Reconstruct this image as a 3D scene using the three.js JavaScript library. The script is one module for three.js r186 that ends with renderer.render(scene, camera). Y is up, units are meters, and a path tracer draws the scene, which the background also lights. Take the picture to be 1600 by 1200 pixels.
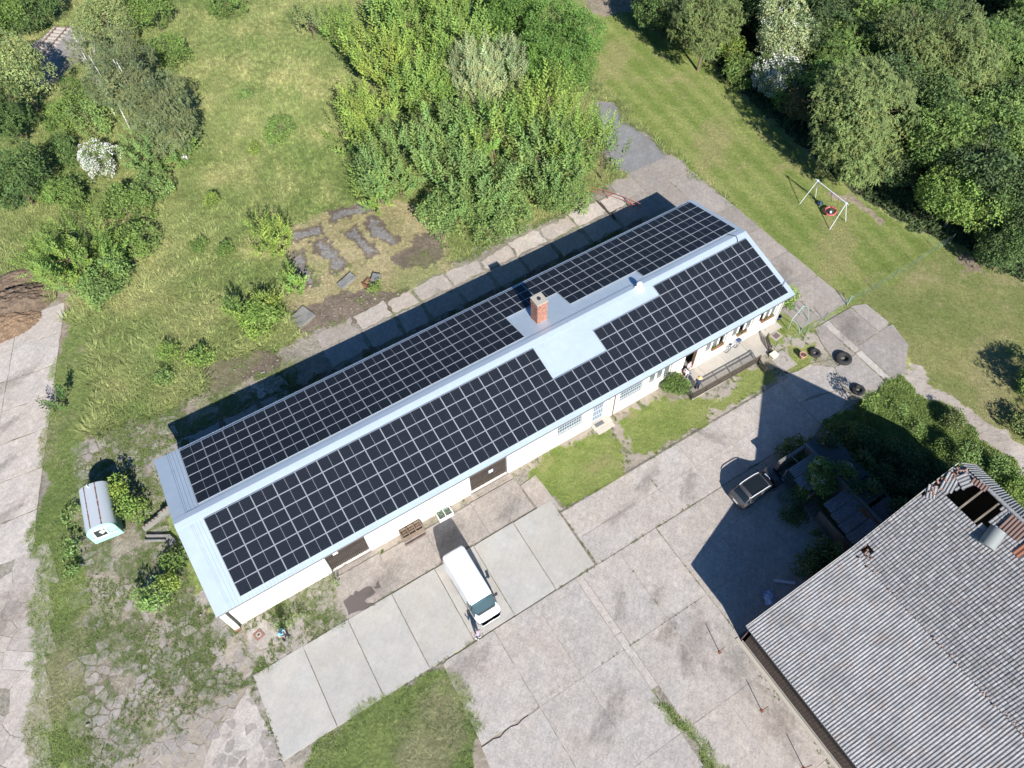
import * as THREE from 'three';
import { Sky } from 'three/addons/objects/Sky.js';
import { MarchingCubes } from 'three/addons/objects/MarchingCubes.js';
import { RoundedBoxGeometry } from 'three/addons/geometries/RoundedBoxGeometry.js';
import { mergeGeometries, toCreasedNormals } from 'three/addons/utils/BufferGeometryUtils.js';

// ---------------------------------------------------------------- camera, sky, sun, exposure
// Building frame: x along the ridge of the long building, z towards the yard, y up, metres.
const scene = new THREE.Scene();
const camera = new THREE.PerspectiveCamera(54.143, 4 / 3, 0.5, 3000);
camera.position.set(8.352, 56.413, 31.523);
camera.rotation.set(-0.98684, -0.52499, -0.03572, 'YXZ');

const SUN = new THREE.Vector3(-0.29, 1, 1.42).normalize();
const sky = new Sky();
sky.name = 'sky';
sky.scale.setScalar(2500);
sky.material.uniforms.sunPosition.value.copy(SUN);
sky.material.uniforms.turbidity.value = 2.2;
sky.material.uniforms.rayleigh.value = 1.3;
sky.material.uniforms.mieCoefficient.value = 0.004;
sky.material.uniforms.cloudCoverage.value = 0;
sky.userData.kind = 'structure';
scene.add(sky);
scene.environmentIntensity = 0.11;

const sun = new THREE.DirectionalLight(new THREE.Color(1, 0.95, 0.885), 5);
sun.position.copy(SUN).multiplyScalar(160).add(new THREE.Vector3(30, 0, -15));
sun.target.position.set(30, 0, -15);
sun.castShadow = true;
sun.shadow.mapSize.set(4096, 4096);
Object.assign(sun.shadow.camera, { left: -90, right: 90, top: 90, bottom: -90, near: 1, far: 420 });
scene.add(sun, sun.target);

const renderer = new THREE.WebGLRenderer({ antialias: true });
renderer.toneMapping = THREE.LinearToneMapping;
renderer.toneMappingExposure = 1.78;
renderer.shadowMap.enabled = true;

// ---------------------------------------------------------------- helpers
function rng(seed) {
  let a = seed >>> 0;
  return () => {
    a = (a + 0x6d2b79f5) >>> 0;
    let t = Math.imul(a ^ (a >>> 15), 1 | a);
    t = (t + Math.imul(t ^ (t >>> 7), 61 | t)) ^ t;
    return ((t ^ (t >>> 14)) >>> 0) / 4294967296;
  };
}
const { sin, cos, PI, floor, min, max, abs, sqrt, hypot, atan2, pow } = Math;
const lerp = (a, b, t) => a + (b - a) * t;
const clamp = (x, a = 0, b = 1) => min(b, max(a, x));
const smooth = (a, b, x) => { const t = clamp((x - a) / (b - a)); return t * t * (3 - 2 * t); };
const rad = (d) => d * PI / 180;

// Tileable fractal noise, 0..1, mean about .5
const NS = 512;
function makeNoise(seed, base, octaves) {
  const out = new Float32Array(NS * NS), r = rng(seed);
  let amp = 1, total = 0;
  for (let o = 0; o < octaves; o++, amp *= 0.55) {
    const n = base << o, g = new Float32Array(n * n);
    for (let i = 0; i < g.length; i++) g[i] = r();
    for (let y = 0; y < NS; y++) {
      const fy = y * n / NS, y0 = floor(fy), ty = fy - y0, sy = ty * ty * (3 - 2 * ty), r0 = (y0 % n) * n, r1 = ((y0 + 1) % n) * n;
      for (let x = 0; x < NS; x++) {
        const fx = x * n / NS, x0 = floor(fx), tx = fx - x0, sx = tx * tx * (3 - 2 * tx), c0 = x0 % n, c1 = (x0 + 1) % n;
        out[y * NS + x] += amp * lerp(lerp(g[r0 + c0], g[r0 + c1], sx), lerp(g[r1 + c0], g[r1 + c1], sx), sy);
      }
    }
    total += amp;
  }
  for (let i = 0; i < out.length; i++) out[i] = clamp((out[i] / total - 0.5) * 1.7 + 0.5);
  return out;
}
const NA = makeNoise(11, 4, 6), NB = makeNoise(23, 4, 6), NC = makeNoise(37, 16, 5);
function noise(arr, u, v) {           // u, v in tiles
  let x = (u - floor(u)) * NS, y = (v - floor(v)) * NS;
  const x0 = floor(x) % NS, y0 = floor(y) % NS, tx = x - floor(x), ty = y - floor(y), x1 = (x0 + 1) % NS, y1 = (y0 + 1) % NS;
  return lerp(lerp(arr[y0 * NS + x0], arr[y0 * NS + x1], tx), lerp(arr[y1 * NS + x0], arr[y1 * NS + x1], tx), ty);
}
const SRGB = new Uint8Array(4097);
for (let i = 0; i <= 4096; i++) { const l = i / 4096; SRGB[i] = Math.round(255 * (l <= 0.0031308 ? 12.92 * l : 1.055 * pow(l, 1 / 2.4) - 0.055)); }
function colourMap(w, h, fn) {        // fn(x, y, out) writes linear rgb
  const d = new Uint8Array(w * h * 4), o = [0, 0, 0];
  for (let y = 0, i = 0; y < h; y++) for (let x = 0; x < w; x++, i += 4) {
    fn(x, y, o);
    for (let c = 0; c < 3; c++) d[i + c] = SRGB[floor(clamp(o[c]) * 4096)];
    d[i + 3] = 255;
  }
  return finish(d, w, h, THREE.SRGBColorSpace);
}
function dataMap(w, h, fn) {          // fn(x, y) returns 0..1
  const d = new Uint8Array(w * h * 4);
  for (let y = 0, i = 0; y < h; y++) for (let x = 0; x < w; x++, i += 4) { const v = clamp(fn(x, y)) * 255; d[i] = d[i + 1] = d[i + 2] = v; d[i + 3] = 255; }
  return finish(d, w, h, THREE.NoColorSpace);
}
function finish(d, w, h, space) {
  const t = new THREE.DataTexture(d, w, h, THREE.RGBAFormat, THREE.UnsignedByteType);
  t.colorSpace = space; t.magFilter = THREE.LinearFilter; t.minFilter = THREE.LinearMipmapLinearFilter; t.generateMipmaps = true;
  t.wrapS = t.wrapT = THREE.RepeatWrapping; t.needsUpdate = true;
  return t;
}
function scaled(t, s) { const c = t.clone(); c.repeat.set(s, s); c.needsUpdate = true; return c; }
const lin = (r, g, b) => new THREE.Color().setRGB(r, g, b);
const M = (r, g, b, rough = 0.8, extra = {}) => new THREE.MeshStandardMaterial({ color: lin(r, g, b), roughness: rough, ...extra });
const PM = (r, g, b, rough = 0.8, extra = {}) => new THREE.MeshPhysicalMaterial({ color: lin(r, g, b), roughness: rough, ...extra });

const used = {};
function numbered(n) { const k = used[n] = (used[n] ?? -1) + 1; return k ? n + '_' + String(k).padStart(3, '0') : n; }
function tag(o, label, category, group, kind) {
  if (label) o.userData.label = label;
  if (category) o.userData.category = category;
  if (group) o.userData.group = group;
  if (kind) o.userData.kind = kind;
  return o;
}
function thing(name, label, category, at = [0, 0, 0], turn = 0, group) {
  const o = new THREE.Group();
  o.name = numbered(name); o.position.set(...at); o.rotation.y = turn;
  scene.add(o);
  return tag(o, label, category, group);
}
function mesh(name, g, m, parent = scene) {
  const o = new THREE.Mesh(Array.isArray(g) ? join(g) : g, m);
  o.name = parent === scene ? numbered(name) : name;
  parent.add(o);
  return o;
}
function struct(name, g, m) { return tag(mesh(name, g, m), null, null, null, 'structure'); }
function join(list) {
  const l = list.map((g) => { const k = g.index ? g.toNonIndexed() : g.clone(); for (const a of Object.keys(k.attributes)) if (!['position', 'normal', 'uv'].includes(a)) k.deleteAttribute(a); k.clearGroups?.(); return k; });
  return mergeGeometries(l, false);
}
function copyOf(root, at, turn, label) {
  const c = root.clone(); c.name = numbered(root.name.replace(/_\d{3}$/, '')); scene.add(c);
  c.userData = { ...root.userData };
  if (at) c.position.set(...at);
  if (turn !== undefined) c.rotation.y = turn;
  if (label) c.userData.label = label;
  return c;
}
// geometry: boxes by their bounds, bars between points, tubes
function box(x0, y0, z0, x1, y1, z1) { const g = new THREE.BoxGeometry(abs(x1 - x0), abs(y1 - y0), abs(z1 - z0)); g.translate((x0 + x1) / 2, (y0 + y1) / 2, (z0 + z1) / 2); return worldUV(g); }
function rbox(x0, y0, z0, x1, y1, z1, r = 0.02) { const g = new RoundedBoxGeometry(abs(x1 - x0), abs(y1 - y0), abs(z1 - z0), 2, r); g.translate((x0 + x1) / 2, (y0 + y1) / 2, (z0 + z1) / 2); return g; }
function worldUV(g) {                 // uv in metres, by the main axis of each face
  const p = g.attributes.position, n = g.attributes.normal, uv = new Float32Array(p.count * 2);
  for (let i = 0; i < p.count; i++) {
    const ax = abs(n.getX(i)), ay = abs(n.getY(i)), az = abs(n.getZ(i)), x = p.getX(i), y = p.getY(i), z = p.getZ(i);
    if (ay >= ax && ay >= az) { uv[2 * i] = x; uv[2 * i + 1] = z; } else if (ax >= az) { uv[2 * i] = z; uv[2 * i + 1] = y; } else { uv[2 * i] = x; uv[2 * i + 1] = y; }
  }
  g.setAttribute('uv', new THREE.BufferAttribute(uv, 2));
  return g;
}
const V = (x, y, z) => new THREE.Vector3(x, y, z);
function bar(a, b, r, r2 = r, sides = 6) {
  const A = V(...a), B = V(...b), d = B.clone().sub(A), g = new THREE.CylinderGeometry(r2, r, d.length(), sides, 1);
  g.applyQuaternion(new THREE.Quaternion().setFromUnitVectors(V(0, 1, 0), d.clone().normalize()));
  g.translate(...A.add(B).multiplyScalar(0.5).toArray());
  return g;
}
function beam(a, b, w, h) {            // rectangular bar, w sideways, h in height
  const A = V(...a), B = V(...b), d = B.clone().sub(A), L = d.length(), g = new THREE.BoxGeometry(w, h, L);
  worldUV(g);
  const z = d.normalize(), x = V(0, 1, 0).cross(z); if (x.lengthSq() < 1e-6) x.set(1, 0, 0); x.normalize();
  const y = z.clone().cross(x), m = new THREE.Matrix4().makeBasis(x, y, z).setPosition(A.add(B).multiplyScalar(0.5));
  return g.applyMatrix4(m);
}
function tube(pts, r, seg = 24, sides = 6, closed = false) { return new THREE.TubeGeometry(new THREE.CatmullRomCurve3(pts.map((p) => V(...p)), closed), seg, r, sides, closed); }
function cyl(x, y0, y1, z, r0, r1 = r0, sides = 16) { const g = new THREE.CylinderGeometry(r1, r0, y1 - y0, sides); g.translate(x, (y0 + y1) / 2, z); return g; }
function moved(g, x, y, z) { g.translate(x, y, z); return g; }
function turned(g, rx, ry, rz) { g.applyMatrix4(new THREE.Matrix4().makeRotationFromEuler(new THREE.Euler(rx, ry, rz))); return g; }
function inside(poly, x, z) {
  let c = false;
  for (let i = 0, j = poly.length - 1; i < poly.length; j = i++) {
    const [xi, zi] = poly[i], [xj, zj] = poly[j];
    if ((zi > z) !== (zj > z) && x < (xj - xi) * (z - zi) / (zj - zi) + xi) c = !c;
  }
  return c;
}

// ---------------------------------------------------------------- ground: where each kind of surface lies (metres)
const GX = -24, GZ = -98, GW = 146;     // the mapped square of ground
const ZR = 1460, zone = new Uint8Array(ZR * ZR);
function zoneFill(id, poly) {
  let x0 = 1e9, x1 = -1e9, z0 = 1e9, z1 = -1e9;
  for (const [x, z] of poly) { x0 = min(x0, x); x1 = max(x1, x); z0 = min(z0, z); z1 = max(z1, z); }
  const k = ZR / GW;
  for (let j = max(0, floor((z0 - GZ) * k)); j <= min(ZR - 1, floor((z1 - GZ) * k)); j++)
    for (let i = max(0, floor((x0 - GX) * k)); i <= min(ZR - 1, floor((x1 - GX) * k)); i++)
      if (inside(poly, GX + (i + 0.5) / k, GZ + (j + 0.5) / k)) zone[j * ZR + i] = id;
}
const zoneAt = (x, z) => { const i = floor((x - GX) * ZR / GW), j = floor((z - GZ) * ZR / GW); return i < 0 || j < 0 || i >= ZR || j >= ZR ? 0 : zone[j * ZR + i]; };
const MEADOW = 0, LAWN = 1, DRYLAWN = 2, WOOD = 3, SOIL = 4, VERGE = 5, MOSS = 6, PATH = 7, SCRUB = 8, GRAVEL = 9, SAND = 10, BALLAST = 11, DARKSOIL = 12, PAVED = 13, DRY = 14;
const lawnEdge = [[72.16, -43.49], [72.6, -40.29], [73.09, -29.42], [71.96, -18.76], [71.3, -11.63], [70.57, -2.14], [71.5, 5.77], [72.48, 8.84], [65.4, 8.84], [59.05, 8.71], [58.86, -3.16], [58.67, -10.83], [58.79, -16.43], [58.69, -18.82], [58.53, -23.37], [59.44, -27.71], [58.74, -32.64], [60.1, -38.03], [67.04, -43.64]];
const dryLawnEdge = [[72.48, 8.84], [73.93, 9.36], [75.4, 16.16], [64.89, 26.56], [58.84, 28.97], [58.44, 22.45], [58.85, 17.26], [58.94, 8.82], [65.4, 8.84]];
const woodEdge = [[75.3, -51.41], [72.78, -40.52], [73.13, -31.35], [72.41, -20.94], [71.98, -13.19], [71.06, -3.36], [71.99, 5.33], [73.92, 9.77], [75.45, 16.49], [77.19, 27.97], [107.94, 22.15], [138.89, -12.67], [98.86, -46.05]];
const pathEdge = [[56.37, 16.99], [58.96, 17.75], [59.09, 22.25], [59.73, 25.4], [60.9, 29.57], [58.9, 33.42], [57.64, 29.6], [57.27, 27.06], [57, 23.67], [56.97, 20.58]];
const scrubEdge = [[40.82, 17.19], [45.03, 17.69], [50.31, 17.66], [54.16, 16.97], [56.35, 17.31], [56.97, 20.58], [57, 23.67], [57.27, 27.06], [58.1, 32.26], [50.63, 35.04], [34.93, 30.81], [35.54, 25.84], [38.09, 23.49], [40.18, 20.92]];
const backSoilEdge = [[-6, -13.4], [0, -14.8], [10, -15.6], [22, -16], [34, -17], [49.4, -17], [52, -12], [52, -6.4], [-2, -6.4]];
const vergeEdge = [[-5.23, -32.02], [-3.4, -27.1], [-5.32, -19.74], [-7.75, -15.08], [-9.62, -7.25], [-12.03, 1.37], [-14.12, 10.57], [-17.24, 8.62], [-14.67, -2.52], [-12.56, -11.08], [-10, -19.54], [-7.54, -25.32]];
const crackedEdge = [[-7.59, -15.72], [-3.62, -15.49], [-.23, -14.89], [-3.8, -3.57], [-2.86, 6.3], [-.19, 6.57], [7.45, 6.66], [6.05, 10.49], [-1.63, 10.3], [-2.43, 17.16], [-8.43, 16.33], [-14.12, 10.57], [-12.03, 1.37], [-9.62, -7.25]];
const bottomGrass = [[-1.99, 18.34], [0.35, 17.26], [1.77, 17.1], [5.42, 16.92], [9.08, 17.11], [9.9, 17.26], [10.44, 18.74], [9.87, 20.3], [9.91, 22.28], [8.68, 24.99]];
const lawnPatches = [
  [[23.43, 7.72], [26.04, 7.24], [31.29, 7.7], [31.31, 8.98], [30.91, 10.62], [30.16, 11.99], [27.16, 12.01], [23.54, 11.6]],
  [[31.94, 7.74], [34.61, 7.29], [35.65, 7.95], [37.71, 7.84], [39.62, 9.22], [40.34, 10.62], [39.88, 11.42], [36.13, 11.6], [31.91, 11.25]],
  [[39.42, 9.72], [42.42, 10.05], [46.96, 9.5], [47.16, 10.79], [46.22, 11.82], [44.52, 11.55], [41.29, 11.54]],
  [[48.61, 10.55], [50.19, 10.37], [53, 9.74], [52.16, 10.95], [50.35, 12.33], [49.38, 12.04]],
  [[51.1, 6.74], [54.28, 6.02], [54.4, 8.13], [54.05, 8.99], [50.5, 9.19], [48.33, 8.49]],
];
for (const [id, poly] of [
  [WOOD, woodEdge], [LAWN, lawnEdge], [DRYLAWN, dryLawnEdge],
  [SOIL, [[89.27, -38.08], [68.98, -51.68], [67.04, -43.64], [72.16, -43.49]]],
  [MOSS, backSoilEdge], [DARKSOIL, [[-2, -11.4], [52, -11.4], [52, -6.4], [-2, -6.4]]],
  [VERGE, vergeEdge], [MOSS, crackedEdge], [SCRUB, scrubEdge], [PATH, pathEdge],
  [SAND, [[-1.6, 6], [24, 6], [52.5, 6], [54.5, 9], [54, 17], [24, 17], [24, 10.6], [-2, 10.6], [-4, 9]]],
  [MOSS, [[-2.66, 6.42], [-.19, 6.57], [5.86, 6.57], [6.28, 9.2], [5.94, 10.7], [-1.68, 10.43]]],
  [SAND, [[13, 16], [30, 16], [38, 16], [40, 30], [29.5, 60], [12, 60]]],
  [SAND, [[-14, 11], [-2, 11], [-2.3, 17], [3, 17.1], [4, 20], [2, 34], [-22, 34]]], [SAND, [[9, 17.1], [14.4, 17.1], [14.4, 60], [6, 60]]],
  [BALLAST, [[-1.71, -73.3], [1.44, -78.89], [5.43, -81.99], [9.82, -80.87], [7.37, -72.95], [1.93, -68.57]]],
  [VERGE, bottomGrass], [VERGE, [[21.55, 26.6], [22.3, 26.6], [22.3, 60], [20.6, 60]]],
]) zoneFill(id, poly);
const pavedAreas = [
  [[56.59, -29.59], [58.18, -28.55], [57.6, -23.98], [57.76, -21.16], [57.8, -17.46], [52.2, -16.74], [51.89, -21.71]], [[49.6, -17.4], [58.3, -17.4], [59, 8.8], [54.2, 9], [52.2, 4.6], [52, -6], [49.6, -11.5]],
  [[10.5, -15.9], [49.6, -16.2], [49.6, -11.1], [10.5, -11]], [[-3.2, -32.8], [-5.3, -31.6], [-13.1, -9], [-17.4, 8.5], [-19.5, 20], [-40, 20], [-40, -36], [-14, -36]],
  [[23.8, 11.9], [51, 11.9], [53.8, 13], [54, 17.2], [50, 17.2], [46, 18], [43, 18.6], [40.6, 27], [29, 27], [29, 60], [22.4, 60], [22.35, 26.6], [21.6, 26.6], [20.6, 60], [13.6, 60], [13.4, 17.1], [23.8, 17]],
  [[54.2, 9.2], [60.5, 9.5], [60, 15], [57.4, 17.2], [52, 16], [53, 13]], [[5.7, 7.2], [24, 7.2], [24, 11], [23.7, 17], [-2.3, 17], [-1.9, 10.6], [5.7, 10.5]], [[39.5, 6.6], [49.6, 6.6], [49.6, 9.2], [39.5, 9.3]],
];
for (const p of pavedAreas) zoneFill(PAVED, p);
for (const p of lawnPatches) zoneFill(LAWN, p);
// old foundation beds behind the building
const strips = [[[[17.67, -28.73], [20.17, -28.32]], .45], [[[22.36, -28.93], [26.51, -28.31]], .5], [[[19.39, -26.53], [19.7, -21.81]], .42], [[[22.93, -25.99], [23.14, -21.97]], .42], [[[25.24, -26.16], [25.97, -22.38]], .5], [[[16.94, -25.97], [16.62, -21.78]], .3], [[[27.19, -17.91], [29.79, -19.16]], .3]];
const stripQuad = ([[ax, az], [bx, bz]], w, e) => { const L = hypot(bx - ax, bz - az), ux = (bx - ax) / L, uz = (bz - az) / L; return [[ax - ux * e - uz * w, az - uz * e + ux * w], [bx + ux * e - uz * w, bz + uz * e + ux * w], [bx + ux * e + uz * w, bz + uz * e - ux * w], [ax - ux * e + uz * w, az - uz * e - ux * w]]; };
zoneFill(DRY, [[17, -30.6], [21.19, -30.14], [28.26, -29.06], [30.61, -24.61], [31.71, -20.3], [28.92, -15.97], [24.31, -15.45], [18.33, -14.55], [12.58, -17.32], [12.9, -21.33], [15.25, -23.76]]);
for (const [p, w] of strips) zoneFill(DARKSOIL, stripQuad(p, w + 0.5, 0.6));
for (const [p, w] of strips) zoneFill(GRAVEL, stripQuad(p, w, 0));
for (const p of [[[16.61, -19.72], [19.42, -19.08], [19.35, -16.71], [16.67, -16.82]], [[24.4, -20.43], [27.94, -21], [30.16, -19.56], [29.13, -17.69], [24.93, -18.03]], [[27.63, -21.85], [31.24, -20.83], [30.46, -18.73], [27.35, -19.89]], [[3.08, -18.11], [9.09, -17.49], [10.94, -15.69], [9.6, -13.95], [3.48, -13.97]], [[12.55, -19.65], [20.23, -18.56], [24.31, -15.45], [20.74, -13.93], [12.9, -15.76]]]) zoneFill(DARKSOIL, p);
for (const p of [[[-5.22, -37.46], [-4.15, -35.25], [-4.81, -31.74], [-7.77, -26.34], [-8.95, -23.69], [-7, -25.85], [-5.38, -28.37]], [[73.11, 9.67], [74.05, 11.61], [72.94, 12.91], [71.72, 11.62]], [[68.87, -3.24], [70.57, -2.14], [70.52, 2.4], [69.27, 2.7]]]) zoneFill(SOIL, p);

// Colours of what grows or lies on each zone: [low, high, accent]
const TONE = {
  [DRY]: [[.2, .18, .085], [.33, .285, .17], [.16, .2, .06]],
  [MEADOW]: [[.13, .178, .044], [.305, .303, .12], [.18, .225, .068]], [LAWN]: [[.13, .175, .035], [.215, .235, .075], [.25, .22, .105]],
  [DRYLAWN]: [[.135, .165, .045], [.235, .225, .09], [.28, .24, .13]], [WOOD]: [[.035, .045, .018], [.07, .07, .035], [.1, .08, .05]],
  [SOIL]: [[.17, .13, .09], [.3, .25, .19], [.12, .14, .05]], [VERGE]: [[.09, .13, .032], [.165, .195, .062], [.22, .19, .125]],
  [MOSS]: [[.17, .145, .105], [.29, .255, .2], [.13, .155, .055]], [PATH]: [[.3, .26, .22], [.4, .35, .31], [.25, .22, .19]],
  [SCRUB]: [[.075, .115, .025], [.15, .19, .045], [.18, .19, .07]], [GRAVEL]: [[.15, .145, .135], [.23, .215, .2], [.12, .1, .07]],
  [SAND]: [[.25, .21, .165], [.34, .3, .25], [.16, .15, .08]], [BALLAST]: [[.2, .19, .18], [.3, .28, .27], [.14, .13, .07]],
  [DARKSOIL]: [[.09, .07, .05], [.19, .15, .11], [.12, .125, .05]], [PAVED]: [[.19, .17, .135], [.27, .245, .2], [.13, .15, .06]],
};
const rg = rng(501);
function warped(x, z) {
  const bed = x > 9 && x < 33 && z > -33 && z < -16, a = bed ? 0.8 : 1.5, b = bed ? 0.7 : 0.7;
  return [x + (noise(NB, x / 11, z / 11) - 0.5) * a + (noise(NC, x / 9, z / 9) - 0.5) * b, z + (noise(NB, x / 11 + 0.37, z / 11 + 0.61) - 0.5) * a + (noise(NC, x / 9 + 0.5, z / 9 + 0.2) - 0.5) * b];
}
function groundTone(x, z, o) {
  const [wx, wz] = warped(x, z), id = zoneAt(wx, wz), [lo, hi, ac] = TONE[id];
  const big = noise(NA, x / 46, z / 46), mid = noise(NB, x / 13 + 0.2, z / 13), det = noise(NC, x / 7, z / 7);
  // mown stripes on the lawn follow its long side; tall grass lies in streaks
  let t = 0.42 * big + 0.38 * mid + 0.3 * det - 0.05, k = smooth(0.55, 0.78, noise(NA, x / 19 + 0.7, z / 19 + 0.1)) * 0.55;
  if (id === MEADOW) { t = 0.55 * big + 0.5 * mid + 0.35 * noise(NC, (x + z * 0.35) / 4, (z - x * 0.35) / 14) - 0.25; k = smooth(0.5, 0.7, noise(NB, x / 23, z / 23 + 0.4)) * 0.6; }
  if (id === LAWN && z < 8) t += 0.17 * sin((x * 0.995 + z * 0.1) * 2 * PI / 2.3) - 0.02;
  t = smooth(0.12, 0.88, t);
  for (let c = 0; c < 3; c++) o[c] = lerp(lerp(lo[c], hi[c], t), ac[c], k);
  return id;
}
const hgt = rng(502);
const groundMap = colourMap(2048, 2048, (px, py, o) => {
  const x = GX + (px + 0.5) / 2048 * GW, z = GZ + (py + 0.5) / 2048 * GW, id = groundTone(x, z, o);
  const speck = id === LAWN || id === DRYLAWN ? 0.34 : id === PATH || id === SAND ? 0.16 : 0.5, s = 1 + (hgt() - 0.5) * speck + (noise(NC, x / 2.2, z / 2.2) - 0.5) * speck;
  for (let c = 0; c < 3; c++) o[c] *= s;
  if (id === DARKSOIL || id === GRAVEL || id === MOSS) { if (hgt() > 0.985) for (let c = 0; c < 3; c++) o[c] += 0.14; }
});
groundMap.wrapS = groundMap.wrapT = THREE.MirroredRepeatWrapping;
const grit = dataMap(512, 512, (x, y) => NC[y * NS + x] * 0.6 + NB[y * NS + x] * 0.4);
const groundMat = new THREE.MeshStandardMaterial({ map: groundMap, roughness: 1, bumpMap: scaled(grit, 30), bumpScale: 0.05 });
function sheet(poly, y, jag = 0.35) {   // a level sheet with a lived-in edge
  const pts = [], n = poly.length;
  for (let i = 0; i < n; i++) {
    const [ax, az] = poly[i], [bx, bz] = poly[(i + 1) % n], L = hypot(bx - ax, bz - az), m = max(1, Math.round(L / 0.6));
    for (let k = 0; k < m; k++) { const x = lerp(ax, bx, k / m), z = lerp(az, bz, k / m); pts.push(new THREE.Vector2(x + (noise(NC, x / 5, z / 5) - 0.5) * jag * 2, -(z + (noise(NC, x / 5 + 0.4, z / 5 + 0.3) - 0.5) * jag * 2))); }
  }
  const g = new THREE.ShapeGeometry(new THREE.Shape(pts));
  g.rotateX(-PI / 2); g.translate(0, y, 0);
  return groundUV(g);
}
function groundUV(g) {
  const p = g.attributes.position, uv = new Float32Array(p.count * 2);
  for (let i = 0; i < p.count; i++) { uv[2 * i] = (p.getX(i) - GX) / GW; uv[2 * i + 1] = (p.getZ(i) - GZ) / GW; }
  g.setAttribute('uv', new THREE.BufferAttribute(uv, 2));
  return g;
}
{ const g = new THREE.PlaneGeometry(1800, 1800, 8, 8); g.rotateX(-PI / 2); g.translate(30, -0.012, -30); struct('ground', groundUV(g), groundMat); }
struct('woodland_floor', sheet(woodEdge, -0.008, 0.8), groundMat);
struct('mown_lawn', sheet(lawnEdge, -0.004, 0.5), groundMat);
struct('dry_lawn', sheet(dryLawnEdge, -0.004, 0.5), groundMat);
struct('scrub_ground', sheet(scrubEdge, -0.004, 0.5), groundMat);
struct('gravel_path', sheet(pathEdge, 0.0, 0.4), groundMat);
struct('grass_verge', sheet(vergeEdge, -0.004, 0.3), groundMat);
struct('broken_ground', sheet(crackedEdge, 0.016, 0.3), groundMat);
for (const p of pavedAreas.filter((_, i) => i !== 6)) struct('joint_soil', sheet(p, 0.03, 0.02), groundMat);
struct('bare_strip', sheet(backSoilEdge, -0.004, 0.4), groundMat);
for (const p of lawnPatches) struct('grass_patch', sheet(p, 0.0, 0.4), groundMat);
struct('grass_bank', sheet(bottomGrass, -0.004, 0.3), groundMat);

// ---------------------------------------------------------------- concrete
const hc = rng(601);
function concreteMap(size, metres, base, o) {
  return colourMap(size, size, (px, py, out) => {
    const u = px / size, v = py / size, a = noise(NA, u * 2, v * 2), b = noise(NB, u * 5, v * 5), c = noise(NC, u * 5, v * 5), d = noise(NC, u * 17, v * 17);
    let t = 1 + (a - 0.5) * o.blotch + (b - 0.5) * o.blotch * 0.8 + (c - 0.5) * o.mottle + (d - 0.5) * o.grain + (hc() - 0.5) * o.grain * 0.9;
    const flake = smooth(0.62, 0.68, noise(NA, u * 4 + 0.3, v * 4 + 0.6)) * smooth(0.45, 0.6, c);
    t -= flake * o.flake;
    t += smooth(0.64, 0.7, noise(NB, u * 6 + 0.1, v * 6 + 0.9)) * o.flake * 0.5 * c;
    const line = abs(noise(NB, u * 3 + 0.13, v * 3 + 0.57) - 0.5) + abs(noise(NC, u * 4, v * 4) - 0.5) * 0.05, crack = (1 - smooth(0.004, 0.012, line)) * smooth(0.5, 0.62, noise(NA, u * 3 + 0.8, v * 3 + 0.2));
    t -= crack * o.crack;
    const warm = (noise(NA, u * 3 + 0.5, v * 3) - 0.5) * 0.06;
    out[0] = base[0] * t * (1 + warm); out[1] = base[1] * t; out[2] = base[2] * t * (1 - warm);
  });
}
const oldMap = concreteMap(2048, 24, [.37, .334, .3], { blotch: .1, mottle: .2, grain: .34, flake: .13, crack: .38 });
const newMap = concreteMap(1024, 24, [.385, .368, .335], { blotch: .12, mottle: .1, grain: .12, flake: .04, crack: 0.12 });
const oldConcrete = new THREE.MeshStandardMaterial({ map: scaled(oldMap, 1 / 24), roughness: 0.95, vertexColors: true, bumpMap: scaled(grit, 1 / 3), bumpScale: 0.012 });
const newConcrete = new THREE.MeshStandardMaterial({ map: scaled(newMap, 1 / 24), roughness: 0.9, vertexColors: true });
const rs = rng(77);
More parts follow.
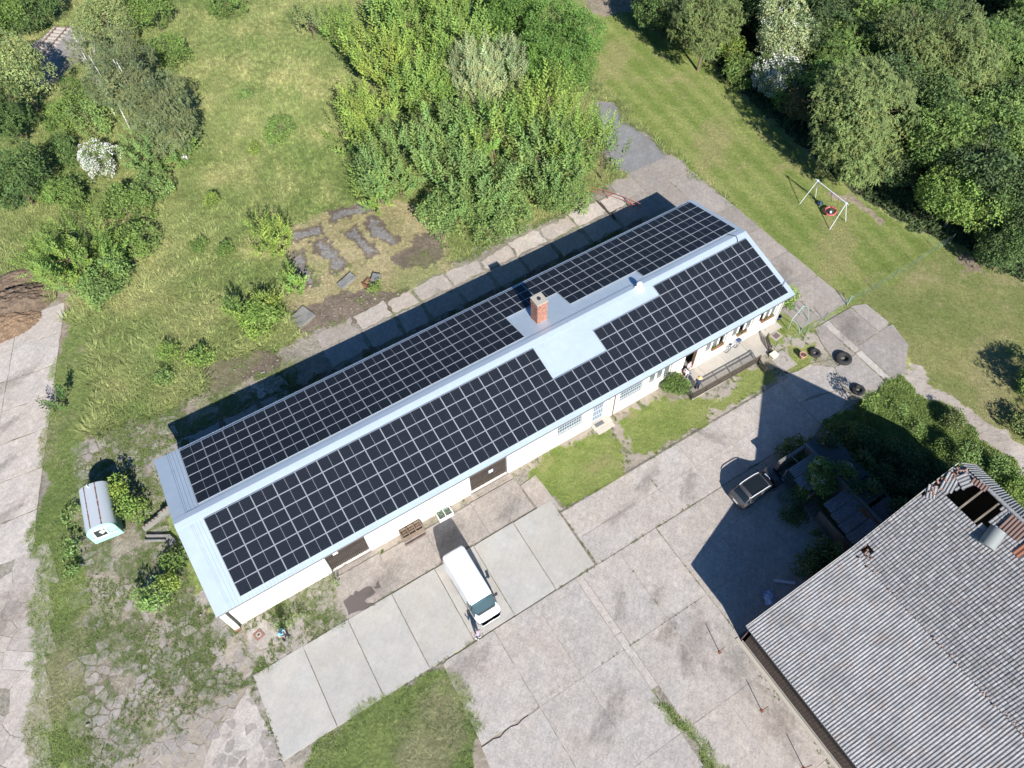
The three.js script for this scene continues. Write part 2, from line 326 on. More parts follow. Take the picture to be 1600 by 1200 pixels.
function slabGeometry(poly, o = {}) {  // a cast slab with worn, slightly crooked edges
  const { gap = 0.03, jag = 0.02, top = 0.05, depth = 0.12, step = 0.5, tint = 1, warm = 0 } = o;
  const n = poly.length, c = poly.reduce((a, p) => [a[0] + p[0] / n, a[1] + p[1] / n], [0, 0]), pts = [];
  let area = 0; for (let i = 0; i < n; i++) { const [a, b] = poly[i], [d, e] = poly[(i + 1) % n]; area += a * e - d * b; }
  const s = area > 0 ? 1 : -1;
  for (let i = 0; i < n; i++) {
    const [ax, az] = poly[i], [bx, bz] = poly[(i + 1) % n], L = hypot(bx - ax, bz - az) || 1, m = max(1, Math.round(L / step)), nx = -(bz - az) / L * s, nz = (bx - ax) / L * s;
    for (let k = 0; k < m; k++) {
      const t = k / m, corner = k === 0, q = gap + (rs() - 0.3) * jag * (rs() > 0.9 ? 4 : 1);
      let x = lerp(ax, bx, t), z = lerp(az, bz, t);
      if (corner) { const l = hypot(c[0] - x, c[1] - z) || 1; x += (c[0] - x) / l * q * 1.4; z += (c[1] - z) / l * q * 1.4; } else { x += nx * q; z += nz * q; }
      pts.push(new THREE.Vector2(x, -z));
    }
  }
  const g = new THREE.ExtrudeGeometry(new THREE.Shape(pts), { depth, bevelEnabled: false });
  g.rotateX(-PI / 2); g.translate(0, top - depth + (rs() - 0.5) * 0.006, 0);
  const uv = g.attributes.uv, ou = rs() * 24, ov = rs() * 24, col = new Float32Array(uv.count * 3), k = tint * (1 + (rs() - 0.5) * (o.vary ?? 0.14)), w = warm + (rs() - 0.5) * 0.03;
  for (let i = 0; i < uv.count; i++) { uv.setXY(i, uv.getX(i) + ou, uv.getY(i) + ov); col[3 * i] = k * (1 + w); col[3 * i + 1] = k; col[3 * i + 2] = k * (1 - w); }
  g.setAttribute('color', new THREE.BufferAttribute(col, 3));
  return g;
}
function pavement(name) { const o = new THREE.Group(); o.name = numbered(name); scene.add(o); return tag(o, null, null, null, 'structure'); }
const quad = (x0, z0, x1, z1) => [[x0, z0], [x1, z0], [x1, z1], [x0, z1]];
const slab = (parent, poly, m, o) => mesh('slab', slabGeometry(poly, o), m, parent);

// the light strip of seven slabs before the garage doors
const strip = pavement('concrete_strip');
{ const X = [-1.95, 1.9, 5.53, 9.2, 12.9, 16.4, 20.08, 23.7]; for (let i = 0; i < 7; i++) slab(strip, [[X[i], 10.64], [X[i + 1], 10.6], [X[i + 1] - 0.1, 17.0], [X[i] - (i ? 0.1 : 0.35), 17.04]], newConcrete, { vary: 0.07, jag: 0.012, top: 0.06 }); }
// the old yard
const yard = pavement('concrete_yard');
const YO = { gap: 0.007, jag: 0.014, vary: 0.06 };
slab(yard, [[43.4, 14.55], [47.2, 14.55], [47.2, 17.1], [45.2, 18.1], [43.4, 17.4]], oldConcrete, YO); slab(yard, [[47.25, 14.6], [51.3, 15.4], [51.6, 16.2], [50, 16.9], [47.25, 17.1]], oldConcrete, YO);
for (const [x0, x1] of [[23.8, 27.8], [27.8, 31.7], [31.7, 35.6], [35.6, 39.6], [39.6, 43.4], [43.4, 47.2], [47.2, 51]]) for (const [z0, z1] of [[12.0, 14.55], [14.55, 17.05]])
  if (!(x0 > 43 && z0 > 14)) slab(yard, quad(x0, z0, x1, z1), oldConcrete, { ...YO, warm: 0.005 });
for (const [z0, z1] of [[17.1, 23.35], [23.35, 29.9], [29.9, 36.3], [36.3, 42.6]]) for (const [x0, x1] of [[14.4, 18.08], [18.08, 21.7], [22.32, 25.76], [25.76, 29.4]]) slab(yard, quad(x0, z0, x1, z1), oldConcrete, YO);
for (const [z0, z1] of [[17.1, 22.2], [22.2, 26.6]]) slab(yard, quad(21.72, z0, 22.3, z1), oldConcrete, { gap: 0.012, jag: 0.008, tint: 1.06 });
slab(yard, [[10.0, 17.15], [14.38, 17.1], [14.38, 23.3], [9.7, 23.3], [9.9, 20]], oldConcrete, { ...YO, jag: 0.06 }); slab(yard, [[9.6, 23.4], [14.38, 23.4], [14.38, 29.8], [9.2, 29.8]], oldConcrete, { ...YO, jag: 0.06 }); slab(yard, [[9.1, 29.9], [14.38, 29.9], [14.38, 36.2], [8.4, 36.2]], oldConcrete, { ...YO, jag: 0.06 });
for (const [x0, x1] of [[29.45, 33.4], [33.4, 37.3], [37.3, 40.6]]) for (const [z0, z1] of [[17.15, 20.1], [20.1, 23.4], [23.4, 27.0]]) slab(yard, quad(x0, z0, x1, z1), oldConcrete, { ...YO, tint: 0.95 });
for (const [x0, z0, x1, z1] of [[40.7, 17.15, 43.2, 18.3]]) slab(yard, quad(x0, z0, x1, z1), oldConcrete, { ...YO, tint: 0.9 });
// worn concrete before the garage doors
const apron = pavement('garage_apron');
for (const [x0, x1, z0, z1] of [[5.7, 9.8, 7.2, 10.5], [9.8, 13.7, 7.35, 10.5], [13.7, 18.0, 7.4, 10.45], [18.0, 22.2, 7.35, 10.45]]) slab(apron, quad(x0, z0, x1, z1), oldConcrete, { tint: 0.8, warm: 0.02, gap: 0.008, jag: 0.01 });
slab(apron, quad(5.9, 6.7, 9.5, 7.15), oldConcrete, { tint: 0.8, warm: 0.04 }); slab(apron, quad(18.3, 6.7, 22.2, 7.3), oldConcrete, { tint: 0.86, warm: 0.04 });
slab(apron, [[22.3, 8.2], [23.9, 8.0], [24.1, 11.8], [22.4, 11.6]], oldConcrete, { tint: 0.86, warm: 0.03 });
slab(apron, [[3.4, 8.4], [5.4, 7.5], [5.6, 8.6], [3.9, 9.4]], oldConcrete, { tint: 0.8, warm: 0.02, jag: 0.12, top: 0.03 });
slab(apron, [[-1.2, 7.3], [0.2, 7.1], [0.9, 8.2], [0.6, 9.6], [-0.9, 9.2], [-1.5, 8.3]], oldConcrete, { tint: 0.92, jag: 0.12, top: 0.03 });
slab(apron, [[1.2, 8.2], [2.6, 8.9], [2.2, 9.9], [0.9, 9.9]], oldConcrete, { tint: 0.85, jag: 0.12, top: 0.025 });
// right end: asphalt, concrete round the gable, and the piece below the fence
const side = pavement('side_pavement');
const asphaltMap = concreteMap(1024, 24, [.2, .2, .2], { blotch: .2, mottle: .18, grain: .3, flake: .08, crack: .1 });
const asphalt = new THREE.MeshStandardMaterial({ map: scaled(asphaltMap, 1 / 24), roughness: 0.95, vertexColors: true });
mesh('asphalt', slabGeometry([[56.59, -29.59], [58.18, -28.55], [57.6, -23.98], [57.76, -21.16], [57.8, -17.46], [52.2, -16.74], [51.89, -21.71]], { jag: 0.1, gap: 0 }), asphalt, side);
for (const [x0, x1] of [[49.6, 52.3], [52.3, 55.4], [55.4, 58.4]]) for (const [z0, z1] of [[-17.4, -14.2], [-14.2, -11], [-11, -7.4], [-7.4, -3.4], [-3.4, 0.6], [0.6, 4.6], [4.6, 8.6]])
  if (!(x0 < 50 && z0 > -11.5)) slab(side, [[x0, z0], [x1 + (x1 > 58 ? (z0 + 17) * 0.035 : 0), z0], [x1 + (x1 > 58 ? (z1 + 17) * 0.035 : 0), z1], [x0, z1]].map(([x, z]) => [z > 4 && x < 52.5 ? x + 0.9 : x, z]), oldConcrete, { tint: 0.74, warm: 0.015, jag: 0.03, vary: 0.16 });
for (const [p, t] of [[[[54.2, 9.2], [55.2, 9.2], [55.2, 13.3], [53.0, 13.4], [53.4, 11]], 0.72], [quad(55.95, 9.2, 58.9, 12.7), 0.68], [quad(55.2, 9.2, 55.95, 13.2), 1.0], [[[58.9, 9.1], [60.4, 9.6], [60.6, 12.6], [58.9, 12.7]], 0.85], [[[56, 12.8], [60.7, 12.7], [60.1, 15.2], [57.4, 17.2], [56, 17.2]], 0.74], [[[52.6, 13.4], [55.2, 13.4], [55.2, 17.1], [53.9, 17.2], [51.6, 15.6]], 0.84], [quad(55.25, 13.3, 55.95, 17.3), 1.12]])
  slab(side, p, oldConcrete, { tint: t, jag: 0.04, vary: 0.06 });
slab(side, [[48.2, 11.6], [51.4, 12.4], [52.5, 13.4], [51.5, 15.5], [48.3, 14.5]], oldConcrete, { tint: 0.9 });
slab(side, quad(48.3, 9.4, 50, 11.4), oldConcrete, { tint: 0.86 });
// concrete strip behind the building
const back = pavement('back_strip');
{ const r = rng(91); for (let x = -3.8; x < 48.5;) { const w = 2.6 + r() * 1.7, z0 = x < 12 ? -13.7 : -15.9; if (x > 10 || r() > 0.35) { slab(back, [[x, z0 + r() * 0.5], [x + w, z0 + r() * 0.5], [x + w, z0 + 2.3], [x, z0 + 2.3]], oldConcrete, { tint: x > 34 ? 1.1 : 0.85 + r() * 0.1, warm: 0.035, jag: 0.26, gap: 0.08, vary: 0.24 }); } if (x > 14) slab(back, [[x, z0 + 2.35], [x + w, z0 + 2.35], [x + w - 0.2, -11.2 + r() * 0.3], [x, -11.2 + r() * 0.3]], oldConcrete, { tint: 0.85, warm: 0.02, jag: 0.2, gap: 0.07 }); else if (r() > 0.4) slab(back, [[x, -11.3], [x + w, -11.3], [x + w - 0.3, -9.2], [x + 0.3, -9.3]], oldConcrete, { tint: 0.7, jag: 0.2, gap: 0.1, top: 0.02 }); x += w + 0.06; } }
// old runway at the left, broken up towards the camera
const runway = pavement('old_runway');
const runEdge = (z) => z < -8 ? lerp(-5.3, -13.1, (z + 31.6) / 22.6) : lerp(-13.1, -17.4, (z + 9) / 17.5);
{ const rows = [-32.6, -29, -25.4, -22.2, -18.8, -15, -11.2, -7.6];
  for (let i = 0; i + 1 < rows.length; i++) { const [a, b] = [rows[i], rows[i + 1]]; for (const [k0, k1] of [[0, 4.4], [4.4, 8.6], [8.6, 13]]) slab(runway, [[runEdge(a) - k1, a - k1 * 0.1], [runEdge(a) - k0, a - k0 * 0.1], [runEdge(b) - k0, b - k0 * 0.1], [runEdge(b) - k1, b - k1 * 0.1]], oldConcrete, { tint: 1.1, jag: 0.06, vary: 0.14, warm: 0.012 }); } }
// a random pavement of broken pieces: cells round jittered points, cut along half-way lines
function cells(points, reach) {
  return points.map(([x, z], i) => {
    let poly = quad(x - reach, z - reach, x + reach, z + reach);
    points.forEach(([u, w], j) => {
      if (j === i || hypot(u - x, w - z) > reach * 2.2) return;
      const mx = (x + u) / 2, mz = (z + w) / 2, nx = u - x, nz = w - z, out = [];
      for (let k = 0; k < poly.length; k++) {
        const p = poly[k], q = poly[(k + 1) % poly.length], dp = (p[0] - mx) * nx + (p[1] - mz) * nz, dq = (q[0] - mx) * nx + (q[1] - mz) * nz;
        if (dp <= 0) out.push(p);
        if (dp * dq < 0) { const t = dp / (dp - dq); out.push([lerp(p[0], q[0], t), lerp(p[1], q[1], t)]); }
      }
      poly = out;
    });
    return poly;
  });
}
function fragments(parent, region, size, keep, o, seed) {
  const r = rng(seed), pts = [];
  let x0 = 1e9, x1 = -1e9, z0 = 1e9, z1 = -1e9;
  for (const [x, z] of region) { x0 = min(x0, x); x1 = max(x1, x); z0 = min(z0, z); z1 = max(z1, z); }
  for (let x = x0; x < x1; x += size) for (let z = z0; z < z1; z += size) { const p = [x + r() * size, z + r() * size]; if (inside(region, p[0], p[1])) pts.push(p); }
  let n = 0;
  cells(pts, size * 1.3).forEach((poly, i) => {
    if (poly.length < 3 || r() > keep(pts[i][0], pts[i][1])) return;
    mesh('fragment', slabGeometry(poly, { gap: 0.015 + r() * r() * 0.12, jag: 0.08, step: 0.2, top: 0.03 + r() * 0.014, vary: 0.2, warm: 0.012, ...o }), oldConcrete, parent); n++;
  });
  return n;
}
const runwayLow = [[runEdge(-7.5) - 7, -8.2], [runEdge(-7.5), -7.5], [runEdge(0), 0], [runEdge(12), 12], [runEdge(12) - 6, 12], [-24, 6]];
fragments(runway, runwayLow, 1.5, (x, z) => z > -6 || noise(NB, x / 7, z / 7) > 0.45 ? 0.96 : 0.3, { tint: 1.02, gap: 0.008, jag: 0.03, top: 0.05 }, 301);
const brokenEdge = (z) => lerp(-7.6, -14.6, (z + 15.2) / 25.4);
const broken = pavement('broken_pavement');
fragments(broken, crackedEdge, 0.78, (x, z) => {
  const d = x - brokenEdge(z), low = smooth(1, 6, z), n = noise(NB, x / 9, z / 9);
  if (z < -7) return d < 1.2 ? 0.85 : n > 0.46 ? 0.7 : 0.2;
  return (d < 1 ? 0.85 : d < 3.6 ? lerp(0.22, 1, low) : lerp(0.12, 0.72, low)) * (n > 0.42 ? 1 : 0.65);
}, { tint: 0.78 }, 302);
// rough pale concrete at the foot of the strip
const corner = pavement('yard_corner');
for (const p of [[[-6.4, 13.4], [-2.6, 11.2], [-2.35, 14.0], [-2.5, 17.0], [-5.4, 17.6], [-8.2, 16.2]], [[-8.3, 16.3], [-5.5, 17.7], [-2.6, 17.2], [-2.4, 19.5], [-4, 24], [-9, 22], [-11.5, 18.4]]]) slab(corner, p, oldConcrete, { tint: 1.08, warm: 0.02, jag: 0.2, top: 0.035 });
// worn and dirty places on the concrete: thin sheets that fade out at their edges
{ const blot = dataMap(256, 256, (x, y) => { const u = x / 128 - 1, v = y / 128 - 1, d = hypot(u, v); return smooth(1, 0.25, d + (noise(NB, x / 256, y / 256) - 0.5) * 0.9) * (0.35 + noise(NC, x / 200, y / 200)) * 0.95; });
  const dirt = [[.085, .07, .058], [.13, .115, .1], [.15, .105, .08]].map((c) => new THREE.MeshStandardMaterial({ color: lin(...c), alphaMap: blot, transparent: true, opacity: 0.24, depthWrite: false, roughness: 1, polygonOffset: true, polygonOffsetFactor: -2 }));
  for (const [x, z, w, h, k, t] of [[26.6, 25.6, 3.4, 2.6, 2, .4], [25.2, 24.0, 1.9, 1.4, 0, .2], [28.0, 28.6, 2.4, 4.5, 1, 0], [27.9, 33, 2.0, 4, 2, 0], [11.6, 18.2, 3.4, 2.2, 1, 0], [23.4, 20.6, 2.2, 1.0, 1, .7], [26.2, 21.4, 1.6, .9, 1, .3], [24.9, 26.4, 2.0, 1.1, 0, .9], [31.5, 13.4, 2.6, 1.2, 1, .2], [38.5, 13.0, 2.6, 1.3, 1, 2], [9.4, 9.4, 3.2, 1.8, 1, .3], [15.5, 9, 2.4, 1.5, 1, .3], [20.5, 9.5, 2.5, 1.4, 1, .3], [27.8, 14.6, 3, .8, 1, 0], [34, 15.6, 2.6, 1.6, 1, .5], [18.2, 26.3, 4, 1.8, 1, .4], [57, 11, 3, 2.4, 1, .4], [-13.8, -17, 2.2, 1.0, 0, .3], [-12.6, -21, 1.8, .8, 0, .2], [-11.5, -25.5, 4, 1.4, 1, .1], [-14.8, -12, 3.2, 1.3, 1, .2], [-17, -3, 4.5, 3.4, 2, .2], [54.5, -4, 3, 3.4, 1, .2], [56, 3, 3, 3, 1, .4]]) { const g = new THREE.PlaneGeometry(w * 1.5, h * 1.5); g.rotateX(-PI / 2); g.rotateY(t); g.translate(x, 0.069, z); const o = struct('dirt_stain', g, dirt[k]); } }
// spilt water on the garage apron
{ const wet = M(.12, .1, .09, 0.55), r = rng(5); const spots = [[[[5.76, 9.16], [7.17, 9], [8.16, 9.21], [8.27, 9.87], [7.2, 10.07], [7.92, 10.81], [6.46, 10.52], [5.72, 10.39]], 0], [[[8.24, 9.26], [8.82, 9.21], [8.76, 9.77], [8.25, 9.68]], 1]]; for (const [p] of spots) struct('wet_patch', slabGeometry(p, { gap: 0, jag: 0.12, top: 0.066, depth: 0.01, step: 0.25 }), wet); }

// ---------------------------------------------------------------- the long building
const plasterMap = colourMap(512, 512, (x, y, o) => { const t = 0.93 + (NA[y * NS + x] - 0.5) * 0.16 + (NC[y * NS + x] - 0.5) * 0.1; o[0] = 0.79 * t; o[1] = 0.74 * t; o[2] = 0.64 * t; });
const plaster = new THREE.MeshStandardMaterial({ map: scaled(plasterMap, 1 / 4), roughness: 0.95, bumpMap: scaled(grit, 0.6), bumpScale: 0.01 });
const trimWhite = M(.75, .74, .72, 0.6), darkMetal = M(.035, .036, .038, 0.5), steel = M(.42, .44, .45, 0.4, { metalness: 0.8 });
const woodMap = colourMap(512, 512, (x, y, o) => { const g = noise(NC, x / 512 * 5, y / 512 * 0.4), b = NB[y * NS + x], t = 0.65 + g * 0.5 + (b - 0.5) * 0.4; o[0] = 0.5 * t; o[1] = 0.44 * t; o[2] = 0.38 * t; });
const wood = (r, g, b) => new THREE.MeshStandardMaterial({ map: scaled(woodMap, 0.5), color: lin(r, g, b), roughness: 0.9 });
const brownDoor = wood(.1, .083, .075), greyWood = wood(.42, .36, .29), darkWood = wood(.13, .115, .1), paleWood = wood(.85, .72, .56);
const glassDark = PM(.13, .15, .14, 0.08), glassClear = PM(.9, .95, .95, 0.03, { transmission: 1, thickness: 0, ior: 1.5 });
const EAVE = 4.355, RIDGE = 6.12, XL = -1.956, XR = 51.97, SLOPE = rad(13.735), SL = 7.434, WZ = 6.66, WXL = -1.5, WXR = 51.6;

const house = thing('long_building', 'long low building with cream walls and pale blue metal roof covered in solar panels', 'building');
{ // front wall with its openings, and the others
  const s = new THREE.Shape([new THREE.Vector2(WXL, 0), new THREE.Vector2(WXR, 0), new THREE.Vector2(WXR, 4.3), new THREE.Vector2(WXL, 4.3)]);
  const hole = (x0, y0, x1, y1) => s.holes.push(new THREE.Path([new THREE.Vector2(x0, y0), new THREE.Vector2(x0, y1), new THREE.Vector2(x1, y1), new THREE.Vector2(x1, y0)]));
  for (const h of [[6.05, 0.001, 9.4, 3.5], [18.5, 0.001, 22.05, 3.5], [26.96, 1.37, 29.42, 3.3], [30.5, 0.15, 32.3, 3.4], [33.3, 1.37, 35.7, 3.3], [36.4, 1.45, 38.9, 3.3], [40.3, 0.12, 41.7, 3.3], [42.65, 1.45, 45.1, 3.3], [45.7, 1.45, 48.2, 3.3], [48.95, 1.45, 51.15, 3.3]]) hole(...h);
  const g = new THREE.ExtrudeGeometry(s, { depth: 0.36, bevelEnabled: false }); g.translate(0, 0, WZ - 0.36);
  const gable = (x) => { const q = new THREE.Shape([new THREE.Vector2(-WZ + 0.37, 0), new THREE.Vector2(WZ - 0.37, 0), new THREE.Vector2(WZ - 0.37, 4.3), new THREE.Vector2(0, 5.85), new THREE.Vector2(-WZ + 0.37, 4.3)]); const e = new THREE.ExtrudeGeometry(q, { depth: 0.36, bevelEnabled: false }); e.rotateY(-PI / 2); e.translate(x + 0.36, 0, 0); return e; };
  mesh('wall', [g, box(WXL, 0, -WZ, WXR, 4.3, -WZ + 0.36), gable(WXL), gable(WXR - 0.36)], plaster, house);
  mesh('corner_pier', [rbox(-1.92, 0, 5.9, -1.51, 4.25, 6.98, 0.02)], plaster, house);
  mesh('corner_base', [box(-1.95, 0, 6.5, -1.5, 0.3, 7.02)], M(.24, .11, .07, 0.9), house);
  mesh('inner_floor', [box(WXL + 0.4, -0.05, -WZ + 0.4, WXR - 0.4, 0.02, WZ - 0.37)], M(.2, .19, .18, 0.9), house);
  mesh('plinth', [box(-1.5, 0, WZ + 0.002, 6.0, 0.22, WZ + 0.05), box(9.45, 0, WZ + 0.002, 18.45, 0.24, WZ + 0.05), box(22.1, 0, WZ + 0.002, 30.4, 0.25, WZ + 0.05), box(32.4, 0, WZ + 0.002, 40.2, 0.25, WZ + 0.05), box(41.8, 0, WZ + 0.002, WXR, 0.3, WZ + 0.05)], M(.62, .56, .48, 0.95), house);
  mesh('string_course', [box(-1.45, 3.02, WZ + 0.002, 5.9, 3.06, WZ + 0.03)], M(.6, .55, .47, 0.9), house);
}
// garage doors of upright planks
function plankDoor(x0, x1, parent) {
  const n = 22, w = (x1 - x0) / n, d = new THREE.Group(); d.name = 'garage_door'; parent.add(d);
  const g = []; for (let i = 0; i < n; i++) g.push(box(x0 + i * w + 0.008, 0.06, WZ - 0.24 + (i % 3) * 0.006, x0 + (i + 1) * w - 0.008, 3.45, WZ - 0.19 + (i % 3) * 0.006));
  tag(mesh('plank', g, brownDoor, d), null, null, null, 'stuff');
  mesh('cross_rail', [box(x0, 2.0, WZ - 0.18, x1, 2.1, WZ - 0.14), box(x0, 0.75, WZ - 0.18, x1, 0.85, WZ - 0.14)], brownDoor, d);
  for (const x of [x0, x1]) mesh('door_post', box(x - 0.04, 0, WZ - 0.3, x + 0.04, 3.5, WZ + 0.004), M(.34, .36, .35, 0.7), d);
  return d;
}
{ const d = plankDoor(6.08, 9.37, house); mesh('notice', [box(6.75, 2.35, WZ - 0.13, 7.15, 2.65, WZ - 0.115)], trimWhite, d); const d2 = plankDoor(18.53, 22.02, house); mesh('notice', [box(20.35, 1.55, WZ - 0.13, 20.75, 2.0, WZ - 0.115)], M(.5, .6, .7, 0.6), d2); }
// barred workshop windows
function barredWindow(x0, x1) {
  const w = new THREE.Group(); w.name = 'window'; house.add(w);
  mesh('pane', [box(x0, 1.38, WZ - 0.26, x1, 3.29, WZ - 0.24)], PM(.1, .13, .15, 0.15), w);
  const g = []; for (let i = 0; i <= 10; i++) { const x = lerp(x0 + 0.03, x1 - 0.03, i / 10); g.push(box(x - 0.022, 1.38, WZ - 0.16, x + 0.022, 3.29, WZ - 0.12)); }
  for (const y of [1.4, 1.85, 2.3, 2.75, 3.2]) g.push(box(x0, y - 0.022, WZ - 0.1, x1, y + 0.022, WZ - 0.06));
  mesh('grille', g, M(.42, .47, .5, 0.5), w);
  mesh('sill', [box(x0 - 0.05, 1.3, WZ + 0.003, x1 + 0.05, 1.37, WZ + 0.08)], M(.6, .57, .52, 0.8), w);
}
barredWindow(26.98, 29.4); barredWindow(33.32, 35.68);
// white casements; a few stand open over flower boxes
const flowerRed = M(.32, .05, .035, 0.8), boxBrown = M(.25, .13, .08, 0.8), leafDull = M(.07, .11, .03, 0.9);
function casement(x0, x1, open, flowers) {
  const w = new THREE.Group(); w.name = 'window'; house.add(w);
  const n = 3, step = (x1 - x0) / n, f = [box(x0, 1.46, WZ - 0.2, x1, 1.54, WZ - 0.12), box(x0, 3.2, WZ - 0.2, x1, 3.28, WZ - 0.12)];
  for (let i = 0; i <= n; i++) { const x = x0 + i * step; f.push(box(x - (i ? 0.1 : 0), 1.545, WZ - 0.2, x + (i < n ? 0.1 : 0), 3.195, WZ - 0.12)); }
  mesh('frame', f, trimWhite, w);
  for (let i = 0; i < n; i++) { if (open === i) { mesh('open_sash', [box(x0 + i * step + 0.06, 1.56, WZ - 0.75, x0 + i * step + 0.1, 3.18, WZ - 0.2), box(x0 + i * step + 0.1, 1.56, WZ - 0.75, x0 + i * step + 0.13, 1.64, WZ - 0.2)], trimWhite, w); } else mesh('pane', [box(x0 + i * step + 0.1, 1.55, WZ - 0.17, x0 + (i + 1) * step - 0.1, 3.19, WZ - 0.155)], glassDark, w); }
  mesh('sill', [box(x0 - 0.06, 1.38, WZ + 0.003, x1 + 0.06, 1.45, WZ + 0.12)], M(.62, .6, .57, 0.7), w);
  if (flowers) {
    const r = rng(floor(x0 * 10)), fl = [], lf = [];
    const b = mesh('flower_box', [rbox(flowers[0], 1.455, WZ - 0.1, flowers[1], 1.6, WZ + 0.13, 0.02)], boxBrown, w);
    for (let i = 0; i < 46; i++) { const g = new THREE.IcosahedronGeometry(0.035 + r() * 0.045, 0); moved(g, lerp(flowers[0], flowers[1], r()), 1.62 + r() * 0.16, WZ - 0.02 + (r() - 0.5) * 0.24); (r() > 0.72 ? fl : lf).push(g); }
    mesh('blossoms', fl, flowerRed, b); mesh('leaves', lf, leafDull, b);
  }
}
casement(36.45, 38.85, -1); casement(42.7, 45.05, 2, [43.5, 44.9]); casement(45.75, 48.15, 1, [46.5, 47.6]); casement(49.0, 51.1, 0, [49.4, 50.9]);
{ // barred side door in its recess, with step and mat
  const d = new THREE.Group(); d.name = 'side_door'; house.add(d);
  mesh('pane', [box(30.6, 0.2, WZ - 0.34, 31.75, 3.3, WZ - 0.31)], PM(.16, .2, .25, 0.2), d);
  const g = []; for (let i = 0; i <= 6; i++) g.push(box(30.6 + i * 0.19 - 0.02, 0.2, WZ - 0.29, 30.6 + i * 0.19 + 0.02, 3.3, WZ - 0.25)); for (const y of [0.24, 1.0, 1.76, 2.5, 3.2]) g.push(box(30.58, y - 0.03, WZ - 0.245, 31.78, y + 0.03, WZ - 0.21));
  mesh('grille', g, M(.52, .56, .6, 0.5), d);
  mesh('jamb', [box(31.8, 0.16, WZ - 0.36, 32.28, 3.35, WZ - 0.2)], plaster, d);
  mesh('doorstep', [rbox(30.45, 0, WZ - 0.3, 32.35, 0.16, 7.25, 0.015), rbox(30.55, 0, 7.26, 32.3, 0.07, 7.75, 0.015)], M(.45, .41, .35, 0.9), house);
  mesh('doormat', [box(30.75, 0.165, 6.75, 31.6, 0.18, 7.1)], M(.13, .13, .14, 1), house);
}
{ // house door that stands open
  const d = new THREE.Group(); d.name = 'house_door'; house.add(d);
  mesh('leaf', [box(40.32, 0.13, WZ - 1.2, 40.37, 3.2, WZ - 0.25)], M(.16, .07, .035, 0.7), d);
  mesh('frame', [box(41.63, 0.13, WZ - 0.3, 41.69, 3.28, WZ - 0.02), box(40.31, 0.13, WZ - 0.2, 40.36, 3.28, WZ - 0.02)], M(.3, .2, .13, 0.7), d);
}
// roof: ribbed sheet on each slope, flashings, ridge cap
const roofMap = colourMap(512, 512, (x, y, o) => { const t = 0.96 + (NA[y * NS + x] - 0.5) * 0.09 + (NC[y * NS + x] - 0.5) * 0.05; o[0] = 0.505 * t; o[1] = 0.59 * t; o[2] = 0.67 * t; });
const roofMetal = new THREE.MeshPhysicalMaterial({ map: scaled(roofMap, 1 / 6), roughness: 0.4, metalness: 0.3 });
function ribbed(x0, x1, z0, z1, pitch, ribW, ribH) {
  const pos = [], uv = [], idx = [];
  const push = (x, y) => { pos.push(x, y, z0, x, y, z1); uv.push(x, z0, x, z1); };
  push(x0, 0);
  for (let x = x0 + pitch / 2; x + ribW < x1; x += pitch) { push(x, 0); push(x + ribW * 0.25, ribH); push(x + ribW * 0.75, ribH); push(x + ribW, 0); }
  push(x1, 0);
  for (let i = 0; i < pos.length / 6 - 1; i++) { const a = 2 * i; z1 > z0 ? idx.push(a, a + 1, a + 2, a + 1, a + 3, a + 2) : idx.push(a, a + 2, a + 1, a + 1, a + 2, a + 3); }
  const g = new THREE.BufferGeometry(); g.setAttribute('position', new THREE.Float32BufferAttribute(pos, 3)); g.setAttribute('uv', new THREE.Float32BufferAttribute(uv, 2)); g.setIndex(idx);
  const n = g.toNonIndexed(); n.computeVertexNormals();
  return n;
}
const cellMap = (() => { // one half of a module: 6 rows of 10 half cells, silver busbars, white margins
  const W = 240, H = 288;
  return colourMap(W, H, (x, y, o) => {
    const cx = (x % 24) / 24, cy = (y % 48) / 48, edge = cx < 0.05 || cx > 0.95 || cy < 0.035 || cy > 0.965, bus = !edge && (y % 8 === 4);
    const v = 0.9 + 0.2 * noise(NA, floor(x / 24) * 0.37, floor(y / 48) * 0.61);
    const c = edge ? [.05, .056, .062] : bus ? [.036, .04, .047] : [.0068 * v, .0092 * v, .0155 * v];
    o[0] = c[0]; o[1] = c[1]; o[2] = c[2];
  });
})();
const cellGlass = new THREE.MeshPhysicalMaterial({ map: cellMap, roughness: 0.16, specularIntensity: 0.6 });
const frameAlu = M(.42, .44, .465, 0.45, { metalness: 0.35 });
const PW = 1.755, PH = 1.04;
const panelGeometry = (() => {         // frame with the white back sheet, and two glass fields
  const f = [box(-PW / 2, 0, -PH / 2, PW / 2, 0.035, -PH / 2 + 0.02), box(-PW / 2, 0, PH / 2 - 0.02, PW / 2, 0.035, PH / 2), box(-PW / 2, 0, -PH / 2 + 0.02, -PW / 2 + 0.02, 0.035, PH / 2 - 0.02), box(PW / 2 - 0.02, 0, -PH / 2 + 0.02, PW / 2, 0.035, PH / 2 - 0.02), box(-PW / 2 + 0.02, 0.004, -PH / 2 + 0.02, PW / 2 - 0.02, 0.024, PH / 2 - 0.02)];
  const half = (x0, x1) => { const g = new THREE.PlaneGeometry(x1 - x0, PH - 0.06); g.rotateX(-PI / 2); return moved(g, (x0 + x1) / 2, 0.027, 0); };
  const c = [half(-PW / 2 + 0.03, -0.011), half(0.011, PW / 2 - 0.03)];
  return mergeGeometries([join(f), join(c)], true);
})();
const SX = 1.775, SZ = 1.0601;
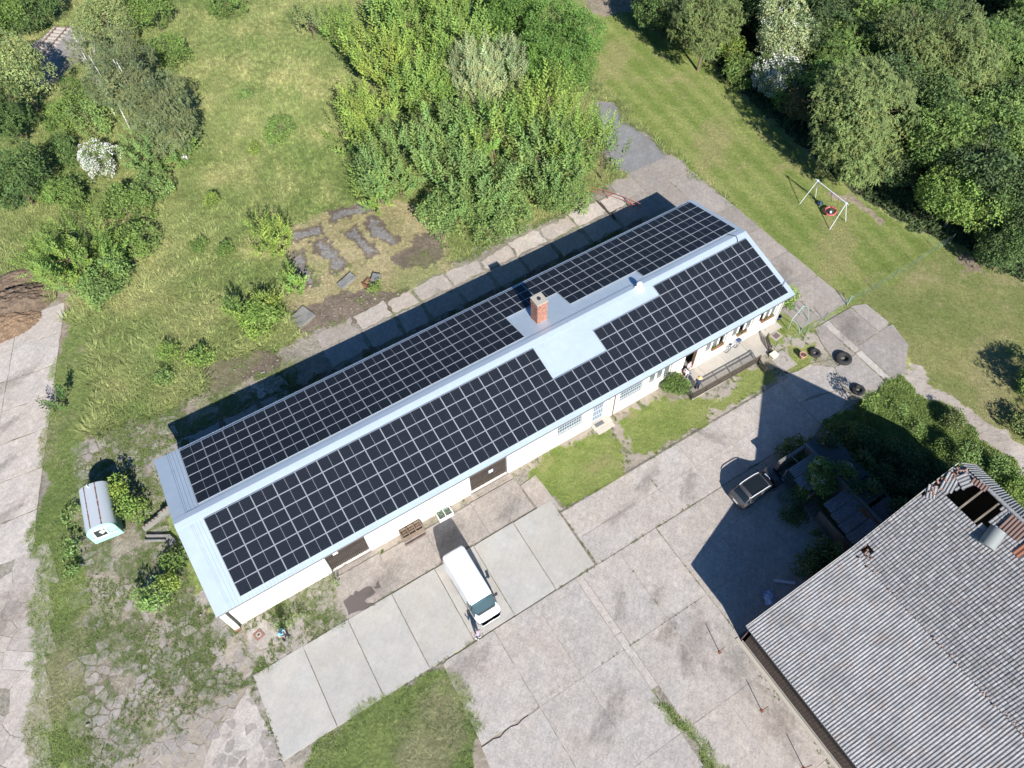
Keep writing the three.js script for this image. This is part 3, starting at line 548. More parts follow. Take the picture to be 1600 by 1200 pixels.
function slope(front) {
  const dir = front ? 1 : -1, part = mesh('roof_slope', ribbed(XL + 0.95, XR - 0.42, dir * 0.05, dir * SL, 0.27, 0.055, 0.034), roofMetal, house);
  part.position.set(0, RIDGE, 0); part.rotation.x = dir * SLOPE;
const za = min(0.04 * dir, SL * dir), zb = max(0.04 * dir, SL * dir);
  mesh('verge_flashing', join([box(XL, 0.0, za, XL + 1.0, 0.032, zb), box(XL, -0.16, za, XL + 0.03, -0.002, zb)]), roofMetal, part); mesh('verge_flashing', join([box(XR - 0.46, 0.0, za, XR, 0.032, zb), box(XR - 0.03, -0.16, za, XR, -0.002, zb)]), roofMetal, part);
  mesh('ridge_flashing', [box(XL + 0.01, 0.036, dir > 0 ? 0.0 : -0.5, XR - 0.01, 0.046, dir > 0 ? 0.5 : 0.0)], roofMetal, part);
  mesh('under_boards', [box(XL + 0.05, -0.12, min(0.06 * dir, (SL - 0.05) * dir), XR - 0.05, -0.02, max(0.06 * dir, (SL - 0.05) * dir))], M(.5, .45, .38, 0.9), part);
  const off = front ? 0.6486 : 0.7249, ox = front ? 0 : 0.035;
  for (let i = 0; i < 29; i++) for (let j = 0; j < 6; j++) {        // j counts up from the eave
    if ((i >= 16 && i < 19 && j > 2) || (i >= 19 && i < 23 && j > 4)) continue;
    const p = mesh('solar_panel', panelGeometry, [frameAlu, cellGlass], part);
    p.rotation.set((noise(NC, i * .13, j * .17) - .5) * .012, 0, (noise(NB, i * .11, j * .19 + .5) - .5) * .008);
    p.position.set(ox + (i + 0.5) * SX, 0.075, dir * (off + (5.5 - j) * SZ));
  }
  const rail = []; for (let j = 0; j < 6; j++) for (const k of [0.25, 0.75]) { const z = dir * (off + (j + k) * SZ), full = j > 2 ? [[0, 29]] : [[0, 16], [j < 1 ? 23 : 19, 29]]; for (const [a, b] of full) rail.push(box(ox + a * SX + 0.02, 0.03, z - 0.02, ox + b * SX - 0.02, 0.074, z + 0.02)); }
  mesh('mounting_rail', rail, steel, part);
}
slope(true); slope(false);
{ // gutters and downpipes
  const gut = (z) => { const g = new THREE.CylinderGeometry(0.085, 0.085, XR - XL - 0.1, 10, 1, true, PI / 2, PI); g.rotateX(PI / 2); g.rotateY(PI / 2); return moved(g, (XL + XR) / 2, EAVE - 0.09, z); };
  mesh('gutter', [gut(SL * cos(SLOPE) - 0.03)], M(.09, .085, .08, 0.5, { side: THREE.DoubleSide }), house);
  mesh('back_gutter', [gut(-SL * cos(SLOPE) + 0.03)], M(.35, .4, .46, 0.45, { side: THREE.DoubleSide }), house);
  for (const [x, m] of [[32.72, M(.2, .16, .13, 0.6)], [-1.42, darkMetal], [15.0, M(.5, .42, .33, 0.7)], [51.5, M(.5, .5, .49, 0.5)]])
    mesh('downpipe', [bar([x, 0.0, WZ + 0.09], [x, 3.85, WZ + 0.09], 0.05, 0.05, 10), bar([x, 3.85, WZ + 0.09], [x, EAVE - 0.15, SL * cos(SLOPE) - 0.05], 0.05, 0.05, 10)], m, house);
  mesh('back_brackets', Array.from({ length: 60 }, (_, i) => box(XL + 0.3 + i * 0.9, EAVE - 0.05, -SL * cos(SLOPE) - 0.07, XL + 0.34 + i * 0.9, EAVE + 0.02, -SL * cos(SLOPE) + 0.02)), steel, house);
}
{ // brick chimney
  const W = 512, H = 512, r = rng(8), shade = Array.from({ length: 4096 }, () => 0.6 + r() * 0.75);
  const brickMap = colourMap(W, H, (x, y, o) => { const row = floor(y / 32), bx = x + (row & 1 ? 32 : 0), b = floor(bx / 64), mx = bx % 64 < 4 || y % 32 < 4, s = shade[(row * 17 + b * 5) & 4095], n = 0.8 + 0.4 * NC[(y % NS) * NS + (x % NS)]; const c = mx ? [.38, .32, .27] : [.34 * s, .135 * s, .085 * s]; for (let k = 0; k < 3; k++) o[k] = c[k] * n; });
  const brickBump = dataMap(W, H, (x, y) => { const row = floor(y / 32), bx = x + (row & 1 ? 32 : 0); return bx % 64 < 4 || y % 32 < 4 ? 0 : 0.7 + 0.3 * NC[(y % NS) * NS + (x % NS)]; });
  const brickM = new THREE.MeshStandardMaterial({ map: scaled(brickMap, 0.5), bumpMap: scaled(brickBump, 0.5), bumpScale: 0.02, roughness: 0.95 });
  const c = new THREE.Group(); c.name = 'chimney'; house.add(c);
  mesh('shaft', [box(30.18, 5.2, -2.52, 31.16, 8.12, -1.5)], brickM, c);
  mesh('corbel', [box(30.14, 7.66, -2.56, 31.2, 7.82, -1.46), box(30.14, 7.98, -2.56, 31.2, 8.12, -1.46)], brickM, c);
  mesh('cap', [rbox(30.12, 8.121, -2.58, 31.22, 8.22, -1.44, 0.02)], M(.36, .33, .28, 0.95), c);
  mesh('flue', [cyl(30.66, 8.2, 8.32, -2.02, 0.16, 0.15)], darkMetal, c);
  const v = new THREE.Group(); v.name = 'roof_vent'; house.add(v);
  mesh('base_plate', [turned(rbox(-0.32, -0.02, -0.32, 0.32, 0.16, 0.32, 0.02), SLOPE * 0.9, 0, 0)].map((g) => moved(g, 39.62, 6.08, 0.24)), trimWhite, v);
  mesh('pipe', [cyl(39.62, 6.1, 6.62, 0.18, 0.17)], trimWhite, v);
  const cap = new THREE.SphereGeometry(0.27, 18, 10, 0, PI * 2, 0, PI * 0.62); cap.scale(1, 0.85, 1);
  mesh('cowl', [moved(cap, 39.62, 6.66, 0.18), cyl(39.62, 6.5, 6.58, 0.18, 0.25, 0.25)], trimWhite, v);
  // cable over the ridge and the clips at the gable
  mesh('cable', [tube([[50.4, 5.98, -0.78], [50.5, 6.13, -0.35], [50.75, 6.2, 0.05], [50.6, 6.08, 0.5], [50.35, 6.0, 0.75]], 0.03, 30, 6)], darkMetal, house);
  mesh('cable_bracket', [bar([51.3, 4.75, 6.1], [52.3, 4.95, 5.75], 0.03), bar([52.2, 4.7, 5.75], [52.2, 5.2, 5.75], 0.02), bar([52.1, 5.45, 3.3], [52.1, 5.1, 3.6], 0.02)], M(.2, .26, .32, 0.5), house);
}

// ---------------------------------------------------------------- barn with corrugated aisle roof and tiled upper roof
const fibreMap = colourMap(1024, 1024, (x, y, o) => {
  const u = x / 1024, v = y / 1024, st = noise(NC, u * 1.2, v * 9), b = noise(NA, u * 2, v * 2), d = noise(NC, u * 11, v * 11);
  let t = 0.86 + (b - 0.5) * 0.3 + (st - 0.5) * 0.42 + (d - 0.5) * 0.28;
  const lichen = d > 0.7 && b > 0.45 ? 0.2 : 0; t += lichen;
  const rust = smooth(0.66, 0.74, noise(NB, u * 3 + 0.2, v * 3)) * 0.35;
  o[0] = .262 * t + rust * 0.02; o[1] = .258 * t - rust * 0.03; o[2] = .258 * t - rust * 0.06;
});
const fibre = new THREE.MeshStandardMaterial({ map: scaled(fibreMap, 1 / 9), roughness: 0.85 });
const fibreDark = new THREE.MeshStandardMaterial({ map: scaled(fibreMap, 1 / 7), color: lin(.9, .89, .9), roughness: 0.9 });
const rusty = M(.21, .085, .05, 0.9), oldWood = wood(.42, .39, .35), charred = M(.028, .025, .022, 0.95);
const barn = thing('old_barn', 'big derelict barn with grey corrugated and tiled roof broken open near the top', 'barn');
// a sheet from A (low) to B (high) in the x-y plane, waves along z
function waves(A, B, z0, z1, pitch, amp, rows, seg = 8) {
  const nz = Math.round((z1 - z0) / pitch) * seg, dx = B[0] - A[0], dy = B[1] - A[1], L = hypot(dx, dy), nx = -dy / L, ny = dx / L, pos = [], uv = [], idx = [];
  for (let j = 0; j <= rows; j++) for (let i = 0; i <= nz; i++) {
    const z = lerp(z0, z1, i / nz), t = j / rows, h = amp * sin(i / seg * 2 * PI) + (noise(NB, z / 40, t * 0.3) - 0.5) * 0.08;
    pos.push(A[0] + dx * t + nx * h, A[1] + dy * t + ny * h, z); uv.push(t * L, z);
  }
  for (let j = 0; j < rows; j++) for (let i = 0; i < nz; i++) { const a = j * (nz + 1) + i, b = a + 1, c = a + nz + 1, d = c + 1; idx.push(a, b, c, b, d, c); }
  const g = new THREE.BufferGeometry(); g.setAttribute('position', new THREE.Float32BufferAttribute(pos, 3)); g.setAttribute('uv', new THREE.Float32BufferAttribute(uv, 2)); g.setIndex(idx); g.computeVertexNormals();
  return g;
}
const BZ0 = 27.15, BZ1 = 66, KX = 37.3, KY = 6.75, TX = 44.2, TY = 12.35, UL = hypot(TX - KX, TY - KY);
mesh('aisle_roof', waves([28.6, 4.4], [KX + 0.05, KY], BZ0, BZ1, 0.205, 0.025, 6), fibre, barn);
mesh('far_roof', waves([TX + 0.05, TY + 0.02], [51.6, 4.4], BZ0, BZ1, 0.205, 0.034, 6), fibre, barn);
const holeBig = [[6.88, 28.07], [6.71, 30.69], [7.37, 30.75], [7.19, 31.37], [7.52, 31.23], [7.59, 30.77], [8.32, 30.76], [9, 30.64], [8.95, 29.88], [8.95, 29.04], [8.35, 28.42], [7.93, 28.44]];
const holeSmall = [[0.37, 27.9], [0.99, 28.11], [1.03, 27.55], [0.39, 27.48]], holeEdge = [[8.25, 32.01], [8.15, 32.73], [8.52, 32.72], [8.54, 32.05]], slot = [[5.37, 27.8], [5.97, 27.92], [5.94, 28.06], [5.34, 27.94]];
{ // rows of profiled tiles, each course lapping the one below
  const pitch = 0.205, seg = 6, course = 0.34, rows = floor(UL / course), pos = [], uv = [], tcol = [], dx = (TX - KX) / UL, dy = (TY - KY) / UL, nx = -dy, ny = dx, r = rng(640), cols = floor((BZ1 - BZ0) / pitch);
  for (let j = 0; j < rows; j++) for (let c = 0; c < cols; c++) {
    const zc = BZ0 + (c + 0.5) * pitch, sc = (j + 0.5) * course;
    const jx = (r() - 0.5) * 0.16, jz = (r() - 0.5) * 0.16;
    if ([holeBig, holeSmall, holeEdge, slot].some((h) => inside(h, sc + jx, zc + jz)) || (zc < 27.6 && sc > 5.5 && r() > 0.6)) continue;
    if (zc > 46 && r() > 1.1) continue;
    const lift = (r() - 0.5) * 0.014, tilt = (r() - 0.5) * 0.012, du = r() * 9, dv = r() * 9, tone = 0.84 + r() * 0.3;
    for (let k = 0; k < seg; k++) {
      const P = (kk, t) => { const w = kk / seg, h = 0.022 * sin(w * 2 * PI) + (1 - t) * 0.048 + lift + tilt * (w - 0.5), s = j * course + t * (course + 0.03), z = BZ0 + (c + w) * pitch; return [KX + dx * s + nx * h, KY + dy * s + ny * h, z]; };
      const a = P(k, 0), b = P(k + 1, 0), c2 = P(k, 1), d = P(k + 1, 1);
      pos.push(...a, ...b, ...c2, ...b, ...d, ...c2);
      for (const [kk, t] of [[k, 0], [k + 1, 0], [k, 1], [k + 1, 0], [k + 1, 1], [k, 1]]) { uv.push(du + t * course, dv + kk / seg * pitch); tcol.push(tone, tone, tone); }
      { const q = [0.055 * nx, 0.055 * ny], back = 0.03, e = a, f = b, A = [e[0] - q[0] - dx * back, e[1] - q[1] - dy * back, e[2]], F = [f[0] - q[0] - dx * back, f[1] - q[1] - dy * back, f[2]]; pos.push(...e, ...A, ...f, ...f, ...A, ...F); for (let z6 = 0; z6 < 6; z6++) { uv.push(du, dv); tcol.push(0.26, 0.25, 0.23); } }
    }
  }
  const g = new THREE.BufferGeometry(); g.setAttribute('position', new THREE.Float32BufferAttribute(pos, 3)); g.setAttribute('uv', new THREE.Float32BufferAttribute(uv, 2)); g.setAttribute('color', new THREE.Float32BufferAttribute(tcol, 3)); g.computeVertexNormals();
  tag(mesh('tile', g, new THREE.MeshStandardMaterial({ map: fibreDark.map, color: fibreDark.color, roughness: 0.9, vertexColors: true }), barn), null, null, null, 'stuff');
}
{ // frame, walls and what the hole shows
  const raf = [], pur = [], at = (s) => [KX + (TX - KX) * s / UL + 0.1, KY + (TY - KY) * s / UL - 0.16];
  for (let z = 28.1; z < 40; z += 1.15) raf.push(beam([...at(0), z], [...at(UL - 0.1), z], 0.12, 0.18));
  for (const s of [1.5, 4.2, 6.6]) { const p = at(s); pur.push(beam([p[0], p[1] - 0.16, BZ0 + 0.2], [p[0], p[1] - 0.16, 44], 0.16, 0.18)); }
  mesh('rafters', raf, oldWood, barn); mesh('purlins', pur, wood(.5, .47, .43), barn);
  const planks = []; for (let z = BZ0 + 0.2; z < 64; z += 0.24) planks.push(box(29.3, 0.35, z, 29.36 + (floor(z * 50) % 3) * 0.008, 4.45, z + 0.225));
  tag(mesh('side_boarding', planks, wood(.16, .12, .1), barn), null, null, null, 'stuff');
  mesh('base_wall', [box(29.26, 0, BZ0 + 0.25, 29.6, 0.36, 64)], M(.34, .31, .27, 0.95), barn);
  mesh('footing', [box(29.0, 0, BZ0 - 0.1, 29.255, 0.1, 64)], oldConcrete.clone ? M(.36, .33, .28, 0.95) : null, barn);
  const gs = new THREE.Shape([[29.3, 0], [51.3, 0], [51.3, 4.3], [44.2, 12.15], [37.3, 6.55], [29.3, 4.45]].map(([x, y]) => new THREE.Vector2(x, y)));
  const ge = new THREE.ExtrudeGeometry(gs, { depth: 0.3, bevelEnabled: false }); ge.translate(0, 0, BZ0 + 0.12);
  mesh('gable_wall', [ge], M(.22, .13, .1, 0.95), barn);
  mesh('far_wall', [box(51.0, 0, BZ0 + 0.45, 51.3, 4.4, 64)], M(.2, .14, .11, 0.95), barn);
  mesh('barn_floor', [box(29.7, -0.05, BZ0 + 0.5, 50.9, 0.03, 64)], M(.06, .055, .05, 1), barn);
  mesh('eaves_board', [box(28.62, 4.24, BZ0, 28.68, 4.36, BZ1)], M(.3, .29, .28, 0.8), barn);
  mesh('verge_board', [beam([28.62, 4.34, BZ0 - 0.03], [KX, KY - 0.07, BZ0 - 0.03], 0.05, 0.16), beam([KX, KY - 0.07, BZ0 - 0.03], [TX, TY - 0.07, BZ0 - 0.03], 0.05, 0.16)], M(.45, .42, .37, 0.9), barn);
  mesh('ridge_tiles', Array.from({ length: 90 }, (_, i) => bar([TX, TY + 0.03, BZ0 + 1.6 + i * 0.42], [TX, TY + 0.05, BZ0 + 2.05 + i * 0.42], 0.13, 0.12, 8)), fibreDark, barn);
  // mortar and debris in the valley between the roofs
  const r = rng(31), deb = [], brick = [], sheets = [];
  for (let i = 0; i < 150; i++) { const g = new THREE.DodecahedronGeometry(0.03 + r() * 0.07, 0); deb.push(moved(g, KX - 0.12 + r() * 0.3, KY + 0.0 + r() * 0.09, BZ0 + 0.2 + r() * 37)); }
  mesh('valley_debris', deb, M(.3, .22, .18, 0.95), barn);
  for (let i = 0; i < 20; i++) { const s = 6.2 + r() * 2.6, z = BZ0 + 0.05 + r() * 0.55, g = turned(new THREE.BoxGeometry(0.24, 0.075, 0.115), r() * 3, r() * 3, r()); brick.push(moved(g, KX + (TX - KX) * s / UL, KY + (TY - KY) * s / UL + 0.06 + r() * 0.12, z)); }
  for (let i = 0; i < 4; i++) { const s = 0.1 + r() * 0.7, g = turned(new THREE.BoxGeometry(0.24, 0.075, 0.115), r() * 3, r() * 3, r()); brick.push(moved(g, KX + (TX - KX) * s / UL, KY + (TY - KY) * s / UL + 0.08, BZ0 + 0.3 + r() * 0.9)); }
  mesh('broken_bricks', brick, M(.26, .15, .11, 0.95), barn);
  // slipped sheets round the hole
  const rot = Math.atan2(TY - KY, TX - KX);
  const piece = (s, z, w, l, tw, lift) => { const g = waves([-l / 2, 0], [l / 2, 0], -w / 2, w / 2, 0.205, 0.028, 1, 6); turned(g, 0, tw, 0); turned(g, 0, 0, rot); return moved(g, KX + (TX - KX) * s / UL - sin(rot) * lift, KY + (TY - KY) * s / UL + cos(rot) * lift, z); };
  for (const q of [[7.6, 27.75, 0.8, 1.2, 0.35, 0.12], [8.3, 28.2, 0.9, 0.7, -0.3, 0.18], [6.4, 27.5, 0.6, 0.9, 0.6, 0.1]]) sheets.push(piece(...q));
  mesh('slipped_sheet', sheets, fibre, barn);
  mesh('rusty_sheet', [piece(8.3, 32.0, 1.3, 1.1, 0.1, 0.16), piece(8.75, 28.9, 1.0, 0.4, 0.2, 0.22)], M(.16, .1, .082, 0.9), barn);
  const tank = new THREE.CylinderGeometry(0.5, 0.5, 1.3, 20, 1); tank.rotateZ(PI / 2); tank.rotateY(0.25); tank.rotateZ(rot * 0.7);
  mesh('water_tank', [moved(tank, KX + (TX - KX) * 6.9 / UL, KY + (TY - KY) * 7.0 / UL + 0.0, 31.7)], M(.2, .215, .21, 0.7), barn);
  mesh('rusted_patch', [piece(7.9, 33.2, 0.5, 1.5, 0, 0.1)], rusty, barn);
}
for (const [x, z, w] of [[27.42, 27.15, 'nearest the barn corner'], [27.31, 31.73, 'middle one by the barn wall'], [27.25, 35.9, 'at the bottom edge of the picture']]) {
  const p = thing('rusty_post', 'thin rusty post standing in the yard, ' + w, 'post', [x, 0.03, z], 0, 'rusty posts in front of the barn');
  mesh('pole', [bar([0, 0, 0], [0.05, 1.55, 0.02], 0.03, 0.028, 8)], rusty, p); mesh('foot_plate', [rbox(-0.12, 0, -0.12, 0.12, 0.03, 0.12, 0.005)], rusty, p);
}
// ---------------------------------------------------------------- ruined lean-to shed in the barn's shade
const shed = thing('ruined_shed', 'low ruined shed with broken corrugated roof sheets in the shade beside the car', 'shed');
{
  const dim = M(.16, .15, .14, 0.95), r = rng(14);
  const sheetX = (x0, x1, y0, y1, z0, z1, pitch) => waves([x0, y0], [x1, y1], z0, z1, pitch, pitch * 0.16, 2, 6);
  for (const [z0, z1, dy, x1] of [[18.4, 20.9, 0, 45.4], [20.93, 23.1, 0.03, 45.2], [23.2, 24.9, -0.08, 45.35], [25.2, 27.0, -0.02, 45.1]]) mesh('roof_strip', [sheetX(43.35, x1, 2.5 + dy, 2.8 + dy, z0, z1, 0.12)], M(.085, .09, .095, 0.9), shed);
  mesh('roof_beam', [box(43.15, 2.45, 18.4, 43.35, 2.62, 27)], M(.14, .14, .14, 0.9), shed);
  const sheets = new THREE.Group(); sheets.name = 'roof_sheets'; shed.add(sheets);
  for (const [x0, x1, z0, z1, y] of [[40.5, 43.15, 19.35, 20.2, 2.42], [40.3, 43.1, 20.25, 21.1, 2.38], [40.6, 42.3, 21.15, 21.6, 2.36], [40.7, 43.2, 23.0, 23.9, 2.42], [40.5, 43.1, 23.95, 24.8, 2.4], [40.4, 42.6, 24.85, 25.7, 2.4], [40.3, 42.9, 25.75, 26.6, 2.36]])
    mesh('sheet', turned(sheetX(x0, x1, y - 0.16 + r() * 0.05, y + r() * 0.05, z0, z1, 0.177), 0, 0, 0), new THREE.MeshStandardMaterial({ map: scaled(fibreMap, 1 / 5), color: lin(.8, .8, .82), roughness: 0.85 }), sheets);
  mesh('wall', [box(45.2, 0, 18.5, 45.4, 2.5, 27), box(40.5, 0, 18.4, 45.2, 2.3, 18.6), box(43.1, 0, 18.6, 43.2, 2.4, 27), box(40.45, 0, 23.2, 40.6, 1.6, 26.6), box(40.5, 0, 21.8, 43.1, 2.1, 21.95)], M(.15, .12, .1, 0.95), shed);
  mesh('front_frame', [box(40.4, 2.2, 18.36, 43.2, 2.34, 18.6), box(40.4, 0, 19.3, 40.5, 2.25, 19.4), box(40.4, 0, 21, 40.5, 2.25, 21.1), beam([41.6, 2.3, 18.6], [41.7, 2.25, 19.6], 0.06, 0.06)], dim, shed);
}
for (const [at, turn, dims, label] of [[[34.96, 25.77], 0.5, [1.5, 0.05, 0.22], 'pale broken board lying in the shade by the barn eaves']]) {
  const b = mesh('scrap_board', rbox(-dims[0] / 2, 0, -dims[2] / 2, dims[0] / 2, dims[1], dims[2] / 2, 0.01), M(.5, .53, .58, 0.6)); b.position.set(at[0], 0.12, at[1]); b.rotation.set(0, -0.75, 0.1); tag(b, label, 'board');
}
{ const g = new THREE.PlaneGeometry(1.1, 0.75, 10, 8), p = g.attributes.position, r = rng(3); g.rotateX(-PI / 2); for (let i = 0; i < p.count; i++) p.setY(i, 0.1 + noise(NC, p.getX(i) / 3, p.getZ(i) / 3) * 0.35); const sh = new THREE.BufferGeometry().copy(g); sh.computeVertexNormals(); const back = sh.clone(); back.translate(0, -0.02, 0); const t = mesh('crumpled_tarpaulin', [sh, back], M(.45, .53, .68, 0.6, { side: THREE.DoubleSide })); const q = [33.06, 26.09]; t.position.set(q[0], 0.06, q[1]); t.rotation.y = 1.1; tag(t, 'crumpled pale blue tarpaulin on the shaded yard beside the barn eaves', 'tarpaulin'); }

// ---------------------------------------------------------------- vehicles
// A body lofted from stations along its length: each station is [z, [x, y] ... from sill to roof centre]; cells go to named parts.
function loft(stations, sub, pick) {
  const rows = [], n = stations[0][1].length, crv = stations.map(([z, p]) => p.map(([x, y]) => V(x, y, z)));
  const curveAt = (t) => Array.from({ length: n }, (_, k) => { const c = new THREE.CatmullRomCurve3(crv.map((s) => s[k]), false, 'centripetal'); return c; });
  const curves = curveAt(0), N = (stations.length - 1) * sub;
  for (let i = 0; i <= N; i++) { const t = i / N; rows.push(curves.map((c) => c.getPoint(t))); }
  const parts = {};
  const put = (name, a, b, c) => { (parts[name] ??= []).push(...a.toArray(), ...b.toArray(), ...c.toArray()); };
  for (let i = 0; i < N; i++) for (let k = 0; k < n - 1; k++) {
    const name = pick((i + 0.5) / sub, k), a = rows[i][k], b = rows[i + 1][k], c = rows[i][k + 1], d = rows[i + 1][k + 1], m = (v) => V(-v.x, v.y, v.z);
    put(name, a, c, b); put(name, b, c, d); put(name, m(a), m(b), m(c)); put(name, m(b), m(d), m(c));
  }
  for (const [row, flip] of [[rows[0], false], [rows[N], true]]) for (let k = 0; k < n - 1; k++) { const a = row[k], b = row[k + 1], A = V(-a.x, a.y, a.z), B = V(-b.x, b.y, b.z), nm = pick(flip ? stations.length - 1 : 0, k, true); flip ? (put(nm, a, b, A), put(nm, b, B, A)) : (put(nm, a, A, b), put(nm, b, A, B)); }
  const out = {};
  for (const [k, v] of Object.entries(parts)) { let g = new THREE.BufferGeometry(); g.setAttribute('position', new THREE.Float32BufferAttribute(v, 3)); g.computeVertexNormals(); out[k] = toCreasedNormals(g, 0.6); }
  return out;
}
function wheels(parent, spots, R, w) {
  const tyreG = new THREE.TorusGeometry(R - 0.09, 0.1, 10, 24); tyreG.rotateY(PI / 2); tyreG.scale(w / 0.2, 1, 1);
  const rimG = new THREE.CylinderGeometry(R - 0.11, R - 0.11, w * 0.75, 20); rimG.rotateZ(PI / 2);
  for (const [x, z] of spots) { const t = mesh('wheel', tyreG, M(.018, .018, .018, 0.9), parent); t.position.set(x, R, z); mesh('rim', rimG, M(.3, .3, .31, 0.4, { metalness: 0.6 }), t); }
}
const carGlass = PM(.04, .075, .09, 0.05), tintedGlass = PM(.012, .016, .02, 0.06), blackPlastic = M(.02, .02, .021, 0.7);
{ // white panel van, nose towards +z
  const t = thing('panel_van', 'white high-roof panel van parked on the light concrete strip', 'van', [14.53, 0.06, 11.02], 0);
  const W = 1.02;
  const st = (z, k, roof, belt = 1.25, wr = 0.86, low = 0.32) => [z, [[W * k * 0.94, low], [W * k, 0.55], [W * k, 1.05], [W * k * 0.99, belt], [W * lerp(k, wr, 0.62), lerp(belt, roof, 0.62)], [W * wr, roof - 0.13], [W * wr * 0.88, roof - 0.035], [0, roof]]];
  const b = loft([st(0.0, 0.95, 2.44, 1.25, 0.82), st(0.12, 1, 2.5), st(1.2, 1, 2.52), st(2.6, 1, 2.52), st(3.6, 1, 2.5), st(4.1, 1, 2.42, 1.25, 0.84), st(4.3, 1, 2.3, 1.24, 0.82), st(4.8, 0.99, 1.62, 1.2, 0.8), st(5.05, 0.97, 1.3, 1.05, 0.8), st(5.35, 0.93, 1.14, 0.98, 0.76, 0.3), st(5.5, 0.84, 0.92, 0.84, 0.7, 0.3), st(5.56, 0.76, 0.62, 0.6, 0.66, 0.3)], 4,
    (s, k, end) => (end ? 'body' : s > 6.0 && s < 7.5 && k >= 5 ? 'windscreen' : s > 4.35 && s < 7.2 && k === 3 || s > 5.2 && s < 6.9 && k === 4 ? 'side_window' : s > 8.7 && k <= 2 || k === 0 ? 'bumper' : 'body'));
  mesh('body', b.body, PM(.8, .81, .82, 0.3, { clearcoat: 0.6, clearcoatRoughness: 0.1 }), t);
  mesh('windscreen', b.windscreen, carGlass, t); mesh('side_window', b.side_window, carGlass, t); mesh('bumper', b.bumper, M(.3, .31, .325, 0.6), t);
  wheels(t, [[-0.88, 0.95], [0.88, 0.95], [-0.88, 4.45], [0.88, 4.45]], 0.34, 0.22);
  for (const s of [-1, 1]) { mesh('wing_mirror', [rbox(s * 1.08, 1.3, 4.25, s * 1.3, 1.72, 4.38, 0.04), bar([s * 0.98, 1.35, 4.3], [s * 1.1, 1.4, 4.3], 0.03)], blackPlastic, t); mesh('headlight', [turned(rbox(-0.12, -0.05, -0.26, 0.12, 0.05, 0.26, 0.045), 0.6, s * -0.18, s * -0.35)].map((g) => moved(g, s * 0.76, 0.97, 5.3)), PM(.3, .33, .36, 0.15), t); }
  mesh('wiper_cowl', [turned(rbox(-0.72, -0.012, -0.07, 0.72, 0.012, 0.07, 0.008), 0.75, 0, 0)].map((g) => moved(g, 0, 1.43, 4.97)), blackPlastic, t);
  mesh('grille', [turned(rbox(-0.5, -0.06, -0.02, 0.5, 0.06, 0.02, 0.01), -0.6, 0, 0)].map((g) => moved(g, 0, 0.9, 5.5)), M(.12, .12, .13, 0.5), t);
  mesh('licence_plate', [rbox(-0.26, 0.48, 5.56, 0.26, 0.6, 5.6, 0.005)], trimWhite, t);
  mesh('roof_ribs', Array.from({ length: 6 }, (_, i) => rbox(-0.3 + i * 0.12 - 0.02, 2.515, 3.0, -0.3 + i * 0.12 + 0.02, 2.53, 3.12, 0.006)), M(.5, .5, .52, 0.5), t);
  mesh('roof_seam', [box(-0.72, 2.5, 3.62, 0.72, 2.505, 3.635)], M(.45, .46, .48, 0.6), t);
  mesh('side_trim', [box(-1.035, 0.62, 1.3, -1.02, 0.74, 4.05), box(1.02, 0.62, 1.3, 1.035, 0.74, 4.05)], blackPlastic, t);
  mesh('door_seam', [box(-1.024, 0.45, 3.95, -1.015, 2.0, 3.965), box(1.015, 0.45, 3.95, 1.024, 2.0, 3.965), box(1.015, 0.5, 2.6, 1.024, 2.1, 2.615), box(-1.024, 0.5, 2.6, -1.015, 2.1, 2.615), box(-0.006, 0.45, -0.008, 0.006, 2.3, 0.0)], M(.12, .12, .125, 0.7), t);
  mesh('rear_light', [rbox(-0.99, 0.9, -0.02, -0.86, 1.5, 0.05, 0.01), rbox(0.86, 0.9, -0.02, 0.99, 1.5, 0.05, 0.01)], M(.3, .02, .02, 0.4), t);
}
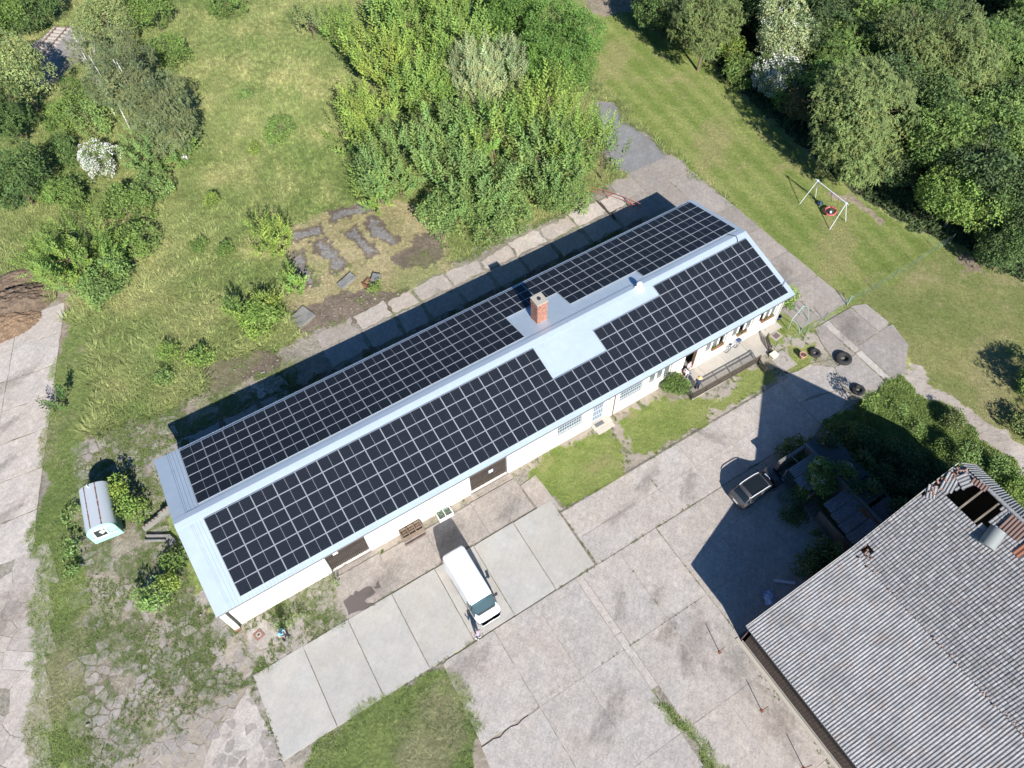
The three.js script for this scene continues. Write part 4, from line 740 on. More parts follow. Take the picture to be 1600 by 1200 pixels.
{ // dark people carrier, nose towards +x
  const t = thing('parked_car', 'dark grey people carrier with silver roof rails and glass roof half in shadow', 'car', [36.0, 0.06, 18.82], PI / 2);
  const W = 0.9, st = (z, k, roof, belt, wr, low = 0.28) => [z, [[W * k * 0.93, low], [W * k, 0.5], [W * k, 0.78], [W * k * 0.97, belt], [W * lerp(k, wr, 0.7), lerp(belt, roof, 0.8)], [W * wr, roof - 0.04], [W * wr * 0.86, roof], [0, roof + 0.025]]];
  const b = loft([st(0.0, 0.86, 0.8, 0.72, 0.72), st(0.1, 0.94, 1.02, 0.9, 0.76), st(0.22, 0.97, 1.16, 0.96, 0.76), st(0.62, 1, 1.58, 0.98, 0.74), st(1.2, 1, 1.66, 0.98, 0.76), st(2.3, 1, 1.68, 0.97, 0.77), st(2.75, 1, 1.62, 0.96, 0.75), st(3.45, 1, 1.14, 0.95, 0.74), st(3.65, 0.99, 1.03, 0.92, 0.78), st(4.2, 0.95, 0.92, 0.84, 0.74), st(4.42, 0.86, 0.76, 0.7, 0.68), st(4.5, 0.76, 0.55, 0.53, 0.6)], 4,
    (s, k, end) => (end ? 'body' : s > 2.05 && s < 2.95 && k >= 5 ? 'rear_window' : s > 6.05 && s < 6.95 && k >= 5 ? 'windscreen' : s > 3.6 && s < 5.7 && k >= 6 ? 'glass_roof' : s > 2.6 && s < 6.7 && k === 3 && floor(s * 4) % 6 !== 0 ? 'side_window' : 'body'));
  mesh('body', b.body, PM(.055, .055, .058, 0.4, { clearcoat: 0.6, clearcoatRoughness: 0.1 }), t);
  for (const k of ['rear_window', 'windscreen', 'glass_roof', 'side_window']) mesh(k, b[k], k === 'glass_roof' ? PM(.012, .015, .016, 0.08, { clearcoat: 0.5 }) : tintedGlass, t);
  wheels(t, [[-0.78, 0.85], [0.78, 0.85], [-0.78, 3.6], [0.78, 3.6]], 0.33, 0.21);
  for (const s of [-1, 1]) {
    mesh('roof_rail', [tube([[s * 0.68, 1.6, 0.72], [s * 0.7, 1.72, 1.0], [s * 0.71, 1.745, 1.8], [s * 0.7, 1.72, 2.4], [s * 0.68, 1.62, 2.7]], 0.034, 24, 6)], M(.6, .61, .62, 0.4), t);
    mesh('wing_mirror', [rbox(s * 0.93, 0.98, 3.02, s * 1.1, 1.12, 3.14, 0.03)], M(.05, .05, .055, 0.3), t);
    mesh('rear_light', [rbox(s * 0.7, 0.86, 0.06, s * 0.85, 0.98, 0.14, 0.02)], M(.15, .012, .012, 0.3), t);
    mesh('headlight', [rbox(s * 0.5, 0.68, 4.28, s * 0.76, 0.82, 4.42, 0.03)], PM(.5, .53, .55, 0.1), t);
    mesh('window_trim', [tube([[s * 0.9, 0.99, 0.7], [s * 0.905, 0.99, 1.8], [s * 0.905, 0.98, 3.2]], 0.012, 16, 5)], steel, t);
  }
  mesh('rear_trim', [rbox(-0.5, 0.7, -0.01, 0.5, 0.76, 0.06, 0.01)], steel, t); mesh('licence_plate', [rbox(-0.26, 0.5, -0.03, 0.26, 0.61, 0.0, 0.004)], trimWhite, t);
  mesh('parking_card', [turned(rbox(-0.3, -0.005, -0.12, 0.3, 0.005, 0.12, 0.004), 0.6, 0, 0)].map((g) => moved(g, 0.1, 1.3, 3.25)), M(.5, .6, .75, 0.3), t);
}
{ // old caravan with arched roof, facing the camera with its pale green end
  const t = thing('old_caravan', 'derelict caravan with arched grey roof, rust seams and a mint green end wall', 'caravan', [-7.78, 0, -5.35], rad(-6.5));
  const arch = (r = 1) => { const p = []; for (let i = 0; i <= 20; i++) { const a = PI * i / 20; p.push([cos(a) * 1.12 * r, 1.75 + (sin(a) ** 0.75) * 0.86 * r]); } return p; };
  const L = 3.95, prof = arch(), roofPts = [];
  const shellG = (inset, z0, z1, bottom) => { const s = new THREE.Shape([new THREE.Vector2(-1.12 + inset, bottom), new THREE.Vector2(1.12 - inset, bottom), ...prof.map(([x, y]) => new THREE.Vector2(x * (1 - inset / 1.12), y - inset))]); const g = new THREE.ExtrudeGeometry(s, { depth: z1 - z0, bevelEnabled: false }); g.translate(0, 0, z0); return g; };
  mesh('body', [shellG(0.03, -L + 0.02, -0.02, 0.42)], M(.06, .17, .165, 0.6), t);
  const rp = [], ri = [];
  const rs2 = []; for (let i = 0; i <= 20; i++) { const [x, y] = prof[i]; rs2.push([x, y]); }
  const band = (i0, i1, z0, z1, lift) => { const pos = [], idx = []; for (let i = i0; i <= i1; i++) { const [x, y] = prof[i], l = hypot(x, y - 1.75) || 1; for (const z of [z0, z1]) pos.push(x + x / l * lift, y + (y - 1.75) / l * lift, z); } for (let i = 0; i < i1 - i0; i++) { const a = 2 * i; idx.push(a, a + 1, a + 2, a + 1, a + 3, a + 2); } const g = new THREE.BufferGeometry(); g.setAttribute('position', new THREE.Float32BufferAttribute(pos, 3)); g.setIndex(idx); g.computeVertexNormals(); g.setAttribute('uv', new THREE.Float32BufferAttribute(new Float32Array(pos.length / 3 * 2), 2)); return g; };
  mesh('roof', [band(0, 20, -L, 0.02, 0.012)], PM(.5, .54, .57, 0.35, { side: THREE.DoubleSide, metalness: 0.2 }), t);
  const seam = []; const r = rng(44); for (const i of [8, 13]) for (let k = 0; k < 26; k++) { const [x, y] = prof[i], z = -L + (k + 0.5) * L / 26, w = 0.02 + r() * 0.035; seam.push(moved(turned(new THREE.BoxGeometry(w * 2, 0.016, L / 26 + 0.01), 0, 0, atan2(-(prof[i + 1][1] - prof[i - 1][1]), -(prof[i + 1][0] - prof[i - 1][0])) + PI), x, y + 0.03, z)); }
  mesh('rust_seam', seam, M(.17, .075, .05, 0.95), t);
  // end wall leaning in towards the top
  const lean = (g) => { const p = g.attributes.position; for (let i = 0; i < p.count; i++) { const y = p.getY(i); p.setZ(i, p.getZ(i) + (y < 1.15 ? 0.36 - (1.15 - y) * 0.25 : 0.36 - (y - 1.15) * 0.24)); } g.computeVertexNormals(); return g; };
  const mint = M(.3, .54, .46, 0.6);
  mesh('end_wall', [lean(shellG(0.02, -0.1, 0.0, 0.5))], mint, t);
  mesh('end_filler', [box(-1.08, 0.45, -0.05, 1.08, 1.5, 0.2)], mint, t);
  mesh('white_band', [lean(box(-0.95, 1.25, 0.0, 0.95, 1.4, 0.012)), lean(box(-0.72, 2.12, 0.0, 0.72, 2.22, 0.012)), lean(box(0.28, 1.405, 0, 0.4, 2.115, 0.012)), lean(box(-0.66, 1.405, 0, -0.55, 2.115, 0.012))], M(.58, .66, .62, 0.5), t);
  mesh('window', [lean(box(-0.54, 1.41, -0.005, 0.27, 2.1, 0.008))], M(.03, .035, .035, 0.3), t);
  mesh('torn_sheet', [lean(moved(turned(new THREE.BoxGeometry(0.4, 0.35, 0.01), 0, 0, 0.5), 0.05, 1.85, 0.016))], M(.45, .45, .43, 0.7), t);
  mesh('side_windows', [box(1.12, 1.5, -3.2, 1.13, 2.0, -2.3), box(1.12, 1.5, -1.7, 1.13, 2.0, -0.7)], glassDark, t);
  wheels(t, [[-0.95, -2.1], [0.95, -2.1]], 0.32, 0.2);
  mesh('vent_pipe', [bar([-0.15, 2.55, -3.7], [-0.12, 2.95, -3.72], 0.045, 0.045, 10)], M(.55, .55, .52, 0.6), t);
}

// ---------------------------------------------------------------- playground, terrace and small things
const whiteSteel = M(.6, .62, .64, 0.45), greenSteel = M(.22, .34, .29, 0.6);
{ const t = thing('nest_swing', 'white steel swing frame on the lawn with a round red nest seat', 'swing');
  const A = [65.72, 2.88, -3.45], B = [65.76, 2.88, 0.5];
  for (const [p, q] of [[[64.7, 0, -3.77], A], [[66.82, 0, -3.6], A], [[64.63, 0, 0.66], B], [[66.87, 0, 0.7], B]]) mesh('leg', [bar(p, q, 0.042, 0.042, 8)], whiteSteel, t);
  mesh('crossbar', [bar([65.71, 2.93, -3.75], [65.77, 2.93, 0.8], 0.05, 0.05, 8)], whiteSteel, t);
  for (const z of [A[2], B[2]]) mesh('joint', [rbox(65.62, 2.78, z - 0.1, 65.86, 3.0, z + 0.1, 0.03)], whiteSteel, t);
  const cx = 66.15, cz = -0.95, y = 0.5, ring = new THREE.TorusGeometry(0.55, 0.085, 10, 32); ring.rotateX(PI / 2); ring.rotateZ(0.18);
  const seat = mesh('nest_ring', [moved(ring, cx, y, cz)], M(.52, .1, .11, 0.7), t);
  const net = []; for (let i = -4; i <= 4; i++) { const h = sqrt(0.27 - (i * 0.11) ** 2 > 0 ? 0.27 - (i * 0.11) ** 2 : 0.01); net.push(bar([cx + i * 0.11, y - 0.06 + i * 0.018, cz - h], [cx + i * 0.11, y - 0.06 + i * 0.018, cz + h], 0.022, 0.022, 5), bar([cx - h, y - 0.06, cz + i * 0.11], [cx + h, y - 0.04, cz + i * 0.11], 0.022, 0.022, 5)); }
  mesh('net', net, M(.03, .03, .035, 0.9), seat);
  mesh('ropes', [[0.4, -0.4], [-0.4, -0.4], [0.4, 0.4], [-0.4, 0.4]].map(([dx, dz]) => bar([cx + dx, y, cz + dz], [65.75, 2.88, cz + dz * 1.2], 0.014, 0.014, 5)), M(.1, .1, .1, 0.9), t);
  const w = mesh('cloth_on_seat', moved(new THREE.SphereGeometry(0.17, 10, 8), 0, 0, 0), M(.6, .62, .62, 0.9)); w.scale.set(1.3, 0.35, 0.8); w.position.set(cx - 0.1, y + 0.02, cz + 0.12); w.rotation.y = 0.7; tag(w, 'crumpled white cloth lying in the red nest swing', 'cloth');
  const bag = new THREE.IcosahedronGeometry(0.3, 2), p = bag.attributes.position; for (let i = 0; i < p.count; i++) { const k = 0.8 + noise(NC, p.getX(i) * 0.4 + 0.5, p.getY(i) * 0.4 + p.getZ(i) * 0.3) * 0.5; p.setXYZ(i, p.getX(i) * k * 1.15, p.getY(i) * k * 0.7, p.getZ(i) * k * 0.8); } bag.computeVertexNormals();
  const b = thing('dropped_bag', 'dark blue bag lying on the lawn beside the nest swing', 'bag', [0, 0, 0]); { const q = [66.42, -2.61]; b.position.set(q[0], 0.16, q[1]); } mesh('sack', [bag], M(.03, .05, .085, 0.8), b); mesh('strap', [tube([[-0.2, 0.1, 0], [0, 0.3, 0.05], [0.2, 0.1, 0.05]], 0.018)], M(.15, .22, .32, 0.8), b);
}
{ // small sign at the wood's edge
  const t = thing('small_sign', 'small pale green sign board on a thin white post at the wood edge', 'sign', [73.68, 0, 12.44], 0);
  mesh('post', [bar([0, 0, 0], [0.05, 2.0, 0.05], 0.035, 0.035, 8)], whiteSteel, t);
  mesh('board', [turned(rbox(-0.3, -0.36, -0.02, 0.3, 0.36, 0.02, 0.01), -0.55, 0.5, 0)].map((g) => moved(g, 0.08, 2.1, 0.1)), M(.52, .66, .62, 0.5), t);
}
{ // green wire fence from the terrace across to the wood
  const t = thing('wire_fence', 'thin green wire mesh fence on slim posts crossing from the building to the wood', 'fence');
  const P = [[49.4, 9.0], [51.2, 9.15], [53.0, 9.2], [55.6, 8.95], [58.85, 8.72], [62.3, 8.8], [65.2, 8.72], [68.2, 8.65], [71.4, 8.5], [73.4, 8.52]], H = 1.15, wire = [];
  for (let i = 0; i < P.length - 1; i++) { const [ax, az] = P[i], [bx, bz] = P[i + 1], n = Math.round(hypot(bx - ax, bz - az) / 0.2); for (let k = 0; k <= n; k++) { const x = lerp(ax, bx, k / n), z = lerp(az, bz, k / n); wire.push(bar([x, 0.03, z], [x, H, z], 0.003, 0.003, 3)); } for (let y = 0.06; y <= H; y += 0.2) wire.push(bar([ax, y, az], [bx, y, bz], 0.003, 0.003, 3)); }
  for (const [x, z] of P) mesh('post', [bar([x, 0, z], [x, 1.25, z], 0.028, 0.028, 8)], M(.06, .13, .09, 0.6), t);
  tag(mesh('mesh_wire', wire, M(.2, .26, .23, 0.6), t), null, null, null, 'stuff');
  mesh('straining_post', [bar([58.85, 0, 8.72], [59.4, 0.9, 8.7], 0.03), bar([58.7, 0, 8.9], [58.95, 1.3, 8.7], 0.03)], greenSteel, t);
}
{ // small goal frame
  const t = thing('goal_frame', 'pale green tube frame of a small goal on the grass by the gable', 'goal');
  const f = (x, y, z) => [x, y, z];
  mesh('front_post', [bar(f(52.02, 0, 8.0), f(51.98, 1.45, 7.95), 0.035, 0.035, 8)], greenSteel, t); mesh('front_post', [bar(f(54.1, 0, 7.35), f(54.08, 1.45, 7.3), 0.035, 0.035, 8)], greenSteel, t);
  mesh('crossbar', [bar(f(51.98, 1.45, 7.95), f(54.08, 1.45, 7.3), 0.035, 0.035, 8)], M(.42, .52, .5, 0.5), t);
  mesh('back_stay', [tube([f(51.98, 1.45, 7.95), f(52.25, 1.3, 8.2), f(52.6, 0.6, 8.6), f(52.65, 0.02, 8.85)], 0.03)], greenSteel, t); mesh('back_stay', [tube([f(54.08, 1.45, 7.3), f(54.4, 1.3, 7.55), f(54.5, 0.6, 7.9), f(54.4, 0.02, 8.2)], 0.03)], greenSteel, t);
  mesh('ground_bar', [bar(f(52.65, 0.04, 8.85), f(54.4, 0.04, 8.2), 0.035, 0.035, 8)], greenSteel, t);
}
{ // three tyres used as sand boxes
  const tyre = (R, r, at, label) => { const t = thing('tyre_sandbox', label, 'tyre', at, 0); const g = new THREE.TorusGeometry(R, r, 12, 32); g.rotateX(PI / 2); g.scale(1, 0.85, 1); mesh('tread', [moved(g, 0, r * 0.85, 0)], M(.022, .022, .023, 0.85), t); const s = new THREE.SphereGeometry(R - r * 0.75, 20, 6, 0, PI * 2, 0, PI / 2); s.scale(1, 0.32, 1); mesh('sand', [moved(s, 0, 0.03, 0)], M(.2, .17, .14, 1), t); };
  tyre(0.36, 0.17, [52.12, 0.03, 11.36], 'smaller black tyre lying on the grass edge beside the flower pot'); tyre(0.52, 0.24, [53.78, 0.05, 13.22], 'largest black tyre lying on the concrete between the other two tyres'); tyre(0.41, 0.19, [52.42, 0.05, 16.36], 'black tyre lying by the overgrown bank at the edge of the barn shadow');
}
{ const t = thing('flower_pot', 'terracotta flower pot full of soil on the grass by the tyres', 'flower pot', [50.83, 0, 11.05]); const prof = [[0.0, 0.02], [0.2, 0.02], [0.29, 0.5], [0.33, 0.5], [0.33, 0.58], [0.27, 0.58], [0.26, 0.5], [0, 0.5]].map(([x, y]) => new THREE.Vector2(x, y)); mesh('pot', new THREE.LatheGeometry(prof, 24), M(.5, .28, .2, 0.85), t); mesh('soil', [cyl(0, 0.5, 0.53, 0, 0.26, 0.24)], M(.1, .06, .05, 1), t); }
{ const t = thing('storage_box', 'pale yellow lidded box standing where the fence meets the terrace', 'box', [48.72, 0.03, 9.58], 0.06); mesh('tub', [rbox(-0.33, 0, -0.27, 0.33, 0.34, 0.27, 0.04)], M(.42, .4, .3, 0.6), t); mesh('lid', [rbox(-0.36, 0.345, -0.3, 0.36, 0.4, 0.3, 0.025)], M(.72, .69, .52, 0.5), t); }
{ const t = thing('blue_tub', 'dark blue plastic tub at the foot of the gable corner', 'tub', [52.12, 0, 6.5]); const g = new THREE.LatheGeometry([[0, 0.02], [0.2, 0.02], [0.26, 0.42], [0.28, 0.42], [0.23, 0.05], [0, 0.05]].map(([x, y]) => new THREE.Vector2(x, y)), 20); mesh('bucket', g, M(.03, .035, .1, 0.5), t); mesh('rim', [moved(turned(new THREE.TorusGeometry(0.27, 0.02, 6, 20), PI / 2, 0, 0), 0, 0.42, 0)], M(.1, .12, .25, 0.5), t); }
{ const t = thing('drain_cover', 'square sunken drain cover in the grass beside the wire fence', 'drain', [50.6, 0, 7.95], 0.1); mesh('frame', [rbox(-0.5, 0, -0.4, 0.5, 0.05, 0.4, 0.02)], M(.33, .29, .25, 0.95), t); mesh('cover', [rbox(-0.3, 0.051, -0.24, 0.3, 0.075, 0.24, 0.01)], M(.13, .1, .095, 0.9), t); }
{ const t = thing('manhole_cover', 'square rusty red manhole cover near the left front corner of the building', 'manhole', [-0.55, 0.04, 8.15], 0.25); mesh('frame', [rbox(-0.33, 0, -0.32, 0.33, 0.05, 0.32, 0.01)], M(.23, .125, .095, 0.9), t); mesh('lid', [cyl(0, 0.051, 0.07, 0, 0.2, 0.2, 18)], M(.35, .3, .26, 0.9), t); mesh('grip', [rbox(-0.1, 0.071, -0.06, 0.1, 0.09, 0.06, 0.01)], darkMetal, t); }
// terrace with wooden railing
{ const t = pavement('terrace'); for (const [x0, x1] of [[39.75, 42.2], [42.2, 44.7], [44.7, 47.15]]) mesh('slab', slabGeometry(quad(x0, 6.72, x1, 9.15), { gap: 0.008, jag: 0.003, top: 0.1, tint: 0.94, warm: 0.03, vary: 0.05 }), newConcrete, t); mesh('slab', slabGeometry(quad(47.2, 6.72, 49.6, 9.0), { gap: 0.01, jag: 0.02, top: 0.06, tint: 0.88, warm: 0.03 }), newConcrete, t); mesh('slab', slabGeometry(quad(49.6, 6.72, 51.8, 7.5), { gap: 0.01, jag: 0.02, top: 0.05, tint: 0.9, warm: 0.06 }), newConcrete, t); mesh('kerb', [rbox(39.5, 0, 9.16, 47.25, 0.12, 9.28, 0.01)], M(.38, .34, .28, 0.95), t); }
const greyBrown = wood(.15, .135, .115);
const slatG = box(-0.03, 0, -0.012, 0.03, 0.86, 0.012);
function railing(name, label, A, B, turnPosts, brace) {   // pickets between two rails
  const t = thing(name, label, 'railing', [A[0], A[2] ?? 0.03, A[1]], -atan2(B[1] - A[1], B[0] - A[0])), L = hypot(B[0] - A[0], B[1] - A[1]);
  const n = Math.round(L / 0.135);
  for (let i = 0; i <= n; i++) mesh('slat', slatG, greyBrown, t).position.set(0.05 + (L - 0.1) * i / n, 0.08, 0.03);
  for (const y of [0.24, 0.78]) mesh('rail', [box(0, y - 0.04, -0.03, L, y + 0.04, 0.012)], greyBrown, t);
  for (let i = 0; i <= turnPosts; i++) mesh('post', [box(L * i / turnPosts - 0.05, 0, -0.1, L * i / turnPosts + 0.05, 1.0, -0.035)], greyBrown, t);
  if (brace) mesh('brace', [beam([0.05, 0.24, -0.05], [L - 0.05, 0.78, -0.05], 0.03, 0.08)], greyBrown, t);
  return t;
}
{ const r = railing('picket_railing', 'long weathered wooden picket railing along the terrace edge', [39.6, 9.22], [47.2, 9.32], 5); mesh('top_board', [box(-0.05, 0.98, -0.08, 7.65, 1.01, 0.04)], wood(.22, .2, .165), r); railing('picket_gate', 'open wooden picket gate at the shrub end of the terrace railing', [39.55, 9.2], [39.35, 8.15], 1, true); railing('picket_gate', 'open wooden picket gate at the barn-shadow end of the terrace railing', [46.95, 9.4], [46.75, 10.45], 1, true); railing('picket_gate', 'wooden picket gate with diagonal brace standing beside the pale yellow box', [49.45, 7.75], [48.75, 8.95], 1, true); }
{ // bicycle leaning on the wall
  const t = thing('bicycle', 'blue bicycle leaning against the white wall on the terrace', 'bicycle', [45.5, 0.1, 6.98], 0); t.rotation.set(-0.12, 0, 0);
  const bl = M(.06, .13, .3, 0.35), wheelG = new THREE.TorusGeometry(0.33, 0.022, 6, 28);
  for (const x of [0, 1.05]) { const w = mesh('wheel', wheelG, M(.02, .02, .02, 0.9), t); w.position.set(x, 0.35, 0); mesh('spokes', Array.from({ length: 9 }, (_, i) => bar([cos(i * PI / 9) * 0.32, sin(i * PI / 9) * 0.32, 0], [-cos(i * PI / 9) * 0.32, -sin(i * PI / 9) * 0.32, 0], 0.003, 0.003, 3)), steel, w); mesh('mudguard', [turned(new THREE.TorusGeometry(0.37, 0.022, 5, 16, PI * 0.7), 0, 0, 0.5)], steel, w); }
  mesh('frame', [bar([0, 0.35, 0], [0.25, 0.88, 0], 0.02), bar([0.42, 0.32, 0], [0.25, 0.86, 0], 0.02), bar([0.42, 0.32, 0], [0.9, 0.78, 0], 0.022), bar([0.27, 0.78, 0], [0.9, 0.84, 0], 0.02), bar([0.88, 0.92, 0], [1.05, 0.35, 0], 0.02), bar([0, 0.35, 0], [0.42, 0.32, 0], 0.016)], bl, t);
  mesh('handlebar', [tube([[0.72, 1.02, -0.28], [0.84, 1.04, -0.2], [0.9, 1.02, 0], [0.84, 1.04, 0.2], [0.72, 1.02, 0.28]], 0.016)], steel, t); mesh('saddle', [rbox(0.08, 0.92, -0.09, 0.36, 0.98, 0.09, 0.025)], blackPlastic, t);
  mesh('child_seat', [rbox(1.0, 0.75, -0.2, 1.45, 1.0, 0.2, 0.08)], M(.04, .07, .16, 0.7), t); mesh('carrier', [box(-0.3, 0.72, -0.08, 0.2, 0.75, 0.08)], steel, t);
}
{ // wooden crate with three compartments against the wall
  const t = thing('pallet_crate', 'weathered wooden pallet crate with three compartments standing before the white wall', 'crate', [11.9, 0.06, 6.86]);
  const w = wood(.4, .33, .28);
  for (let i = 0; i < 4; i++) mesh('divider', [box(i * 0.58, 0, 0, i * 0.58 + 0.07, 0.95, 0.62)], w, t);
  for (let i = 0; i < 4; i++) mesh('front_plank', [box(-0.03, 0.04 + i * 0.19, 0.625, 1.84, 0.2 + i * 0.19, 0.65)], w, t);
  for (let i = 0; i < 3; i++) mesh('back_plank', [box(-0.02, 0.1 + i * 0.3, -0.03, 1.83, 0.32 + i * 0.3, -0.003)], wood(.4, .32, .25), t);
  for (let i = 0; i < 3; i++) for (let k = 0; k < 2; k++) mesh('cross_slat', [box(i * 0.58 + 0.075, 0.62 + k * 0.03, 0.08 + k * 0.24, (i + 1) * 0.58 - 0.005, 0.65 + k * 0.03, 0.2 + k * 0.24)], w, t);
  mesh('lower_plank', [box(-0.06, 0.0, 0.9, 1.8, 0.1, 1.0)], w, t);
}
{ // glazed cold frame
  const t = thing('cold_frame', 'white framed box with glass top behind the van by the wall', 'cold frame', [15.12, 0.06, 6.75]), a = rng(6);
  mesh('box_side', [box(0, 0, 0, 1.25, 0.5, 0.04), box(0, 0, 0.78, 1.25, 0.42, 0.82), box(0, 0, 0.045, 0.04, 0.46, 0.775), box(1.21, 0, 0.045, 1.25, 0.46, 0.775)], M(.66, .66, .63, 0.6), t);
  mesh('lid_frame', [box(-0.02, 0.5, -0.02, 1.27, 0.55, 0.05), box(-0.02, 0.47, 0.78, 1.27, 0.52, 0.85), box(-0.02, 0.5, 0.06, 0.05, 0.54, 0.77), box(1.2, 0.5, 0.06, 1.27, 0.54, 0.77), box(0.6, 0.505, 0.06, 0.65, 0.535, 0.77)], M(.75, .76, .74, 0.5), t);
  mesh('glass', [box(0.055, 0.515, 0.065, 0.595, 0.525, 0.765), box(0.655, 0.515, 0.065, 1.195, 0.525, 0.765)], glassClear, t);
  const st = []; for (let i = 0; i < 60; i++) st.push(moved(new THREE.TetrahedronGeometry(0.06 + a() * 0.07), 0.1 + a() * 1.05, 0.2 + a() * 0.22, 0.1 + a() * 0.62)); mesh('plants', st, M(.09, .15, .08, 0.8), t);
}
// rusty railing round the basement steps behind the building
{ const t = thing('rusty_railing', 'bent rusty red railing by the basement steps behind the building', 'railing'), P = [[46.6, -17.6], [48.2, -15.4], [49.4, -13.3], [50.2, -12.2]];
  for (const [x, z] of P.slice(0, 3)) mesh('post', [bar([x, 0, z], [x + 0.03, 1.05, z], 0.04, 0.04, 8)], M(.32, .1, .07, 0.85), t);
  for (const y of [0.55, 1.02]) mesh('rail', [tube(P.map(([x, z], i) => [x, y - (i > 2 ? 0.3 : 0), z]), 0.03, 20, 6)], M(.32, .1, .07, 0.85), t); mesh('end_post', [bar([49.4, 0.0, -13.3], [49.15, 0.9, -13.0], 0.05), bar([49.75, 0, -12.9], [49.4, 1.0, -13.3], 0.04)], M(.3, .09, .06, 0.85), t); }
struct('basement_steps', [box(47.0, -0.05, -15.4, 48.6, 0.03, -12.6), box(46.9, 0, -15.6, 47.0, 0.25, -12.4)], M(.07, .06, .05, 1));
// concrete blocks and shaft on the waste ground
const lichen = new THREE.MeshStandardMaterial({ map: scaled(fibreMap, 1 / 3), color: lin(.85, .85, .8), roughness: 0.95 });
for (const [x, z, w, d, h, turn, label] of [[19.58, -19.87, 1.9, 0.85, 0.35, 0.35, 'long pale lichened concrete block on the waste ground behind the building'], [14.01, -18.06, 2.0, 1.7, 0.25, 0.35, 'broad lichened concrete slab beside the young bushes behind the building'], [22.2, -18.58, 0.9, 0.8, 0.5, 0.8, 'tilted concrete block at the mouth of a rusty shaft']]) { const b = thing('concrete_block', label, 'block', [x, 0, z], turn); const g = new THREE.BoxGeometry(w, h, d, 6, 2, 4), p = g.attributes.position; for (let i = 0; i < p.count; i++) { p.setX(i, p.getX(i) + (noise(NC, p.getZ(i) * 0.4, p.getY(i)) - 0.5) * 0.08); p.setY(i, p.getY(i) + h / 2 + (noise(NB, p.getX(i) * 0.3, p.getZ(i) * 0.3) - 0.5) * 0.1); } g.computeVertexNormals(); mesh('block_body', [worldUV(g)], lichen, b); }
{ const t = thing('rusty_shaft', 'open rusty iron shaft rim beside the tilted concrete block', 'shaft', [0, 0, 0]), q = [21.3, -18.47]; t.position.set(q[0], 0, q[1]); t.rotation.y = 0.5; mesh('rim', [box(-0.5, 0, -0.4, -0.42, 0.4, 0.4), box(0.42, 0, -0.4, 0.5, 0.25, 0.4), box(-0.42, 0, -0.4, 0.42, 0.3, -0.34)], rusty, t); mesh('pit', [box(-0.42, 0.001, -0.34, 0.42, 0.02, 0.4)], M(.012, .012, .012, 1), t); mesh('cover', [turned(box(-0.45, 0, -0.02, 0.45, 0.06, 0.7), -0.5, 0, 0)].map((g) => moved(g, 0, 0.2, 0.42)), M(.2, .12, .08, 0.9), t); }
// rubble and a fallen trough beside the caravan
{ const q = [-4.62, -3.32], t = thing('concrete_trough', 'broken pale concrete trough lying in weeds left of the building', 'trough', [q[0], 0, q[1]], -0.55); mesh('channel', [box(-1.0, 0, -0.25, 1.0, 0.1, 0.25), box(-1.0, 0.1, -0.25, 1.0, 0.32, -0.17), box(-1.0, 0.1, 0.17, 0.7, 0.3, 0.25)], lichen, t); mesh('end_piece', [turned(rbox(-0.12, 0, -0.35, 0.12, 0.3, 0.35, 0.02), 0, 0.9, 0)].map((g) => moved(g, 1.2, 0.02, 0.1)), lichen, t); }
{ const q = [-4.03, -4.89], t = thing('low_wall', 'short broken concrete wall stub at the left end of the building', 'wall', [q[0], 0, q[1]], 0.22); mesh('wall_body', [rbox(-1.35, 0, -0.15, 1.2, 0.55, 0.15, 0.03), rbox(0.2, 0.5, -0.13, 1.15, 0.8, 0.13, 0.03)], lichen, t); mesh('top_crust', Array.from({ length: 9 }, (_, i) => moved(new THREE.DodecahedronGeometry(0.12, 0), -1.2 + i * 0.28, 0.56 + (i > 5 ? 0.26 : 0), 0)), M(.22, .17, .13, 0.95), t); }
// loose stones
{ const r = rng(72), g = new THREE.DodecahedronGeometry(0.12, 0), mtl = M(.25, .225, .195, 0.95), o = new THREE.InstancedMesh(g, mtl, 700), m = new THREE.Matrix4(), q = new THREE.Quaternion(); o.name = 'loose_stones'; let n = 0;
  while (n < 700) { const k = n % 3, x = k === 0 ? -15 + r() * 17 : k === 1 ? -3 + r() * 40 : 8 + r() * 18, z = k === 0 ? -12 + r() * 26 : k === 1 ? -17 + r() * 4 : -30 + r() * 14, id = zoneAt(x, z); if (id !== MOSS && id !== DARKSOIL) continue; const s = 0.2 + r() * r() * r() * 1.3; q.setFromEuler(new THREE.Euler(r() * 6, r() * 6, 0)); m.compose(V(x, s * 0.05, z), q, V(s, s * 0.6, s)); o.setMatrixAt(n++, m); }
  scene.add(o); tag(o, 'loose grey stones scattered over the bare broken ground', 'stones', null, 'stuff'); }
